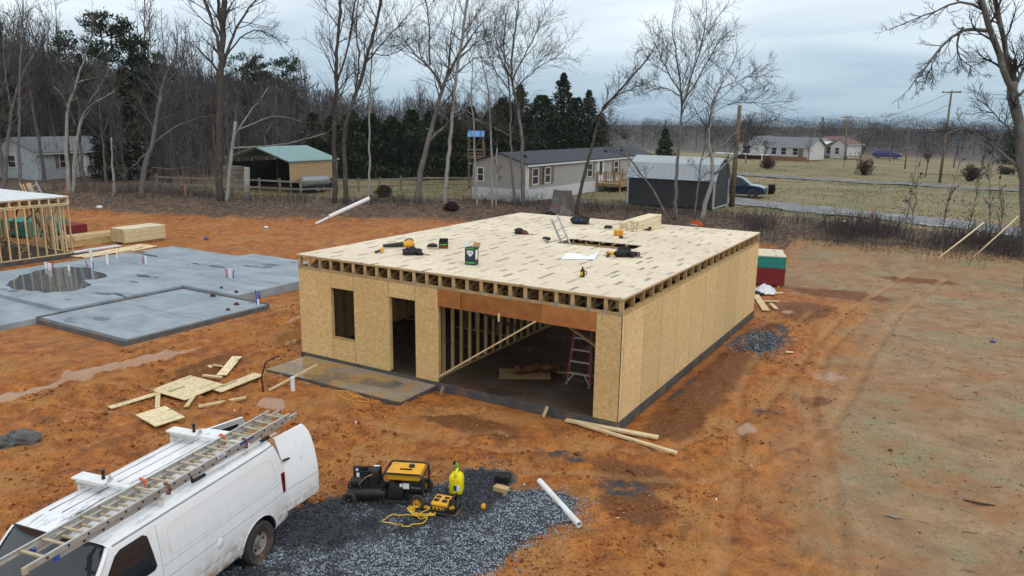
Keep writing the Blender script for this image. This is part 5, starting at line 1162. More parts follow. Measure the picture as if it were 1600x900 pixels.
def body_side(sg):
    V = []; idx = {}; F = []; n = len(ss)
    R = ARC[2]
    for i, x in enumerate(xs):
        for j in range(n):
            X, Y, Z2 = x, py_[j], pz_[j]
            if j < 34 and Z2 < 1.05:
                d = math.hypot(X-ARC[0], Z2-ARC[1])
                if abs(d-R) < .028 and d > 1e-6:
                    X = ARC[0]+(X-ARC[0])*R/d; Z2 = ARC[1]+(Z2-ARC[1])*R/d
            X, Y, Z2 = vx(X, Y, Z2); V.append((X, sg*Y, Z2))
    for i in range(len(xs)-1):
        for j in range(n-1):
            a = (xs[i]+xs[i+1])/2; b = (pz_[j]+pz_[j+1])/2
            if j < 33 and math.hypot(a-ARC[0], b-ARC[1]) < R-.004: continue
            q = (i*n+j, (i+1)*n+j, (i+1)*n+j+1, i*n+j+1); F.append(q if sg > 0 else q[::-1])
    return V, F
mb = MB()
for sg in (1, -1): mb.add(*body_side(sg))
bd = mb.build('body', M['van_paint'], van, smooth=True, recalc=False, angle=45)
for sg in (1, -1):
    mb = MB(); a = np.linspace(-.12, math.pi+.12, 30); mb.tube([(ARC[0]+.478*math.cos(q), sg*(sideY(max(.38, ARC[1]+.478*math.sin(q)))-.002), ARC[1]+.478*math.sin(q)) for q in a], .013, 8); mb.build('wheel_arch_lip', M['van_paint'], bd, smooth=True)
    mb = MB(); mb.lathe([(.47, 0), (.47, -.34), (.0, -.34)], (0, sg*.93, ARC[1]), (0, sg, 0), 28); mb.build('wheel_well', M['black'], bd, smooth=True)
# front clip and hood
mb = MB(); st_ = np.linspace(0, 1, 10); V = []; pr2 = [(.84, .36), (.95, .44), (.975, .75), (.98, 1.0), (.965, 1.14), (.93, 1.20), (.8, 1.25), (.5, 1.28), (0, 1.29)]
for k in st_:
    for sg in (1, -1):
        pass
for k in st_:
    x = 3.61+.78*k; row_ = []
    for (y, z) in pr2+[(-y, z) for y, z in pr2[::-1][1:]]:
        zz = z if z < 1.05 else z-.20*k**1.3*(z-1.0)/.3; yy = y*(1-.10*k**3); row_.append((x+.10*k*(1-(y)**2), yy, zz))
    V += row_
n2 = 2*len(pr2)-1
F = [(i*n2+j, (i+1)*n2+j, (i+1)*n2+j+1, i*n2+j+1) for i in range(9) for j in range(n2-1)]+[tuple(9*n2+j for j in range(n2))]
mb.add(V, F); hd = mb.build('hood', M['van_paint'], van, smooth=True, angle=45)
mb = MB(); mb.box((4.47, 0, .93), (.06, 1.3, .24)); mb.build('grille', M['black'], hd); mb = MB(); mb.box((4.47, 0, .52), (.22, 1.9, .2)); mb.build('bumper', M['trim'], van, bevel=.04)
for s in (1, -1): mb = MB(); mb.box((4.44, s*.76, .93), (.08, .24, .2)); mb.build('headlight', M['steel'], van, bevel=.02)
# windscreen
def wsx(a, b):
    yt = .855*a; zt_ = roofZ(yt)-.035 if abs(a) < 1 else 1.975
    z = 1.27+(zt_-.012-1.27)*b; Y = (sideY(min(z, 1.96))-.045)*a; return (xfront(min(z, 1.975))+.115*(1-a*a)+.012, Y, z)
mb = MB(); V = [wsx(-1+2*i/20, j/10) for j in range(11) for i in range(21)]; mb.add(V, [(j*21+i, j*21+i+1, (j+1)*21+i+1, (j+1)*21+i) for j in range(10) for i in range(20)]); ws = mb.build('windscreen', M['van_glass'], van, smooth=True)
mb = MB(); mb.tube([wsx(-1+2*i/20, 1) for i in range(21)], .016, 6); mb.tube([wsx(1, j/10) for j in range(11)], .014, 6); mb.tube([wsx(-1, j/10) for j in range(11)], .014, 6); mb.build('rubber_seal', M['black'], ws, smooth=True)
mb = MB(); mb.sheet((3.57, -.9, 1.25), (3.57, .9, 1.25), (3.82, -.9, 1.26), (3.82, .9, 1.26), 4, 2); mb.build('cowl', M['black'], van)
for s in (1, -1):
    # A-pillar
    mb = MB(); mb.tube([(xfront(z)-.01, s*(sideY(z)-.02), z) for z in np.linspace(1.2, 1.97, 10)], .035, 8); mb.build('pillar', M['van_paint'], van, smooth=True)
    # door window
    def win(off, g, s=s):
        mb = MB(); rows = 14; cols = 12; V = []
        for j in range(rows+1):
            b = j/rows; z = 1.29-g+(1.855-1.29+2*g)*b; xr = 2.42-.10*(1-b)-g; xf_ = 2.90+.47*(1-b)**.9+g; rc = .06
            e = 0
            for bb in (b, 1-b):
                if bb*(.57) < rc: e = max(e, rc-math.sqrt(max(0, rc*rc-(rc-bb*.57)**2)))
            for i in range(cols+1): V.append((xr+e+(xf_-xr-2*e)*i/cols, s*(sideY(z)*1.0+off), z))
        mb.add(V, [(j*(cols+1)+i, j*(cols+1)+i+1, (j+1)*(cols+1)+i+1, (j+1)*(cols+1)+i) for j in range(rows) for i in range(cols)]); return mb
    w0 = win(.004, .02).build('window_seal', M['black'], van, smooth=True); win(.008, 0).build('window_pane', M['van_glass'], w0, smooth=True)
    def seam(pts, r=.0035, nm='panel_seam', m='seam'): mb = MB(); mb.tube([(vx(x, sideY(z), z)[0], s*(vx(x, sideY(z), z)[1]+.0005), z) for x, z in pts], r, 5); return mb.build(nm, M[m], bd, smooth=True)
    seam([(2.22, z) for z in np.linspace(.5, 1.9, 16)]); seam([(x, 1.03) for x in np.linspace(-.8, 2.95, 40)], .005); seam([(x, .70) for x in np.linspace(.55, 2.95, 30)], .005); seam([(x, .70) for x in np.linspace(-.8, -.5, 8)], .005); seam([(x, 1.24) for x in np.linspace(-.78, 2.2, 30)], .003)
    a_ = np.linspace(0, 1, 40); seam([(-.55, 1.32), (-.55, 1.6), (-.5, 1.74), (-.38, 1.79)]+[(x, 1.80) for x in np.linspace(-.3, 1.85, 20)]+[(1.97, 1.78), (2.03, 1.7), (2.05, 1.45), (2.01, 1.34), (1.9, 1.31)]+[(x, 1.305) for x in np.linspace(1.8, -.4, 20)]+[(-.5, 1.31), (-.55, 1.34)], .0018)
    mb = MB(); mb.tube([vx(x, .878, 1.972)[0:1]+(s*vx(x, .878, 1.972)[1], 1.972) for x in np.linspace(-.82, 2.95, 40)], .012, 6); mb.build('drip_rail', M['seam'], bd, smooth=True)
    mb = MB(); mb.lathe([(0, .004), (.085, .004), (.09, 0)], (1.02, s*sideY(.95), .95), (0, s, 0), 20); 
    if s > 0: mb.build('fuel_flap', M['van_paint'], bd, smooth=True)
    mb = MB(); mb.box((-.745+rearshift(1.2), s*.94, 1.19), (.10, .05, .40)); mb.build('tail_lamp', M['tail_red'], van, bevel=.012)
    wheel(van, (0, s*.865, .385), .385, .235, 'wheel_steel'); wheel(van, (3.72, s*.865, .385), .385, .235, 'wheel_steel')
    mb = MB(); mb.box((3.25, s*1.10, 1.38), (.10, .22, .30)); mr = mb.build('mirror', M['black'], van, bevel=.03)
    mb = MB(); mb.cyl((2.3, s*.985, 1.10), (2.42, s*.99, 1.10), .02, 8); mb.build('door_handle', M['black'], van)
    mb = MB(); mb.cyl((0, s*.97, .385), (0, s*1.0, .385), .075, 14); mb.build('hub_cap', M['wheel_steel'], van)
mb = MB(); mb.box((-.93, 0, .52), (.17, 1.86, .17)); mb.build('rear_bumper', M['trim'], van, bevel=.03)
mb = MB(); mb.box((1.35, 0, .42), (4.3, 1.72, .08)); mb.build('floor', M['trim'], van); mb = MB(); mb.box((2.1, 0, 1.2), (.03, 1.75, 1.5)); mb.build('bulkhead', M['trim'], van)
# open rear doors
def rear_door(s, ang, glass):
    hinge = np.array([-.80, s*.93, 0]); e = np.array([math.cos(ang), math.sin(ang), 0]); nrm = np.array([-math.sin(ang), math.cos(ang), 0])*(1 if s > 0 else -1)
    mb = MB(); V = []; nz, nw = 16, 10
    for side in (0, 1):
        for j in range(nz+1):
            z = .60+1.38*j/nz; wd = .88-.10*max(0, (z-1.7)/.28)**2
            for i in range(nw+1):
                p = hinge+e*(wd*i/nw)+nrm*(rearshift(z)-.05*side+.0-.03*(i/nw)**2*0)+np.array([0, 0, z]); V.append(p)
    F = []; m = (nz+1)*(nw+1)
    for j in range(nz):
        for i in range(nw):
            q = (j*(nw+1)+i, j*(nw+1)+i+1, (j+1)*(nw+1)+i+1, (j+1)*(nw+1)+i); F += [q, tuple(m+k for k in q[::-1])]
    for i in range(nw): F += [(i, m+i, m+i+1, i+1), (nz*(nw+1)+i, nz*(nw+1)+i+1, m+nz*(nw+1)+i+1, m+nz*(nw+1)+i)]
    for j in range(nz): F += [(j*(nw+1), (j+1)*(nw+1), m+(j+1)*(nw+1), m+j*(nw+1)), (j*(nw+1)+nw, m+j*(nw+1)+nw, m+(j+1)*(nw+1)+nw, (j+1)*(nw+1)+nw)]
    mb.add(V, F); d = mb.build('rear_door', M['van_paint'], van, smooth=True, angle=40)
    for zz in (1.03, .72):
        mb = MB(); mb.tube([hinge+e*.02-nrm*.052+nrm*rearshift(zz)+np.array([0, 0, zz]), hinge+e*.85-nrm*.052+nrm*rearshift(zz)+np.array([0, 0, zz])], .005, 5); mb.build('panel_seam', M['seam'], d)
    mb = MB(); mb.lathe([(0, .004), (.05, .004), (.055, 0)], hinge+e*.48+nrm*(rearshift(1.45)-.05)+np.array([0, 0, 1.45]), -nrm, 16); mb.build('blank_plug', M['white_plastic'], d, smooth=True)
    for zz in (.85, 1.6): mb = MB(); mb.beam(hinge+np.array([.02, 0, zz]), hinge+e*.12-nrm*.03+np.array([0, 0, zz]), .03, .03); mb.build('hinge', M['black'], d)
    if glass:
        mb = MB(); P00 = hinge+e*.12-nrm*.003; 
        for off in (-.052, .003): mb.sheet(*[hinge+e*a+nrm*(rearshift(z)+off)+np.array([0, 0, z]) for a, z in ((.14, 1.3), (.72, 1.3), (.14, 1.86), (.70, 1.86))], 4, 6)
        mb.build('window_pane', M['van_glass'], d)
    return d
rear_door(1, math.radians(174), False); rear_door(-1, math.radians(163), True)
# roof streaks and rack
for y in (-.55, -.30, -.05, .2, .45):
    mb = MB(); mb.tube([(x, y, roofZ(y)+.001) for x in np.linspace(-.35, 2.7, 20)], .006, 5); mb.build('roof_groove', M['trim'], bd, smooth=True)
def crossbar(x):
    mb = MB(); mb.box((x, .04, 2.235), (.09, 1.62, .05)); cb = mb.build('rack_bar', M['white_plastic'], van, bevel=.008)
    for s in (-1, 1): mb = MB(); mb.box((x, s*.77, 2.12), (.10, .06, .24)); mb.build('rack_foot', M['white_plastic'], cb, bevel=.008)
    mb = MB(); mb.box((x+.02, -.50, 2.275), (.22, .62, .035)); mb.build('clamp_plate', M['white_plastic'], cb, bevel=.008); mb = MB(); mb.box((x+.16, -.42, 2.25), (.05, .50, .06)); mb.build('clamp_rail', M['alu'], cb, bevel=.006)
    mb = MB(); mb.tube([(x, -.30, 2.28), (x, -.30, 2.36), (x, -.30, 2.44)], [.03, .022, .035], 10); mb.build('clamp_knob', M['black'], cb, smooth=True, angle=40); mb = MB(); mb.prism([(-.05, 0), (.05, 0), (.0, .11)], lambda a, b: (x+a, -.18, 2.29+b), lambda a, b: (x+a, -.165, 2.29+b)); mb.build('clamp_wedge', M['alu'], cb)
crossbar(1.95); crossbar(.02)
mb = MB(); mb.tube([(1.15, .83, 2.16), (-.75, .83, 2.14)], .022, 10); rr_ = mb.build('rack_rail', M['white_plastic'], van, smooth=True); mb = MB(); mb.tube([(1.35, .83, 2.17), (1.08, .83, 2.16)], .032, 10); mb.build('rail_grip', M['black'], rr_, smooth=True); mb = MB(); mb.tube([(-.30, .83, 2.15), (-.55, .83, 2.14)], .032, 10); mb.build('rail_grip', M['black'], rr_, smooth=True)
mb = MB(); mb.tube([(1.35, .83, 2.17), (1.38, .83, 2.29)], .02, 8); mb.build('rail_hook', M['black'], rr_)
# ladder lashed on top
LY0, LY1, LZ = .40, .86, 2.335
ld = empty('roof_ladder', (0, 0, 0), 0, 'long aluminium extension ladder strapped along the van roof', 'ladder')
Mv = Matrix.Translation((6.34, -7.97, 0)) @ Matrix.Rotation(-1.37, 4, 'Z') @ Matrix.Scale(VS, 4); ld.matrix_world = Mv
for sec, (x0, x1, dz, ins) in enumerate(((-1.15, 4.2, 0, 0), (-1.4, 3.75, -.085, .03))):
    for y in (LY0+ins, LY1-ins):
        mb = MB(); mb.box(((x0+x1)/2, y, LZ+dz), (x1-x0, .012, .075)); s = 1 if y > .6 else -1
        for e in (-1, 1): mb.box(((x0+x1)/2, y-s*.013, LZ+dz+e*.036), (x1-x0, .032, .006))
        ra = mb.build('rail', M['alu'], ld)
        mb = MB(); mb.box((x1-.02, y, LZ+dz), (.06, .04, .09)); mb.build('end_cap', M['rung' if sec == 0 else 'blue'], ra)
        for k in range(int((x1-x0)/.305)):
            mb = MB(); mb.cyl((x0+.15+k*.305, y+s*.006, LZ+dz), (x0+.15+k*.305, y+s*.014, LZ+dz), .017, 8); mb.build('rivet', M['black'], ra)
    for k in range(int((x1-x0)/.305)):
        mb = MB(); mb.box((x0+.15+k*.305, (LY0+LY1)/2, LZ+dz), (.04, LY1-LY0-2*ins-.02, .03)); mb.build('rung', M['rung'], ld, bevel=.006)
for x in (.05, -.12): mb = MB(); mb.box((x+.12, LY1+.0075, LZ+.002), (.16, .003, .04)); mb.build('blue_label', M['blue'], ld); 
mb = MB(); mb.box((.72, LY1+.0075, LZ+.002), (.18, .003, .045)); mb.build('logo_label', M['paper'], ld); mb = MB(); mb.box((.72, LY1+.0095, LZ+.002), (.13, .002, .02)); mb.build('logo_mark', M['blue'], ld)
for x in (1.88, .12):
    for y in (LY0, LY1):
        if (x > 1) == (y == LY1) or True:
            mb = MB(); mb.tube([(x, y-.05, LZ+.05), (x+.02, y, LZ+.065), (x, y+.045, LZ+.03), (x+.01, y+.04, LZ-.10), (x, y-.03, LZ-.12), (x-.02, y-.05, LZ-.02)], .017, 7, closed=True); mb.build('strap', M['orange'] if y == LY0 else M['red_frame'], ld, smooth=True)
# ---------------------------------------------------------------- buildings beyond the bank
def on_x(u, v, x): d = ray(u, v); return CAM+d*((x-CAM[0])/d[0])
def on_y(u, v, y): d = ray(u, v); return CAM+d*((y-CAM[1])/d[1])
def siding(name, c1, c2, step=.11, axis=2, rough=.65):
    t = NT(name); v = t.coord(rnd=False); sp = t.n('ShaderNodeSeparateXYZ'); t.l(v, sp.inputs[0])
    f = t.math('FRACT', t.math('DIVIDE', t.math('ADD', sp.outputs[axis], 50.0), step)); c = t.mix(t.noise(v, .8, 5), c1, c2)
    t.col(t.mix(t.math('MULTIPLY', t.rng(f, .85, .97), .35), c, tuple(.45*x for x in c2))); t.bump(f, .5, .02); return t.set(rough, 0, .3)
M['siding'] = siding('lap_siding', (.40, .375, .345), (.36, .335, .31))
M['skirt'] = siding('skirting', (.58, .59, .60), (.52, .53, .54), .3, 1)
M['shingle'] = pm('shingles', (.055, .062, .075), (.038, .043, .054), 6, .85, .4, 20)
M['shingle_grey'] = pm('shingles_grey', (.17, .185, .20), (.13, .14, .155), 6, .85, .4, 20)
M['shingle_red'] = pm('shingles_red', (.16, .085, .07), (.12, .062, .052), 6, .85, .4, 20)
M['trim_white'] = pm('white_trim', (.72, .72, .72), (.62, .62, .62), 4, .6)
M['pane'] = NT('window_glass').mat; _p = M['pane'].node_tree.nodes['Principled BSDF']; _p.inputs['Base Color'].default_value = (.03, .035, .04, 1); _p.inputs['Roughness'].default_value = .08
M['shutter'] = pm('brown_shutter', (.20, .155, .10), (.15, .115, .075), 5, .7)
M['brick'] = pm('brick_base', (.28, .12, .07), (.2, .085, .055), 8, .85)
M['wall_pale'] = siding('pale_siding', (.60, .60, .58), (.52, .52, .51), .14)
M['wall_white'] = siding('white_siding', (.50, .55, .57), (.42, .47, .49), .14)
def window(parent, o, ax, w, h, shut=False, nrm=(1, 0, 0), frame='trim_white'):
    # o: lower middle point on the wall, ax: unit vector along the wall
    o = np.array(o, float); ax = np.array(ax, float); n = np.array(nrm, float); up = np.array([0, 0, 1.0]); R = np.array([ax, n, up]).T
    mb = MB()
    for s in (-1, 1): mb.box(o+ax*s*w/2+up*h/2+n*.02, (.07, .06, h+.07), R)
    mb.box(o+n*.02, (w-.07, .06, .07), R); mb.box(o+up*h+n*.02, (w-.07, .06, .07), R); mb.box(o+up*h/2+n*.018, (w-.07, .04, .045), R)
    wd = mb.build('window', M[frame], parent)
    mb = MB(); mb.box(o+up*h/2+n*.006, (w-.07, .012, h-.07), R); mb.build('pane', M['pane'], wd)
    if shut:
        for s in (-1, 1): mb = MB(); mb.box(o+ax*s*(w/2+.25)+up*h/2+n*.02, (.36, .04, h+.05), R); mb.build('shutter', M['shutter'], wd)
    return wd
def gable(parent, x0, x1, y0, y1, z0, ze, zr, wall, roof, axis='y', over=.25, skirt=None, sk_h=0, trim='trim_white'):
    mb = MB(); mb.bx(x0, x1, y0, y1, z0+sk_h, ze)
    if axis == 'y':
        xm = (x0+x1)/2; mb.prism([(x0, ze), (x1, ze), (xm, zr)], lambda a, b: (a, y0, b), lambda a, b: (a, y1, b))
    else:
        ym = (y0+y1)/2; mb.prism([(y0, ze), (y1, ze), (ym, zr)], lambda a, b: (x0, a, b), lambda a, b: (x1, a, b))
    mb.build('wall', M[wall], parent)
    if skirt: mb = MB(); mb.bx(x0-.03, x1+.03, y0-.03, y1+.03, z0-.4, z0+sk_h); mb.build('skirting', M[skirt], parent)
    for s in (-1, 1):
        mb = MB(); th = .1
        if axis == 'y':
            xm = (x0+x1)/2; xe = (x1 if s > 0 else x0)+s*over; sl = (zr-ze)/((x1-x0)/2); zz = ze-sl*over
            mb.add([(xm, y0-over, zr+.02), (xe, y0-over, zz+.02), (xe, y1+over, zz+.02), (xm, y1+over, zr+.02), (xm, y0-over, zr+th), (xe, y0-over, zz+th), (xe, y1+over, zz+th), (xm, y1+over, zr+th)], [(0, 3, 2, 1), (4, 5, 6, 7), (0, 1, 5, 4), (2, 3, 7, 6), (1, 2, 6, 5), (0, 4, 7, 3)])
        else:
            ym = (y0+y1)/2; ye = (y1 if s > 0 else y0)+s*over; sl = (zr-ze)/((y1-y0)/2); zz = ze-sl*over
            mb.add([(x0-over, ym, zr+.02), (x0-over, ye, zz+.02), (x1+over, ye, zz+.02), (x1+over, ym, zr+.02), (x0-over, ym, zr+th), (x0-over, ye, zz+th), (x1+over, ye, zz+th), (x1+over, ym, zr+th)], [(0, 3, 2, 1), (4, 5, 6, 7), (0, 1, 5, 4), (2, 3, 7, 6), (1, 2, 6, 5), (0, 4, 7, 3)])
        rf = mb.build('roof', M[roof], parent)
        mb = MB()
        if axis == 'y': mb.bx(min(xe, xe-s*.04), max(xe, xe-s*.04), y0-over, y1+over, zz-.10, zz+.015); mb.build('fascia', M[trim], rf)
        else: mb.bx(x0-over, x1+over, min(ye, ye-s*.04), max(ye, ye-s*.04), zz-.10, zz+.015); mb.build('fascia', M[trim], rf)
# mobile home
hm = empty('mobile_home', (0, 0, 0), 0, 'long taupe single-storey home with dark roof and white skirting behind the deck', 'house')
hx0, hx1, hy0, hy1 = -16.1, -11.4, 33.0, 58.0
gable(hm, hx0, hx1, hy0, hy1, .9, 3.72, 4.42, 'siding', 'shingle', 'y', .18, 'skirt', 1.0)
for (u, w) in ((836, 1.0), (855, 1.0)): p = on_x(u, 283, hx1); window(hm, (hx1, p[1], 2.25), (0, 1, 0), .9, 1.15, False)
for u in (828.5, 845.5, 849.5, 862): p = on_x(u, 283, hx1); mb = MB(); mb.bx(hx1+.001, hx1+.045, p[1]-.28, p[1]+.28, 2.2, 3.45); mb.build('shutter', M['shutter'], hm)
for u, v in ((921, 273), (962, 270)): p = on_x(u, v, hx1); window(hm, (hx1, p[1], 2.3), (0, 1, 0), .95, 1.1, True)
p = on_x(937, 285, hx1); dy = p[1]; mb = MB(); mb.bx(hx1+.001, hx1+.05, dy-.62, dy+.62, 1.75, 3.68); dr = mb.build('door', M['trim_white'], hm); mb = MB(); mb.bx(hx1+.05, hx1+.06, dy-.28, dy+.34, 2.35, 3.5); mb.build('pane', M['pane'], dr); mb = MB(); mb.bx(hx1+.06, hx1+.09, dy-.48, dy-.42, 2.6, 2.75); mb.build('handle', M['steel'], dr)
p = on_y(751, 276, hy0); window(hm, (p[0], hy0, 2.35), (1, 0, 0), .55, 1.0, False, (0, -1, 0))
for u, v in ((822, 247), (948, 238), (972, 238)): p = on_x(u, v, -12.4); mb = MB(); mb.bx(-12.6, -12.4, p[1]-.12, p[1]+.12, 4.05, 4.35); mb.build('roof_vent', M['black'], hm)
mb = MB(); mb.bx(hx1, hx1+.05, hy0-.01, hy0+.14, 1.9, 3.65); mb.bx(hx1-.14, hx1, hy0-.05, hy0-.001, 1.9, 3.65); mb.build('corner_trim', M['trim_white'], hm)
dk = empty('wooden_deck', (0, 0, 0), 0, 'small brown timber deck with railing at the door of the long home', 'deck')
y0d, y1d = dy-.9, dy+6.5; xd_ = hx1+2.3
for k in range(24): mb = MB(); a_ = y0d+(y1d-y0d)*k/24; mb.bx(hx1+.07, xd_, a_+.01, a_+(y1d-y0d)/24-.01, 1.66, 1.70); mb.build('deck_board', M['lumber_dark'], dk)
for x_ in (hx1+.15, xd_-.05):
    for k in range(5): yy_ = y0d+.05+(y1d-y0d-.1)*k/4; mb = MB(); mb.bx(x_-.05, x_+.05, yy_-.05, yy_+.05, .8, 2.65); mb.build('post', M['lumber_dark'], dk)
for z_ in (1.9, 2.62): lum('rail', (xd_-.05, y0d, z_), (xd_-.05, y1d, z_), .06, .06, 'lumber_dark', dk); lum('rail', (hx1+.15, y0d, z_), (xd_, y0d, z_), .06, .06, 'lumber_dark', dk)
for k in range(34): yy_ = y0d+.1+(y1d-y0d-.2)*k/33; mb = MB(); mb.bx(xd_-.065, xd_-.03, yy_-.02, yy_+.02, 1.9, 2.62); mb.build('baluster', M['lumber_dark'], dk)
for k in range(9): xx_ = hx1+.25+k*.23; mb = MB(); mb.bx(xx_-.02, xx_+.02, y0d-.02, y0d+.015, 1.9, 2.62); mb.build('baluster', M['lumber_dark'], dk)
lum('joist', (xd_-.04, y0d, 1.56), (xd_-.04, y1d, 1.56), .05, .18, 'lumber_dark', dk); lum('joist', (hx1+.1, y0d+.03, 1.56), (xd_, y0d+.03, 1.56), .05, .18, 'lumber_dark', dk)
# barn-roofed shed
M['shed_wall'] = siding('shed_wall', (.040, .040, .043), (.032, .032, .035), .2, 0); M['shed_roof'] = siding('shed_roof', (.40, .44, .47), (.35, .39, .42), .45, 0, .4); M['shed_trim'] = pm('shed_trim', (.42, .44, .45), (.36, .37, .38), 4, .6)
sh = empty('barn_shed', (0, 0, 0), 0, 'charcoal shed with pale metal barn roof behind the lumber bundle', 'shed')
sx0, sx1, sy0, sy1, sz = -4.9, 1.25, 36.2, 39.7, 1.0
poly = [(sy0, sz+.12), (sy1, sz+.12), (sy1, 3.08), (sy1-.55, 3.98), ((sy0+sy1)/2, 4.45), (sy0+.55, 3.98), (sy0, 3.08)]
mb = MB(); mb.prism(poly, lambda a, b: (sx0, a, b), lambda a, b: (sx1, a, b)); mb.build('wall', M['shed_wall'], sh)
def slab3(pa, pb, th=.05, nm='roof', m='shed_roof'):
    (ya, za), (yb, zb) = pa, pb; d = np.array([yb-ya, zb-za]); d /= np.linalg.norm(d); n = np.array([-d[1], d[0]]); n = n if n[1] > 0 else -n; mb = MB(); o_ = n*.01; q = n*th
    mb.prism([(ya+o_[0], za+o_[1]), (yb+o_[0], zb+o_[1]), (yb+q[0], zb+q[1]), (ya+q[0], za+q[1])], lambda a, b: (sx0-.15, a, b), lambda a, b: (sx1+.15, a, b)); return mb.build(nm, M[m], sh)
slab3((sy0-.10, 2.95), (sy0+.55, 3.98)); slab3((sy0+.55, 3.98), ((sy0+sy1)/2, 4.45)); slab3((sy1-.55, 3.98), ((sy0+sy1)/2, 4.45)); slab3((sy1+.10, 2.95), (sy1-.55, 3.98))
for x_, y_ in ((sx0-.02, sy0-.02), (sx1+.02, sy0-.02), (sx1+.02, sy1-.05)): mb = MB(); mb.bx(x_-.06, x_+.06, y_-.05, y_+.07, sz+.1, 3.0); mb.build('corner_trim', M['shed_trim'], sh)
mb = MB(); mb.bx(sx1, sx1+.03, sy0+.06, sy1-.08, sz+.1, sz+.2); mb.build('corner_trim', M['shed_trim'], sh)
for x_ in (sx0+.3, -2, sx1-.3):
    for y_ in (sy0+.3, sy1-.3): mb = MB(); mb.bx(x_-.2, x_+.2, y_-.2, y_+.2, sz-.3, sz+.12); mb.build('block_pier', M['slab_edge'], sh)
# carport
cp = empty('carport', (0, 0, 0), 0, 'open metal carport with teal roof and tan side panel behind the fence', 'carport')
cx0, cx1, cy0, cy1 = -36.6, -29.4, 27.4, 32.6
M['teal_roof'] = siding('teal_roof', (.16, .30, .30), (.13, .26, .26), .5, 1, .4); M['tan_panel'] = siding('tan_panel', (.52, .36, .20), (.47, .32, .175), .24); 
for s in (-1, 1):
    xm = (cx0+cx1)/2; xe = cx1+.15 if s > 0 else cx0-.15; mb = MB(); mb.add([(xm, cy0-.2, 4.45), (xe, cy0-.2, 3.42), (xe, cy1+.2, 3.42), (xm, cy1+.2, 4.45), (xm, cy0-.2, 4.52), (xe, cy0-.2, 3.49), (xe, cy1+.2, 3.49), (xm, cy1+.2, 4.52)], [(0, 3, 2, 1), (4, 5, 6, 7), (0, 1, 5, 4), (2, 3, 7, 6), (1, 2, 6, 5), (0, 4, 7, 3)]); mb.build('roof', M['teal_roof'], cp)
for k in range(6): z_ = 1.95+k*.25; mb = MB(); mb.bx(cx1-.02, cx1+.03, cy0, cy1, z_+.004, z_+.246); mb.build('side_panel', M['tan_panel'], cp)
for x_ in (cx0, cx1-.06):
    for y_ in (cy0+.1, (cy0+cy1)/2, cy1-.1): mb = MB(); mb.bx(x_-.05, x_+.03, y_-.04, y_+.04, .7, 3.45); mb.build('post', M['steel'], cp)
for y_ in (cy0, cy1): lum('rafter', (cx0, y_, 3.38), ((cx0+cx1)/2, y_, 4.4), .06, .08, 'lumber_dark', cp); lum('rafter', (cx1, y_, 3.38), ((cx0+cx1)/2, y_, 4.4), .06, .08, 'lumber_dark', cp)
mb = MB(); mb.bx(cx0+.2, cx1-1.5, cy1-.1, cy1, .8, 3.3); mb.build('back_shade_panel', M['black'], cp); mb = MB(); mb.bx(cx0+.1, cx0+.16, cy0+.2, cy1-.1, .8, 3.2); mb.build('side_shade_panel', M['black'], cp); mb = MB(); mb.bx(cx1-.6, cx1-.5, cy0+.6, cy1-.1, .9, 1.9); mb.build('inner_shade_panel', M['black'], cp)  # black panels stand in for the shade inside the open carport
cr_ = empty('storage_crate', (-35.4, 27.0, 1.0), 0, 'weathered grey timber bin standing under the left of the carport', 'crate')
for k in range(6): mb = MB(); mb.bx(-.9, .9, -.5, .5, k*.32+.01, k*.32+.3); mb.build('plank', M['lumber_grey'], cr_)
tk = empty('tank_trailer', (-28.9, 29.5, 1.0), 1.57, 'silver cylindrical tank on a small trailer under the tan panel', 'tank')
mb = MB(); mb.lathe([(0, -1.5), (.3, -1.45), (.42, -1.3), (.42, 1.3), (.3, 1.45), (0, 1.5)], (0, 0, .85), (1, 0, 0), 20); mb.build('tank', pm('tank_grey', (.34, .38, .40), (.26, .30, .32), 5, .4, metal=.3), tk, smooth=True, angle=50); mb = MB(); mb.box((0, 0, .4), (2.8, .8, .08)); mb.build('frame', M['black_metal'], tk)
for s in (-1, 1): wheel(tk, (-.2, s*.5, .28), .28, .16, 'steel'); wheel(tk, (.45, s*.5, .28), .28, .16, 'steel')
# fence
fe = empty('rail_fence', (0, 0, 0), 0, 'dark weathered post-and-rail fence in front of the carport', 'fence')
fp = [(-40.5, 23.6), (-36, 24.8), (-31.5, 26.2), (-28.3, 27.4), (-27.0, 30), (-25.6, 33.5), (-24, 37), (-20.5, 39.6), (-17, 41.6)]
pts_ = []
for a, b in zip(fp[:-1], fp[1:]):
    n_ = max(1, int(round(math.dist(a, b)/2.2)))
    pts_ += [(a[0]+(b[0]-a[0])*k/n_, a[1]+(b[1]-a[1])*k/n_) for k in range(n_)]
for (x_, y_) in pts_: z_ = tz(x_, y_); mb = MB(); mb.bx(x_-.06, x_+.06, y_-.06, y_+.06, z_-.2, z_+1.15+RNG.uniform(-.05, .05)); mb.build('post', M['lumber_grey'], fe)
for a, b in zip(pts_[:-1], pts_[1:]):
    for h in (.4, .95): lum('rail', (a[0], a[1]-.07, tz(*a)+h), (b[0], b[1]-.07, tz(*b)+h), .04, .13, 'lumber_grey', fe)
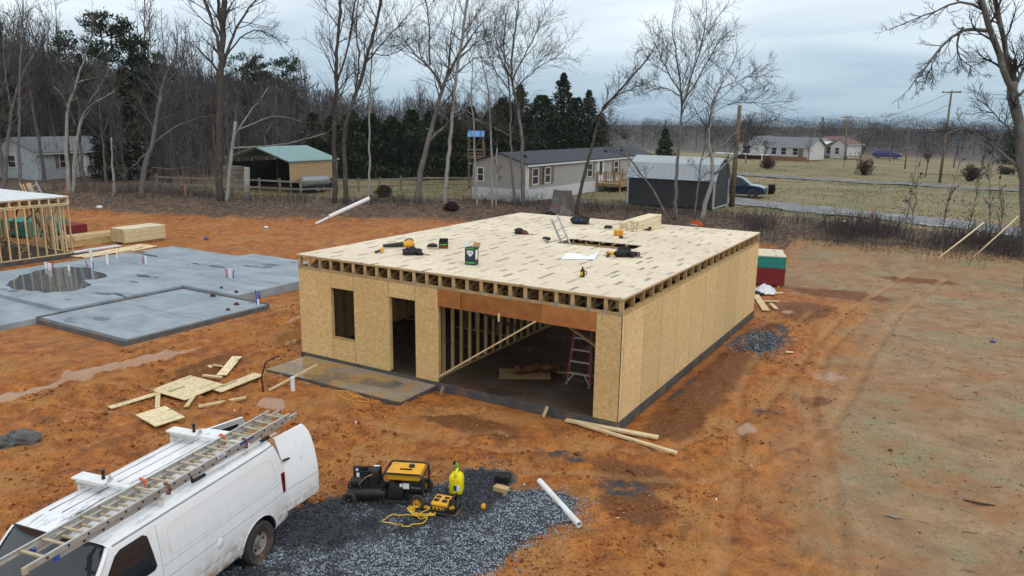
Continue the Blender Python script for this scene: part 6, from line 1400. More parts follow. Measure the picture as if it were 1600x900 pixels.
# play tower
M['pole_wood'] = wood('pole_wood', (.20, .15, .10), (.12, .09, .06))
q = far(744, 262, 66); pl = empty('play_tower', (q[0], q[1], tz(q[0], q[1])), .5, 'timber play tower with blue canopy behind the left end of the long home', 'play tower')
zb_ = tz(q[0], q[1]); Ht = far(742, 204, 66)[2]-zb_
for sx in (-1, 1):
    for sy in (-1, 1): mb = MB(); mb.bx(sx*.6-.045, sx*.6+.045, sy*.6-.045, sy*.6+.045, 0, Ht-.42); mb.build('post', M['pole_wood'], pl)
for k in range(7): mb = MB(); mb.bx(-.75, .75, -.75+k*.21, -.56+k*.21, Ht-2.35, Ht-2.28); mb.build('platform_board', M['pole_wood'], pl)
for sgn in (-1, 1):
    for h in (1.6, 1.9, 2.15): lum('rail', (-.7, sgn*.72, Ht-h), (.7, sgn*.72, Ht-h), .05, .12, 'pole_wood', pl); lum('rail', (sgn*.72, -.7, Ht-h), (sgn*.72, .7, Ht-h), .05, .12, 'pole_wood', pl)
for sgn in (-1, 1): mb = MB(); mb.sheet((-.72, sgn*.68, Ht-.5), (.72, sgn*.68, Ht-.5), (-.72, 0, Ht), (.72, 0, Ht), 6, 4); mb.build('canopy', pm('blue_tarp', (.10, .30, .62), (.08, .25, .55), 3, .6), pl)
mb = MB(); mb.beam((.75, -.3, 0.1), (.75, -.3, Ht-1.0), .04, .08); mb.beam((.75, .3, 0.1), (.75, .3, Ht-1.0), .04, .08); mb.build('climbing_pole', M['pole_wood'], pl)
# white house in the woods, far left
q = at(61, 281, 1.0); wh = empty('white_house', (q[0], q[1], tz(q[0], q[1])), .28, 'low white house half hidden by trees at the far left', 'house')
gable(wh, -5.6, 0, 0, 13.5, 0, 2.5, 3.7, 'wall_white', 'shingle_grey', 'y', .25)
for yy_ in (3.0, 7.0, 10.5): window(wh, (.0, yy_, 1.0), (0, 1, 0), 1.1, 1.2, True)
window(wh, (-2.8, 0, 1.1), (1, 0, 0), .9, 1.1, False, (0, -1, 0)); mb = MB(); mb.bx(.001, .06, 4.6, 5.6, .1, 2.2); mb.build('door', M['trim_white'], wh)
# houses across the road
q = at(1153, 246, 1.2); h1 = empty('ranch_house', (q[0], q[1], tz(q[0], q[1])), -.25, 'pale ranch house with grey hipped roof beyond the road, left of the awning', 'house', scale=.85)
gable(h1, 0, 5.5, 0, 8, 0, 2.9, 4.3, 'wall_pale', 'shingle_grey', 'y', .4); gable(h1, 5.5, 14.5, 1.0, 7.5, 0, 2.7, 4.2, 'wall_pale', 'shingle_grey', 'x', .4)
for xx_ in (7.2, 9.2, 11.6): window(h1, (xx_, 1.0, .9), (1, 0, 0), 1.1, 1.3, False, (0, -1, 0))
window(h1, (1.8, 0, .9), (1, 0, 0), 1.6, 1.5, False, (0, -1, 0)); mb = MB(); mb.bx(0, 14.5, -.25, -.02, -.4, .6); mb.build('brick_base', M['brick'], h1); mb = MB(); mb.bx(-4, 7, -3.2, -.3, .72, .84); mb.build('porch_roof', M['trim_white'], h1)
for xx_ in (-3.8, 0, 3.4, 6.8): mb = MB(); mb.bx(xx_-.08, xx_+.08, -3.1, -2.95, -.5, .72); mb.build('porch_post', M['trim_white'], h1)
mb = MB(); mb.bx(12.2, 13.2, .95, .999, 0, 2.1); mb.build('door', M['shutter'], h1)
q = at(1243, 246, 1.2); h2 = empty('ranch_house', (q[0]+.5, q[1]+4, tz(q[0], q[1])), -.22, 'white gabled house with rusty red roof and white awning beyond the road', 'house', scale=.85)
gable(h2, 0, 8.6, 0, 10, 0, 2.9, 4.3, 'wall_pale', 'shingle_red', 'y', .4); gable(h2, 6.2, 9.4, -1.2, -.05, 0, 2.6, 3.9, 'wall_pale', 'shingle_red', 'y', .2)
mb = MB(); mb.add([(-1.5, -4.0, 2.2), (5, -4.0, 2.2), (6.2, -.1, 3.4), (-1.5, -.1, 3.4), (-1.5, -4.0, 2.28), (5, -4.0, 2.28), (6.2, -.1, 3.48), (-1.5, -.1, 3.48)], [(0, 3, 2, 1), (4, 5, 6, 7), (0, 1, 5, 4), (2, 3, 7, 6), (1, 2, 6, 5), (0, 4, 7, 3)]); mb.build('awning', M['trim_white'], h2)
for k in range(6): mb = MB(); mb.bx(-1.4+k*1.25, -1.32+k*1.25, -4.0, -3.92, -.4, 2.2); mb.build('awning_post', M['lumber_dark'], h2)
window(h2, (7.6, -1.2, .9), (1, 0, 0), .9, 1.3, False, (0, -1, 0)); window(h2, (5.4, 0, .9), (1, 0, 0), .8, 1.4, False, (0, -1, 0)); mb = MB(); mb.bx(0, 9.4, -.3, -.06, -.6, .3); mb.build('brick_base', M['brick'], h2)
for k in range(5): mb = MB(); mb.bx(9.8+k*.9, 9.9+k*.9, -2.2, -2.1, -.4, 1.5); mb.build('deck_post', M['lumber_dark'], h2)
mb = MB(); mb.bx(9.5, 13.8, -2.3, .5, .5, .62); mb.build('deck_floor', M['lumber_dark'], h2)
# cars
def car(name, loc, rz, label, col, suv=True, scale=1.0):
    r = empty(name, loc, rz, label, 'car', scale=scale)
    paint = NT(name+'_paint'); paint.col(col); paint.set(.22, .4, .5, .6); pmx = paint.mat
    low = [(-2.3, .42), (-2.38, .75), (-2.3, 1.02), (-1.9, 1.08), (1.05, 1.06), (1.95, .95), (2.3, .82), (2.4, .62), (2.36, .36), (1.9, .28), (-1.9, .28)]
    mb = MB(); mb.prism(low, lambda a, b: (a, -.93, b), lambda a, b: (a, .93, b)); b_ = mb.build('body', pmx, r, bevel=.09)
    roofp = [(-2.2, 1.04), (-1.95, 1.5), (-1.6, 1.66), (.0, 1.69), (.35, 1.62), (1.15, 1.05)]
    mb = MB(); n_ = len(roofp); V = [(a, -.86+.20*(b-1.04)/.65, b) for a, b in roofp]+[(a, .86-.20*(b-1.04)/.65, b) for a, b in roofp]
    mb.add(V, [tuple(range(n_))[::-1], tuple(range(n_, 2*n_))]+[(i, (i+1) % n_, n_+(i+1) % n_, n_+i) for i in range(n_)]); mb.build('cabin', pmx, r, bevel=.05)
    for s in (-1, 1):
        for a in ([(-1.85, 1.12), (-1.65, 1.55), (-.95, 1.60), (-.95, 1.12)], [(-.87, 1.12), (-.87, 1.60), (-.05, 1.60), (-.05, 1.12)], [(.03, 1.12), (.03, 1.59), (.30, 1.56), (.90, 1.12)]):
            mb = MB(); mb.prism(a, lambda p, q: (p, s*(.868-.20*(q-1.04)/.65), q), lambda p, q: (p, s*(.84-.20*(q-1.04)/.65), q)); mb.build('side_window', M['pane'], r)
        for x_ in (-1.42, 1.42): wheel(r, (x_, s*.84, .36), .36, .23, 'steel')
        mb = MB(); mb.box((2.18, s*.68, .80), (.34, .34, .14), np.array(Matrix.Rotation(.15*s, 3, 'Z'))); mb.build('headlight', M['steel'], r, bevel=.03); mb = MB(); mb.box((-2.32, s*.72, .9), (.1, .3, .2)); mb.build('tail_lamp', M['tail_red'], r, bevel=.02); mb = MB(); mb.box((.75, s*1.0, 1.12), (.12, .2, .13)); mb.build('mirror', pmx, r, bevel=.03)
        mb = MB(); mb.tube([(-1.5, s*.60, 1.73), (.0, s*.60, 1.74)], .02, 6); mb.build('roof_rail', M['black'], r); mb = MB(); mb.box((0, s*.94, .34), (2.3, .03, .12)); mb.build('sill_trim', M['black'], r)
    mb = MB(); mb.sheet((.42, -.66, 1.605), (.42, .66, 1.605), (1.12, -.80, 1.10), (1.12, .80, 1.10), 4, 3); mb.v = [(x+.012, y, z+.012) for x, y, z in mb.v]; mb.build('windscreen', M['pane'], r); mb = MB(); mb.box((2.38, 0, .66), (.05, .9, .2)); mb.build('grille', M['black'], r, bevel=.02); mb = MB(); mb.box((2.38, 0, .42), (.08, 1.5, .14)); mb.build('lower_bumper', M['black'], r, bevel=.02)
    return r
q = at(1150, 308, 1.0); car('suv', (q[0]-.3, q[1]+.9, tz(q[0], q[1])+.0), .12, 'dark blue sport utility car parked behind the shed', (.012, .03, .075))
q = at(1385, 248, 1.2); car('pickup_car', (q[0], q[1], tz(q[0], q[1])), .1, 'small violet-blue car far off beyond the road', (.05, .05, .20))
# utility poles and wires
def upole(u0, v0, u1, v1, z, label, arm=True, r0=.15):
    a = at(u0, v0, z); dep = (a-CAM)@_fw; b = far(u1, v1, dep); r = empty('utility_pole', (a[0], a[1], tz(a[0], a[1])-.1), 0, label, 'pole'); t_ = b-a; t_[2] = b[2]-r.location[2]
    mb = MB(); mb.tube([(0, 0, 0), tuple(t_*.5), tuple(t_)], [r0, r0*.85, r0*.65], 10); mb.build('pole', M['pole_wood'], r, smooth=True)
    if arm:
        ar = np.array([.9, .25, 0]); mb = MB(); mb.beam(t_*.985-ar, t_*.985+ar, .09, .11); ca = mb.build('cross_arm', M['pole_wood'], r)
        for k in (-.85, 0, .85): mb = MB(); mb.cyl(t_*.985+ar*k+np.array([0, 0, .06]), t_*.985+ar*k+np.array([0, 0, .22]), .05, 8); mb.build('insulator', M['steel'], ca)
    return np.array(r.location)+t_
pb = upole(1468, 286, 1487, 142, 1.0, 'tall leaning utility pole with cross arm right of the houses'); pa = upole(1143, 323, 1156, 165, 1.0, 'short thick brown pole beside the parked blue car', False, .2); pc = upole(1321, 250, 1323, 182, 1.2, 'distant utility pole behind the houses across the road', True, .13); pd = upole(1414, 262, 1420, 205, 1.2, 'thin far pole between the tall pole and the big tree', False, .1)
def wire(a, b, sag, label, r=.02):
    s = np.linspace(0, 1, 24); P = a[None]*(1-s)[:, None]+b[None]*s[:, None]; P[:, 2] -= sag*4*s*(1-s); mb = MB(); mb.tube(P, r, 4); mb.build('power_line', M['black'], label=label, cat='wire')
wire(pb-np.array([0, 0, .1]), pc, 1.2, 'upper power line from the tall pole to the distant pole'); wire(pb-np.array([0, 0, 1.4]), pc-np.array([0, 0, 1.3]), 1.2, 'lower power line from the tall pole to the distant pole'); wire(pb, np.array([60., 62., 9.]), 1.0, 'power line leaving the tall pole to the right')
wire(pa-np.array([0, 0, .2]), pb-np.array([0, 0, 1.9]), 1.4, 'slack line from the short brown pole to the tall pole', .012)
# ---------------------------------------------------------------- trees
def bark(name, c1, c2, lich=(.34, .35, .31)):
    t = NT(name); v = t.coord(rnd=False); f = t.noise(t.mapping(v, (9, 9, 1.6)), 1.3, 6, .65); c = t.ramp(f, (.3, c2), (.7, c1)); c = t.mix(t.math('MULTIPLY', t.rng(t.noise(v, 1.8, 5, .6), .52, .68), .5), c, lich); t.col(c); t.bump(f, .6, .03); return t.set(.9, 0, .2)
M['bark_grey'] = bark('bark_grey', (.165, .152, .14), (.08, .072, .065), (.26, .265, .235)); M['bark_dark'] = bark('bark_dark', (.085, .07, .058), (.04, .033, .028), (.16, .15, .125)); M['bark_pale'] = bark('bark_pale', (.33, .315, .29), (.17, .16, .145), (.42, .41, .385))
M['twig'] = pm('twigs', (.082, .070, .066), (.05, .043, .041), 2, .9); M['twig_pale'] = pm('twigs_pale', (.13, .118, .112), (.085, .077, .073), 2, .9); M['twig_dark'] = pm('twigs_dark', (.045, .038, .035), (.028, .024, .022), 2, .9)
def frusta(name, P0, P1, R0, R1, mat, k=3):
    P0, P1, R0, R1 = map(lambda q: np.asarray(q, float), (P0, P1, R0, R1)); n = len(P0); d = P1-P0; L = np.linalg.norm(d, axis=1)[:, None]+1e-9; d = d/L
    ref = np.where(np.abs(d[:, 2:3]) < .9, np.array([[0, 0, 1.0]]), np.array([[1.0, 0, 0]])); u = np.cross(d, ref); u /= np.linalg.norm(u, axis=1)[:, None]; w = np.cross(d, u)
    a = np.arange(k)*2*math.pi/k; ring = np.cos(a)[None, :, None]*u[:, None]+np.sin(a)[None, :, None]*w[:, None]
    V = np.concatenate([P0[:, None]+ring*R0[:, None, None], P1[:, None]+ring*R1[:, None, None]], 1).reshape(-1, 3)
    b = (np.arange(n)*2*k)[:, None, None]; i = np.arange(k); F = (np.stack([i, (i+1) % k, k+(i+1) % k, k+i], 1)[None]+b).reshape(-1, 4)
    return np_mesh(name, V, F, mat)
class Tree:
    def __init__(s, seed): s.r = random.Random(seed); s.trunk = MB(); s.P0 = []; s.P1 = []; s.R0 = []; s.R1 = []
    def seg(s, a, b, r0, r1): s.P0.append(a); s.P1.append(b); s.R0.append(r0); s.R1.append(r1)
    def branch(s, p, d, L, r, lev, maxlev, up=.25, nk=(7, 5, 4, 3), rmin=.011):
        R = s.r; n = max(2, (7, 5, 3, 2, 2)[min(lev, 4)]); pts = [p]; dirs = [d]; x, y, z = p; dx, dy, dz = d; st = L/n
        wob = (.10, .15, .17, .2, .22)[min(lev, 4)]
        for i in range(n):
            dx += R.gauss(0, wob); dy += R.gauss(0, wob); dz += R.gauss(0, wob*.8)+up*.35; m = math.sqrt(dx*dx+dy*dy+dz*dz); dx /= m; dy /= m; dz /= m
            x += dx*st; y += dy*st; z += dz*st; pts.append((x, y, z)); dirs.append((dx, dy, dz))
        for i in range(n):
            f0 = i/n; f1 = (i+1)/n; s.seg(pts[i], pts[i+1], max(rmin, r*(1-.75*f0)), max(rmin*.7, r*(1-.75*f1)))
        if lev >= maxlev: return
        k = nk[min(lev, len(nk)-1)]
        for j in range(k):
            f = .2+.8*(j+R.random())/k; i = min(n-1, int(f*n)); g = f*n-i; a, b = pts[i], pts[min(i+1, n)]; q = (a[0]+(b[0]-a[0])*g, a[1]+(b[1]-a[1])*g, a[2]+(b[2]-a[2])*g); dd = dirs[min(i+1, n)]
            s.branch(q, s.dev(dd, R.uniform(.4, .85)), L*R.uniform(.45, .85)*(1.15-.5*f), max(rmin, r*(1-.75*f)*.62), lev+1, maxlev, up, nk, rmin)
    def dev(s, d, ang):
        R = s.r; vx_, vy_, vz_ = R.gauss(0, 1), R.gauss(0, 1), R.gauss(0, 1); k = vx_*d[0]+vy_*d[1]+vz_*d[2]; vx_ -= k*d[0]; vy_ -= k*d[1]; vz_ -= k*d[2]; m = math.sqrt(vx_*vx_+vy_*vy_+vz_*vz_)+1e-9; c, q = math.cos(ang), math.sin(ang)/m
        return (d[0]*c+vx_*q, d[1]*c+vy_*q, d[2]*c+vz_*q)
    def limb(s, pts, r0, r1, kids, Lk, t0=.35, maxlev=3, sides=8, up=.25, nk=(6, 6, 4, 3), rmin=.0085, jit=.03, ang=(.45, .95)):
        pts = np.array(pts, float); al_ = np.r_[0, np.cumsum(np.linalg.norm(np.diff(pts, axis=0), axis=1))]; n = max(8, int(al_[-1]/.55)); q = np.linspace(0, al_[-1], n); P = np.stack([np.interp(q, al_, pts[:, i]) for i in range(3)], 1)
        for _ in range(2): P[1:-1] = (P[:-2]+2*P[1:-1]+P[2:])/4
        for i in range(1, n-1): P[i] += np.array([s.r.gauss(0, jit), s.r.gauss(0, jit), s.r.gauss(0, jit)])
        f = np.linspace(0, 1, n); rad = r0+(r1-r0)*f**.85; s.trunk.tube(P, rad, sides)
        Tn = np.gradient(P, axis=0); Tn /= np.linalg.norm(Tn, axis=1)[:, None]
        for j in range(kids):
            g = t0+(1-t0)*(j+s.r.random())/kids; i = min(n-1, int(g*(n-1))); d = tuple(Tn[i]); s.branch(tuple(P[i]), s.dev(d, s.r.uniform(*ang)), Lk*(1.2-.6*g)*s.r.uniform(.6, 1.25), max(.02, rad[i]*.5), 1, maxlev, up, nk, rmin)
        s.branch(tuple(P[-1]), tuple(Tn[-1]), Lk*.8, max(.015, r1), 1, maxlev, up, nk, rmin)
    def build(s, label, bk='bark_grey', tw='twig', group=None, name='bare_tree', base=None):
        A = np.array(s.trunk.v); lo = A[A[:, 2].argmin()] if base is None else base; o = empty(name, (float(lo[0]), float(lo[1]), float(lo[2])), 0, label, 'tree', group)
        s.trunk.v = [tuple(p) for p in A-lo]; me = s.trunk.mesh('trunk', M[bk], True); obj('trunk', me, o)
        obj('crown', frusta('crown', np.array(s.P0)-lo, np.array(s.P1)-lo, s.R0, s.R1, M[tw]), o); return o
def hero(seed, depth, limbs, label, bk='bark_grey', tw='twig', drift=.6, **kw):
    t = Tree(seed); rr = random.Random(seed+99)
    for k, L in enumerate(limbs):
        px, r0, r1, kids, Lk = L[:5]; ex = dict(kw); ex.update(L[5] if len(L) > 5 else {}); dd = L[6] if len(L) > 6 else None
        sl = rr.uniform(-drift, drift); d0 = depth if dd is None else depth+dd
        pts = []
        for i, (u, v) in enumerate(px): pts.append(far(u, v, d0+(sl*i if k > 0 else 0)))
        r0 *= .72; r1 *= .9
        if k == 0:
            zg = tz(pts[0][0], pts[0][1]); pts[0][2] = min(pts[0][2], zg-.15); pts[0] = np.array([pts[0][0], pts[0][1], zg-.2])
        t.limb(pts, r0, r1, kids, Lk, **ex)
    return t.build(label, bk, tw)
D0 = 53.5
hero(1, 54, [([(344, 314), (342, 230), (344, 150), (346, 90), (349, 40), (352, -45)], .36, .20, 10, 3.0, dict(t0=.55)), ([(345, 95), (338, 55), (327, 20), (312, -15), (300, -45)], .17, .08, 8, 2.6), ([(349, 105), (362, 60), (380, 22), (402, -5), (425, -20)], .17, .05, 10, 2.6), ([(352, 90), (375, 55), (405, 42), (432, 55), (440, 72)], .10, .02, 8, 1.8), ([(347, 60), (343, 20), (340, -40)], .18, .1, 6, 2.4), ([(350, 120), (385, 105), (410, 112)], .06, .02, 5, 1.4)], 'tallest dark-barked tree left of the carport, forking high', 'bark_dark', 'twig_dark')
hero(2, 53.8, [([(353, 314), (360, 255), (366, 215), (368, 190)], .20, .12, 4, 1.5), ([(362, 232), (400, 229), (445, 226), (485, 216), (508, 208)], .09, .03, 9, 1.8), ([(365, 215), (385, 180), (410, 150), (418, 138)], .08, .03, 6, 1.6), ([(366, 205), (400, 190), (440, 178), (470, 190)], .07, .02, 8, 1.6)], 'low grey tree with long side branches, right beside the tallest dark tree', 'bark_pale', 'twig_pale')
hero(3, 58, [([(107, 299), (104, 240), (104, 190), (108, 160), (120, 130), (130, 95), (142, 62)], .24, .06, 12, 2.4, dict(t0=.5)), ([(106, 168), (98, 150), (85, 135)], .07, .02, 5, 1.2), ([(108, 160), (122, 152)], .06, .02, 3, 1.0), ([(120, 130), (140, 122), (160, 118)], .07, .02, 6, 1.4)], 'pale-trunked tree with bent top in front of the white house', 'bark_pale', 'twig_pale')
hero(4, 58, [([(113, 299), (117, 230), (125, 190), (138, 163), (158, 157), (178, 143)], .20, .05, 8, 2.0, dict(t0=.6)), ([(122, 200), (135, 178), (141, 170)], .07, .03, 3, 1.2), ([(138, 163), (150, 145), (165, 120), (168, 105)], .06, .02, 6, 1.4)], 'pale-trunked tree arching right, twin of the one before the white house', 'bark_pale', 'twig_pale')
hero(5, 55.5, [([(221, 306), (224, 262), (232, 238), (240, 225), (243, 190), (250, 145), (262, 112), (275, 85)], .30, .08, 12, 2.6, dict(t0=.5)), ([(240, 224), (262, 205), (290, 188), (330, 181)], .12, .03, 9, 2.0), ([(250, 140), (275, 112), (298, 93)], .09, .03, 7, 2.0), ([(228, 240), (205, 262), (190, 275)], .06, .02, 4, 1.2), ([(238, 262), (270, 266), (295, 262), (325, 250)], .06, .02, 8, 1.5)], 'crooked grey tree with kinked trunk at the head of the orange bank', 'bark_grey', 'twig_pale')
hero(6, 60, [([(4, 292), (12, 220), (20, 160), (34, 120), (52, 85)], .26, .08, 12, 2.6), ([(18, 170), (8, 120), (5, 60)], .10, .04, 8, 2.2)], 'grey tree leaning right at the left edge of the picture', 'bark_grey', 'twig_pale')
hero(7, 59, [([(30, 285), (29, 220), (31, 140), (33, 60), (36, 10)], .20, .06, 12, 2.6, dict(t0=.4))], 'straight thin tree just left of the pale-trunked pair', 'bark_grey', 'twig')
hero(8, 56, [([(175, 303), (178, 260), (172, 240), (174, 215)], .16, .05, 8, 1.6)], 'short broken tree with pale stub between the pale pair and the kinked tree', 'bark_pale', 'twig')
hero(9, 53.5, [([(523, 318), (523, 250), (522, 190), (526, 140), (525, 95), (530, 40), (533, -20)], .26, .10, 12, 3.2, dict(t0=.4)), ([(526, 130), (540, 90), (548, 50), (556, -10)], .11, .05, 8, 2.4), ([(524, 110), (516, 70), (512, 30)], .06, .02, 6, 1.8), ([(522, 262), (530, 225), (535, 215)], .05, .02, 3, 1.0)], 'dark forked tree rising at the right end of the carport', 'bark_dark', 'twig')
hero(10, 53.2, [([(541, 318), (539, 260), (537, 200), (552, 155), (565, 125), (575, 80), (590, 30), (600, -20)], .25, .10, 12, 3.2, dict(t0=.4)), ([(555, 150), (562, 100), (556, 50), (560, 0)], .10, .04, 9, 2.6), ([(570, 100), (595, 70), (618, 45), (632, 30)], .08, .03, 9, 2.4), ([(575, 85), (610, 88), (640, 70)], .06, .02, 8, 2.0)], 'dark tree with spreading fans of twigs right beside the forked tree', 'bark_dark', 'twig')
hero(11, 53.3, [([(576, 316), (577, 240), (578, 150), (580, 90), (586, 40)], .12, .04, 12, 1.8, dict(t0=.45))], 'slim straight pole tree right of the dark spreading tree', 'bark_pale', 'twig_pale')
hero(12, 53.5, [([(650, 319), (660, 250), (672, 205), (685, 160), (691, 140), (700, 115), (715, 85), (735, 60)], .33, .08, 10, 3.0, dict(t0=.5)), ([(691, 142), (684, 120), (672, 102), (655, 92), (640, 78), (630, 60)], .17, .04, 10, 2.6), ([(672, 102), (672, 60), (668, 10), (660, -20)], .10, .04, 9, 2.4), ([(668, 222), (690, 200), (705, 187), (718, 175)], .15, .06, 6, 1.8), ([(690, 140), (705, 105), (702, 60), (712, 10)], .10, .03, 8, 2.4)], 'stout grey tree leaning right with a heavy fork, left of the long home', 'bark_grey', 'twig')
hero(13, 53.4, [([(694, 319), (700, 250), (706, 190), (711, 130), (718, 80), (727, 30), (733, -25)], .20, .10, 12, 2.8, dict(t0=.4)), ([(716, 95), (740, 70), (770, 50)], .07, .02, 9, 2.2), ([(722, 55), (745, 20), (768, -10)], .07, .03, 8, 2.4), ([(714, 115), (740, 88), (790, 92)], .06, .02, 9, 2.2), ([(712, 160), (735, 185), (755, 195)], .05, .02, 6, 1.4)], 'tall pale tree with smooth lean, just left of the long home corner', 'bark_pale', 'twig_pale')
hero(14, 52.8, [([(745, 318), (742, 250), (740, 190), (735, 140), (738, 115)], .12, .04, 10, 1.8, dict(t0=.45)), ([(740, 180), (720, 168), (705, 172)], .04, .02, 5, 1.3), ([(741, 185), (775, 200), (800, 215)], .04, .02, 5, 1.3)], 'white thin tree in front of the end wall of the long home', 'bark_pale', 'twig_pale')
hero(15, 52.7, [([(769, 318), (768, 250), (767, 190), (764, 145), (756, 110)], .13, .04, 10, 1.8, dict(t0=.5))], 'second white thin tree before the end wall of the long home', 'bark_pale', 'twig_pale')
hero(16, 52.6, [([(775, 322), (776, 270), (777, 232)], .10, .05, 3, .7)], 'short dead white stem before the end wall of the long home', 'bark_pale', 'twig_pale')
hero(17, 53.2, [([(806, 320), (800, 270), (797, 200), (797, 150), (793, 115), (785, 75), (790, 30)], .14, .04, 14, 2.6, dict(t0=.4)), ([(796, 140), (770, 105), (762, 80)], .06, .02, 8, 2.0)], 'slim left stem of the two trees at the long home near corner', 'bark_grey', 'twig')
hero(18, 53.0, [([(817, 321), (817, 250), (812, 180), (802, 140), (798, 110), (802, 70), (808, 20)], .22, .06, 14, 3.0, dict(t0=.45)), ([(800, 130), (815, 95), (835, 60), (845, 35)], .09, .03, 10, 2.6), ([(800, 125), (780, 90), (772, 45)], .08, .03, 10, 2.6), ([(805, 140), (835, 108), (870, 88)], .08, .02, 10, 2.4)], 'broad-crowned tree at the near corner of the long home', 'bark_grey', 'twig')
hero(19, 50.2, [([(901, 332), (908, 290), (917, 255), (926, 220), (936, 185), (948, 160), (970, 140), (992, 115), (1012, 92)], .20, .05, 12, 2.0, dict(t0=.5)), ([(940, 170), (958, 150), (985, 140), (1003, 132)], .06, .02, 8, 1.4), ([(928, 215), (945, 196), (965, 203)], .04, .02, 5, 1.2)], 'dark slender tree leaning right in front of the long home', 'bark_dark', 'twig')
hero(20, 47.3, [([(1056, 344), (1056, 290), (1059, 240), (1063, 200), (1066, 170), (1063, 130), (1058, 95), (1052, 60)], .19, .04, 14, 2.6, dict(t0=.5)), ([(1065, 165), (1078, 130), (1088, 95), (1100, 60), (1103, 30)], .10, .03, 12, 2.4), ([(1066, 160), (1092, 125), (1110, 85), (1130, 60)], .08, .03, 11, 2.4), ([(1064, 145), (1040, 110), (1025, 70)], .07, .02, 11, 2.2), ([(1064, 150), (1035, 135), (1008, 132)], .05, .02, 8, 1.8)], 'wide fan-crowned tree before the shed', 'bark_grey', 'twig')
hero(21, 47.5, [([(1095, 347), (1104, 310), (1117, 272), (1112, 252), (1105, 215), (1109, 180), (1119, 148), (1130, 120), (1140, 108)], .24, .04, 12, 2.2, dict(t0=.55)), ([(1116, 272), (1132, 258), (1149, 243), (1160, 228), (1182, 214)], .13, .03, 10, 1.8), ([(1122, 140), (1150, 128), (1190, 112)], .06, .015, 10, 1.8), ([(1110, 180), (1140, 160), (1175, 158), (1205, 165)], .05, .015, 10, 1.8), ([(1118, 235), (1150, 205), (1180, 195)], .05, .015, 8, 1.5)], 'pale leaning tree with split trunk at the right end of the shed', 'bark_pale', 'twig')
hero(22, 47.6, [([(1083, 343), (1090, 300), (1097, 250), (1102, 220)], .10, .04, 6, 1.2)], 'short slim stem between the fan-crowned and pale leaning trees', 'bark_grey', 'twig')
hero(23, 46.8, [([(1047, 346), (1035, 320), (1005, 275), (975, 235), (955, 200), (940, 178)], .11, .03, 8, 1.4)], 'thin bare trunk slanting left across the shed front', 'bark_grey', 'twig')
# the big tree at the right edge
hero(24, 32, [([(1618, 418), (1604, 320), (1595, 250), (1590, 190), (1586, 150), (1582, 128)], .34, .22, 3, 1.2), ([(1586, 148), (1572, 118), (1562, 85), (1548, 55), (1538, 20), (1530, -30)], .19, .12, 6, 1.2), ([(1584, 130), (1576, 95), (1566, 60), (1559, 20), (1550, -30)], .16, .09, 8, 1.6), ([(1542, 48), (1522, 40), (1500, 44), (1478, 62), (1462, 85), (1446, 105), (1430, 125), (1420, 140)], .12, .02, 13, .9, dict(t0=.2, up=-.05, nk=(4, 4, 3, 2))), ([(1505, 42), (1495, 70), (1492, 88), (1510, 100), (1525, 110)], .07, .015, 10, .9, dict(up=-.1)), ([(1466, 80), (1456, 100), (1448, 122)], .04, .015, 8, .7, dict(up=-.1)), ([(1536, 15), (1510, -5), (1480, 8), (1455, 22), (1425, 30), (1400, 42)], .09, .015, 11, .9, dict(t0=.3, nk=(4, 4, 3, 2))), ([(1592, 225), (1570, 192), (1552, 178), (1535, 160)], .06, .02, 10, 1.0), ([(1600, 268), (1575, 245), (1545, 222), (1518, 200), (1498, 192), (1476, 189), (1469, 205)], .11, .03, 10, .8, dict(t0=.5)), ([(1594, 180), (1570, 208), (1555, 222), (1548, 250)], .05, .02, 8, .8), ([(1585, 135), (1600, 108), (1612, 80)], .12, .05, 10, 1.4), ([(1588, 150), (1606, 138), (1625, 120)], .10, .04, 8, 1.2)], 'big lichened tree at the right edge with drooping limbs across the sky', 'bark_grey', 'twig_dark', drift=.25, rmin=.007)
# saplings and brush on the right bank
for k, (u0, v0, u1, v1, lab) in enumerate(((1410, 380, 1432, 245, 'leafy-tipped sapling, left of the pair above the pale poles'), (1418, 378, 1436, 262, 'leafy-tipped sapling, right of the pair above the pale poles'), (1470, 372, 1496, 268, 'sapling between the sapling pair and the right pole'), (1508, 360, 1532, 270, 'sapling whose foot meets the left pale pole tip'), (1548, 395, 1544, 250, 'sapling crossing the right pale pole'), (1565, 360, 1562, 285, 'small sapling nearest the big tree'))):
    dp = 40.5-.4*k; t = Tree(200+k); a = far(u0, v0, dp); b = far(u1, v1, dp+.5); a[2] = tz(a[0], a[1])-.1; m_ = (a+b)/2+np.array([RNG.uniform(-.15, .15), 0, 0]); t.limb([a, m_, b], .035, .012, 6, .9, maxlev=2, sides=5, rmin=.007, t0=.3); o = t.build(lab, 'bark_grey', 'twig', name='sapling'); o['category'] = 'sapling'
    n = 14; cc = np.array([t.P1[i] for i in t.r.sample(range(len(t.P1)), min(n, len(t.P1)))]); lo = np.array(o.location); Vv, Ff = leaf_quads(cc[:, 0]-lo[0], cc[:, 1]-lo[1], cc[:, 2]-lo[2]-.04, nrg.uniform(.12, .26, len(cc)), .9); obj('dead_leaves', np_mesh('dead_leaves', Vv, Ff, M['leaf_litter'], {'shade': nrg.uniform(0, .4, len(cc))}), o)
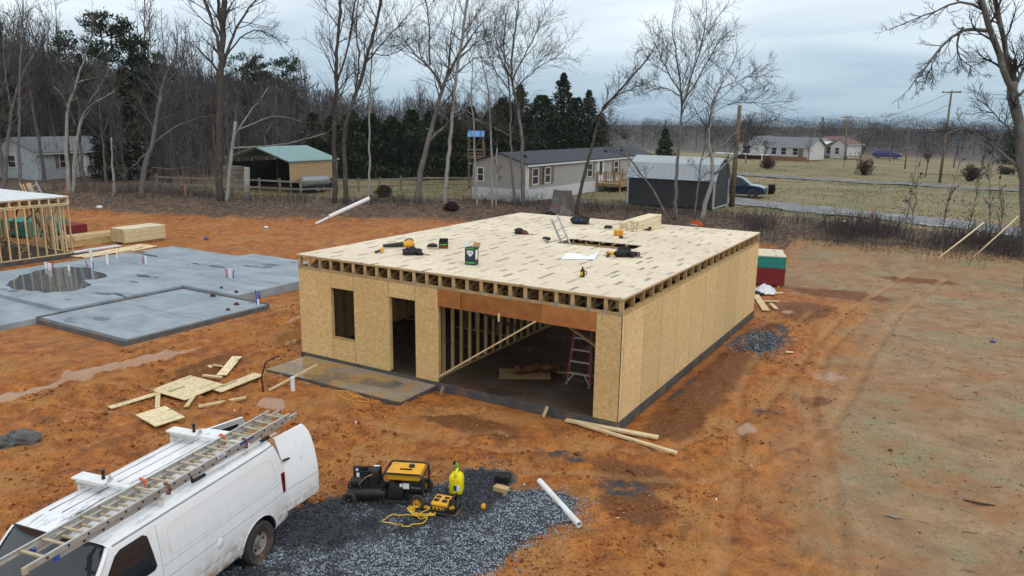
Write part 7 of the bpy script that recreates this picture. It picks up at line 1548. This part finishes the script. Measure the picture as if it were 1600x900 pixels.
def brush(name, xs_, ys_, h, label, mat='twig', r=.007, zoff=0, kids=3):
    P0, P1, R0, R1 = [], [], [], []; zz = terr(np.array(xs_), np.array(ys_)); R = RNG
    for x_, y_, z_ in zip(xs_, ys_, zz):
        H = h*(.3+.9*R.random()**2); a = (x_, y_, z_-.05); b = (x_+R.gauss(0, .25)*H, y_+R.gauss(0, .25)*H, z_+H); P0.append(a); P1.append(b); R0.append(r*1.4); R1.append(r*.7)
        for k in range(kids):
            f = R.uniform(.3, .95); p = tuple(a[i]+(b[i]-a[i])*f for i in range(3)); q = (p[0]+R.gauss(0, .28)*H, p[1]+R.gauss(0, .28)*H, p[2]+R.uniform(.05, .4)*H); P0.append(p); P1.append(q); R0.append(r*.9); R1.append(r*.5)
    return tag(obj(name, frusta(name, P0, P1, R0, R1, M[mat])), label, 'brush', None, 'stuff')
xb = nrg.uniform(5, 32, 6500); yb = bank_y(xb)+nrg.normal(-.5, 1.2, 6500); k_ = fbm(xb*.55, yb*.55, 3, 120) > nrg.uniform(.36, .70, 6500); brush('brush', xb[k_], yb[k_], .95, 'tangle of bare brown brush along the bank on the right', 'twig', .008)
xb = nrg.uniform(-46, 5, 4200); yb = bank_y(xb)+nrg.normal(.9, 1.2, 4200); k_ = fbm(xb*.35, yb*.35, 3, 121) > nrg.uniform(.25, .68, 4200); brush('brush', xb[k_], yb[k_], .7, 'thin bare undergrowth along the tree line on the left', 'twig', .008)
# stump, stakes
q = at(876, 328, 1.0); r = empty('tree_stump', (q[0], q[1], tz(q[0], q[1])-.1), .3, 'thick grey sawn stump before the long home', 'stump'); mb = MB(); mb.lathe([(0, 0), (1.05, 0), (.82, .25), (.68, .7), (.62, 1.3), (.58, 1.62), (0, 1.62)], (0, 0, 0), (0.05, 0, 1), 16); mb.v = [(x*(1+.12*math.sin(5*math.atan2(y, x))), y*(1+.12*math.sin(5*math.atan2(y, x))), z) for x, y, z in mb.v]; mb.build('trunk', M['bark_grey'], r, smooth=True, angle=50); mb = MB(); mb.lathe([(0, 1.632), (.54, 1.632), (.56, 1.615)], (0, 0, 0), (.05, 0, 1), 16); mb.build('cut_face', M['lumber_grey'], r)
q = at(385, 312, 1.0); mb = MB(); mb.tube([(q[0], q[1], tz(q[0], q[1])-.1), (q[0]+.1, q[1], 1.9), (q[0]+.25, q[1], 3.3)], [.26, .22, .2], 9); mb.build('dead_trunk', M['bark_pale'], label='short dead pale trunk standing before the carport fence', cat='trunk', smooth=True)
for (u, v, lab) in ((870, 332, 'orange survey stake in front of the sawn stump'), (103, 304, 'orange survey stake below the pale-trunked pair'), (290, 311, 'orange survey stake left of the tallest dark tree'), (1360, 352, 'orange survey stake in the brush on the right')):
    q = at(u, v, .9); z_ = tz(q[0], q[1]); mb = MB(); mb.prism([(-.03, -.1), (.03, -.1), (.03, .75), (0, .8), (-.03, .75)], lambda a, b: (q[0]+a, q[1], z_+b), lambda a, b: (q[0]+a, q[1]+.03, z_+b)); mb.build('survey_stake', M['orange'], label=lab, cat='stake')
for (u, v, d, lab) in ((155, 318, .5, 'white litter bag on the bank at the far left'), (415, 340, .3, 'white scrap on the bank beneath the carport'), (322, 370, .28, 'small blue scrap on the orange soil behind the slab'), (1316, 372, .35, 'white bag caught in the brush on the right'), (1552, 528, .14, 'pale blue scrap on the crust at the far right')):
    q = at(u, v, .2 if v > 350 else .7); z_ = tz(q[0], q[1]); mb = MB(); mb.lump((q[0], q[1], z_+d*.2), (d*1.3, d*.7, d*.5), int(u), 8, 6, .4); mb.build('scrap', M['blue'] if 'blue' in lab else M['white_sheet'], label=lab, cat='litter', smooth=True)

# background bare trees: six kinds, copied
PROTO = []
for k in range(6):
    t = Tree(300+k); H = 11+k*.6; r_ = random.Random(k); sgn = r_.uniform(-.6, .6)
    t.limb([(0, 0, -.3), (sgn*.3, .1, H*.3), (sgn*.5, -.2, H*.6), (sgn, .2, H*.88)], .17, .05, 15, 2.6, t0=.38, maxlev=3, sides=6, nk=(5, 4, 3, 2), rmin=.016, up=.45, ang=(.35, .8))
    if k % 2: t.limb([(sgn*.4, 0, H*.42), (sgn*.5+1.0, .5, H*.62), (sgn+1.6, .9, H*.85)], .09, .03, 9, 2.0, t0=.3, maxlev=3, sides=5, nk=(5, 4, 3, 2), rmin=.016, up=.45, ang=(.35, .8))
    PROTO.append((t.trunk, np.array(t.P0), np.array(t.P1), t.R0, t.R1))
WOOD_L = 'grey bare tree, one of many alike in the wood on the left'; WOOD_G = 'bare trees of the wood'
MT = [[tr.mesh('trunk', M[b], True) for b in ('bark_grey', 'bark_dark')] for tr, *_ in PROTO]
MC = [frusta('crown', p0, p1, r0, r1, M['twig_pale' if i % 3 == 0 else 'twig']) for i, (_, p0, p1, r0, r1) in enumerate(PROTO)]
def wood_tree(x_, y_, sc, rz, k, label=WOOD_L, group=WOOD_G):
    o = empty('bare_tree', (x_, y_, tz(x_, y_)-.1), rz, label, 'tree', group); o.scale = (sc*RNG.uniform(.85, 1.1), sc*RNG.uniform(.85, 1.1), sc); obj('trunk', MT[k][RNG.randrange(2)], o); obj('crown', MC[k], o); return o
rw = random.Random(5); cnt = 0
while cnt < 120:
    u = rw.uniform(-60, 520); dp = rw.uniform(63, 105); p = far(u, 200, dp); x_, y_ = p[0], p[1]
    if -65 < x_ < -55.5 and 21 < y_ < 38: continue
    if -38 < x_ < -28 and 25 < y_ < 36: continue
    if dp < 76 and u > 360: continue
    topv = np.interp(u, [-60, 60, 130, 300, 400, 520], [20, 40, 105, 95, 120, 150])+rw.uniform(-12, 45); zt_ = far(u, topv, dp)[2]; H = zt_-tz(x_, y_)
    wood_tree(x_, y_, min(1.9, max(.55, H/12.2)), rw.uniform(0, 6.3), rw.randrange(6)); cnt += 1
for k, (u, tv) in enumerate(((38, 12), (62, 18), (84, 30), (100, 28), (150, 40), (268, 48), (290, 36), (308, 60), (322, 72), (235, 10), (430, 95), (478, 100))):
    dp = 84+3*(k % 5); p = far(u, 200, dp); H = far(u, tv, dp)[2]-tz(p[0], p[1]); wood_tree(p[0], p[1], H/12.2, k*1.3, (k % 2)*3)
for k in range(26):
    u = rw.uniform(500, 830); dp = rw.uniform(105, 150); p = far(u, 200, dp); topv = 155+rw.uniform(-14, 14); H = far(u, topv, dp)[2]-tz(p[0], p[1]); wood_tree(p[0], p[1], H/12.2, rw.uniform(0, 6.3), rw.randrange(6), 'bare tree, one of many alike rising behind the evergreen hedge', 'bare trees behind the hedge')
for k in range(44):
    u = rw.uniform(930, 1640); dp = rw.uniform(150, 200); p = far(u, 200, dp); topv = 203+rw.uniform(-14, 12)
    if 1140 < u < 1330 and dp < 175: continue
    H = max(3, far(u, topv, dp)[2]-tz(p[0], p[1])); wood_tree(p[0], p[1], H/12.2, rw.uniform(0, 6.3), rw.randrange(6), 'bare tree, one of many alike bordering the fields across the road', 'bare trees across the road')
for (u, v, tv, lab) in ((1447, 276, 215, 'wide bare tree just left of the tall utility pole'), (1535, 266, 225, 'dark spreading bare tree between tall pole and big tree'), (1318, 262, 232, 'little bare tree before the deck of the red-roofed house'), (1195, 258, 214, 'bare tree before the ranch house with grey roof'), (1262, 254, 212, 'bare tree between the two houses across the road'), (1345, 262, 210, 'bare tree rising behind the dark red-brown bush'), (1165, 256, 208, 'bare tree at the left end of the ranch house'), (1490, 262, 212, 'bare tree right behind the tall utility pole'), (1390, 255, 205, 'bare tree behind the far violet car')):
    p = at(u, v, 1.05); dp = (p-CAM)@_fw; H = far(u, tv, dp)[2]-tz(p[0], p[1]); o = wood_tree(p[0], p[1], H/12.2, u, int(u) % 6, lab, None); o.scale = (o.scale[2]*1.5, o.scale[2]*1.5, o.scale[2])
# far woods as one mass: slivers of twig over every crown
M['far_twig'] = shade_mat('far_twigs', ((0, (.034, .030, .031)), (.5, (.070, .061, .061)), (.85, (.12, .107, .105)), (1, (.05, .065, .04))), .95)
def far_wood(name, pts, hs, label, per=150, wide=.34, thin=(.05, .13), el_=(.5, 1.45), stem=True, tone0=0.0):
    Vs = []; Ss = []
    for (x_, y_), H in zip(pts, hs):
        n = per; z0 = tz(x_, y_); th = nrg.random(n)*6.28; rr = H*wide*np.sqrt(nrg.random(n)); zc = z0+H*(.02+.90*nrg.random(n)); sh_ = np.sqrt(np.clip(1-((zc-z0)/H-.5)**2/.27, .08, 1)); cx_ = x_+rr*sh_*np.cos(th); cy_ = y_+rr*sh_*np.sin(th)
        L = nrg.uniform(.06, .16, n)*H; a = th+nrg.normal(0, .6, n); el = nrg.uniform(el_[0], el_[1], n); d = np.stack([np.cos(a)*np.cos(el), np.sin(a)*np.cos(el), np.sin(el)], -1)*L[:, None]/2; w = np.stack([-np.sin(a), np.cos(a), nrg.normal(0, .5, n)], -1)*(L*nrg.uniform(thin[0], thin[1], n))[:, None]; c_ = np.stack([cx_, cy_, zc], -1)
        Vs.append(np.stack([c_-d, c_+w, c_+d, c_-w], 1).reshape(-1, 3)); tone = np.clip(nrg.normal(.45+tone0, .12), .05, .8); Ss.append(np.clip(tone+nrg.normal(0, .16, n), 0, .9))
        if not stem: continue
        tv_ = np.array([(x_-.10, y_, z0-.2), (x_+.10, y_, z0-.2), (x_+.05, y_, z0+H*.6), (x_-.05, y_, z0+H*.6)]); Vs.append(tv_); Ss.append(np.array([.35]))
    V = np.concatenate(Vs); F = np.arange(len(V)).reshape(-1, 4); return tag(obj(name, np_mesh(name, V, F, M['far_twig'], {'shade': np.concatenate(Ss)})), label, 'woods', None, 'stuff')
pts_, hs_ = [], []
for k in range(1500):
    u = rw.uniform(820, 1760); d0_ = 148 if u > 1335 else 172; dp = d0_+(rw.random()**1.35)*280; p = far(u, 200, dp); topv = np.interp(dp, [148, 200, 430], [214, 196, 184])+2.0*math.sin(u*.021)+3*math.sin(u*.008+1)+rw.uniform(-7, 6)-5*math.sin(u*.045+dp*.03)*math.sin(u*.017)-(5 if rw.random() < .05 else 0); H = far(u, topv, dp)[2]-tz(p[0], p[1]); pts_.append((p[0], p[1])); hs_.append(max(4, H))
for k in range(330):
    u = rw.uniform(1760, 2400); dp = 150+rw.random()*120; p = far(u, 200, dp); pts_.append((p[0], p[1])); hs_.append(rw.uniform(7, 11))
far_wood('distant_woods', pts_, hs_, 'grey-brown leafless woods closing the fields on the right', 185, .55, (.025, .065), (.25, 1.42), False, -.15)
pts_, hs_ = [], []
for k in range(460):
    u = rw.uniform(-120, 900); dp = rw.uniform(100, 190); p = far(u, 200, dp); topv = np.interp(u, [-120, 60, 200, 400, 520, 620, 900], [70, 70, 105, 105, 140, 152, 165])+rw.uniform(-8, 30); H = far(u, topv, dp)[2]-tz(p[0], p[1]); pts_.append((p[0], p[1])); hs_.append(max(4, H))
far_wood('distant_woods', pts_, hs_, 'dense leafless woods behind the evergreens on the left', 400, .34, (.015, .045))
pts_, hs_ = [], []
for k in range(330):
    u = rw.uniform(-90, 500); dp = rw.uniform(64, 104); p = far(u, 200, dp)
    if (-66 < p[0] < -54 and 20 < p[1] < 40) or (-40 < p[0] < -26 and 22 < p[1] < 38): continue
    if (dp < 78 and u > 340) or (dp < 65 and u < 200): continue
    pts_.append((p[0], p[1])); hs_.append(rw.uniform(2.5, 7.5))
far_wood('undergrowth', pts_, hs_, 'dark tangled undergrowth filling the wood on the left', 260, .42, (.012, .035))
# evergreens
M['needle'] = shade_mat('needles', ((0, (.012, .020, .010)), (.5, (.034, .056, .024)), (1, (.085, .115, .05))), .8); M['needle_olive'] = shade_mat('needles_olive', ((0, (.018, .020, .008)), (.5, (.042, .044, .016)), (1, (.085, .082, .034))), .8)
def needles(n, H, R0, shape, size, seed):
    g = np.random.default_rng(seed)
    if shape == 'cone':
        z = H*(.04+.96*g.random(n)**1.25); prof = R0*(1-(z/H))**.75*(1+.22*np.sin(z*5.1+seed)+.18*np.sin(z*11.0))+.08; th = g.random(n)*6.28; lob = 1+.25*np.sin(3*th+seed)+.2*np.sin(7*th+z*2); r = prof*lob*np.sqrt(.25+.75*g.random(n)); droop = .15
    elif shape == 'hedge':
        z = H*(.03+.97*g.random(n)); prof = R0*np.clip(1.15-(z/H)**2.6, .12, 1)*(1+.15*np.sin(z*3+seed)); th = g.random(n)*6.28; lob = 1+.2*np.sin(4*th+seed); r = prof*lob*np.sqrt(.3+.7*g.random(n)); droop = .5
    else:   # pine: tufts at branch ends
        m = max(18, n//60); cz = H*(.50+.48*g.random(m)); ct = g.random(m)*6.28; cr_ = R0*np.sqrt(g.random(m))*np.clip(1.25-((cz/H-.72)/.32)**2, .25, 1.1); idx = g.integers(0, m, n); q = g.normal(0, 1, (n, 3))*np.array([.36, .36, .22]); x_ = cr_[idx]*np.cos(ct[idx])+q[:, 0]; y_ = cr_[idx]*np.sin(ct[idx])+q[:, 1]; z = cz[idx]+q[:, 2]; th = np.arctan2(y_, x_); r = np.hypot(x_, y_); droop = .6
    c_ = np.stack([r*np.cos(th), r*np.sin(th), z], -1); L = size*g.uniform(.6, 1.5, n); a = th+g.normal(0, .7, n); el = g.normal(droop, .5, n)
    d = np.stack([np.cos(a)*np.cos(el), np.sin(a)*np.cos(el), np.sin(el)], -1)*L[:, None]/2; w = np.stack([-np.sin(a), np.cos(a), g.normal(0, .6, n)], -1)*(L*.20)[:, None]
    V = np.stack([c_-d, c_+w, c_+d, c_-w], 1).reshape(-1, 3); sh_ = np.clip(g.normal(.42, .2, n)+.25*np.sin(c_[:, 0]*2.1+seed)*np.sin(c_[:, 2]*1.7), 0, 1)
    return V, np.arange(n*4).reshape(n, 4), sh_
def evergreen(u, topv, dp, wpx, label, shape='cone', olive=False, n=5200, seed=0):
    p = far(u, 200, dp); z0 = tz(p[0], p[1]); H = far(u, topv, dp)[2]-z0; R0 = wpx/2*dp/FPX; o = empty('evergreen_tree', (p[0], p[1], z0-.1), 0, label, 'tree')
    V, F, s_ = needles(n, H, R0, shape, .34 if shape != 'pine' else .36, seed); obj('crown', np_mesh('crown', V, F, M['needle_olive' if olive else 'needle'], {'shade': s_}), o)
    mb = MB(); mb.tube([(0, 0, 0), (.1, 0, H*.5), (0, .05, H*.95)], [.22, .15, .04], 7)
    if shape == 'pine':
        for k in range(14): z_ = H*(.5+.03*k); a = k*2.4; mb.tube([(0, 0, z_), (math.cos(a)*R0*.45, math.sin(a)*R0*.45, z_+.3), (math.cos(a)*R0*.85, math.sin(a)*R0*.85, z_+.5)], [.06, .04, .02], 5)
    mb.build('trunk', M['bark_dark'], o, smooth=True); return o
evergreen(172, 18, 78, 56, 'tallest round-topped pine on the left skyline', 'pine', n=3600, seed=1); evergreen(214, 26, 79, 34, 'narrow pine just right of the tallest pine', 'pine', n=2400, seed=2); evergreen(236, 58, 80, 40, 'lower pine to the right of the two tallest pines', 'pine', n=2400, seed=3)
evergreen(14, 18, 76, 50, 'tall dark conifer at the left edge of the picture', 'cone', n=5200, seed=4); evergreen(114, 50, 82, 34, 'pine top between the left-edge conifer and the tallest pine', 'pine', n=2000, seed=5); evergreen(135, 85, 84, 70, 'wide dark conifer low below the tallest pine', 'cone', n=4800, seed=6); evergreen(197, 105, 70, 62, 'olive-green cedar in front of the wood', 'cone', True, 6500, 7); evergreen(160, 165, 68, 44, 'small olive cedar left of the larger olive cedar', 'cone', True, 3500, 8)
evergreen(262, 100, 86, 46, 'dark conifer behind the kinked tree', 'pine', n=3600, seed=9); evergreen(392, 84, 104, 60, 'distant pine behind the tallest dark tree', 'pine', n=3600, seed=10); evergreen(446, 88, 104, 62, 'distant round pine above the carport', 'pine', n=3800, seed=11); evergreen(415, 112, 103, 50, 'low distant pine between the two round ones above the carport', 'pine', n=3000, seed=12)
hl = ['first evergreen of the hedge, nearest the carport', 'second evergreen of the hedge from the carport', 'third evergreen of the hedge from the carport', 'fourth evergreen of the hedge from the carport', 'fifth evergreen of the hedge from the carport', 'sixth evergreen of the hedge from the carport', 'seventh evergreen of the hedge from the carport', 'eighth evergreen of the hedge, left of the blue canopy', 'ninth evergreen of the hedge, right behind the blue canopy', 'tenth evergreen of the hedge, last before the tall spires']
for k, lab in enumerate(hl): evergreen(488+k*31, 176+6*math.sin(k*2.1)-(5 if k > 5 else 0), 76+RNG.uniform(-1.5, 2), 58, lab, 'hedge', False, 5200, 20+k)
evergreen(786, 152, 76, 64, 'evergreen at the foot of the broad-crowned tree', 'hedge', False, 5600, 31); evergreen(812, 132, 77, 84, 'tall evergreen spire above the near end of the long home', 'cone', False, 5200, 32); evergreen(846, 148, 78, 80, 'bushy evergreen between the two spires behind the long home', 'hedge', False, 6200, 33); evergreen(879, 114, 79, 78, 'tallest pointed pine behind the long home', 'cone', False, 7000, 34); evergreen(900, 152, 77, 66, 'dense evergreen right of the pointed pine', 'hedge', False, 4500, 35); evergreen(919, 140, 78, 58, 'slim dark spire at the right end of the evergreens', 'cone', False, 4200, 36); evergreen(938, 176, 76, 44, 'lowest evergreen at the right end of the evergreens', 'hedge', False, 3000, 37)
evergreen(1040, 200, 88, 40, 'lone cone-shaped evergreen behind the shed', 'cone', False, 3600, 38); evergreen(1594, 192, 120, 46, 'dark evergreen behind the big right-hand tree', 'hedge', False, 3600, 39); evergreen(1284, 182, 330, 9, 'single dark treetop on the distant right skyline', 'hedge', False, 700, 40)
# shrubs
M['shrub_red'] = shade_mat('shrub_leaves', ((0, (.02, .010, .009)), (.5, (.055, .027, .022)), (1, (.10, .055, .042))), .9)
def shrub(u, v, wpx, hpx, label, mat='shrub_red', n=1000, z=1.05):
    p = at(u, v, z); dp = (p-CAM)@_fw; Wd = wpx*dp/FPX; H = hpx*dp/FPX; o = empty('shrub', (p[0], p[1], tz(p[0], p[1])-.05), 0, label, 'shrub'); g = np.random.default_rng(int(u)); q = g.normal(0, 1, (n, 3)); q /= np.linalg.norm(q, axis=1)[:, None]; q *= (g.random(n)**.45)[:, None]*(1+.28*np.sin(q[:, 0:1]*5+u)*np.cos(q[:, 2:3]*4+u*.3)); c_ = q*np.array([Wd/2, Wd/2, H/2])+np.array([0, 0, H/2])
    V, F = leaf_quads(c_[:, 0], c_[:, 1], c_[:, 2], g.uniform(.10, .28, n), .8); obj('leaves', np_mesh('leaves', V, F, M[mat], {'shade': np.clip(g.normal(.45, .22, n), 0, 1)}), o)
    P0 = np.zeros((110, 3)); P1 = c_[:110]*g.uniform(.9, 1.45, (110, 1)); obj('stems', frusta('stems', P0, P1, np.full(110, .03), np.full(110, .010), M['twig']), o)
for a in ((1199, 263, 24, 18, 'round red-brown bush before the ranch house with grey roof'), (1350, 273, 28, 25, 'dark red-brown bush on the far lawn behind the road'), (1517, 283, 30, 26, 'brown bush right of the tall utility pole'), (1218, 248, 14, 12, 'dark bush beside the brick base of the ranch house'), (1160, 247, 26, 14, 'dark hedge bush at the left front of the ranch house'), (975, 224, 24, 14, 'brown bush on the lawn behind the far end of the long home'), (1205, 303, 10, 16, 'thin brown bush at the nose of the parked blue car'), (705, 322, 22, 14, 'reddish weed clump before the long home end wall'), (860, 330, 22, 12, 'reddish weed clump left of the sawn stump')): shrub(*a)
for a in ((1572, 272, 28, 14, 'low green bush near the big right-hand tree', 'needle_olive'), (600, 307, 26, 20, 'small olive cedar bush at the paddock fence', 'needle_olive'), (1448, 250, 10, 8, 'small green bush beyond the violet car', 'needle_olive')): shrub(*a)

# ---------------------------------------------------------------- damp winter air
mb = MB(); mb.bx(-1000, 1000, -120, 1500, -3, 60); hz = mb.build('haze', [], kind='stuff', label='thin pale winter haze over the whole place', cat='haze')
hm_ = bpy.data.materials.new('haze'); hm_.use_nodes = True; ht = hm_.node_tree
for n_ in list(ht.nodes): ht.nodes.remove(n_)
ho = ht.nodes.new('ShaderNodeOutputMaterial'); hv = ht.nodes.new('ShaderNodeVolumePrincipled'); hv.inputs['Density'].default_value = .00016; hv.inputs['Color'].default_value = (.80, .88, .96, 1); hv.inputs['Anisotropy'].default_value = 0.0
ht.links.new(hv.outputs[0], ho.inputs['Volume']); hz.data.materials.append(hm_)
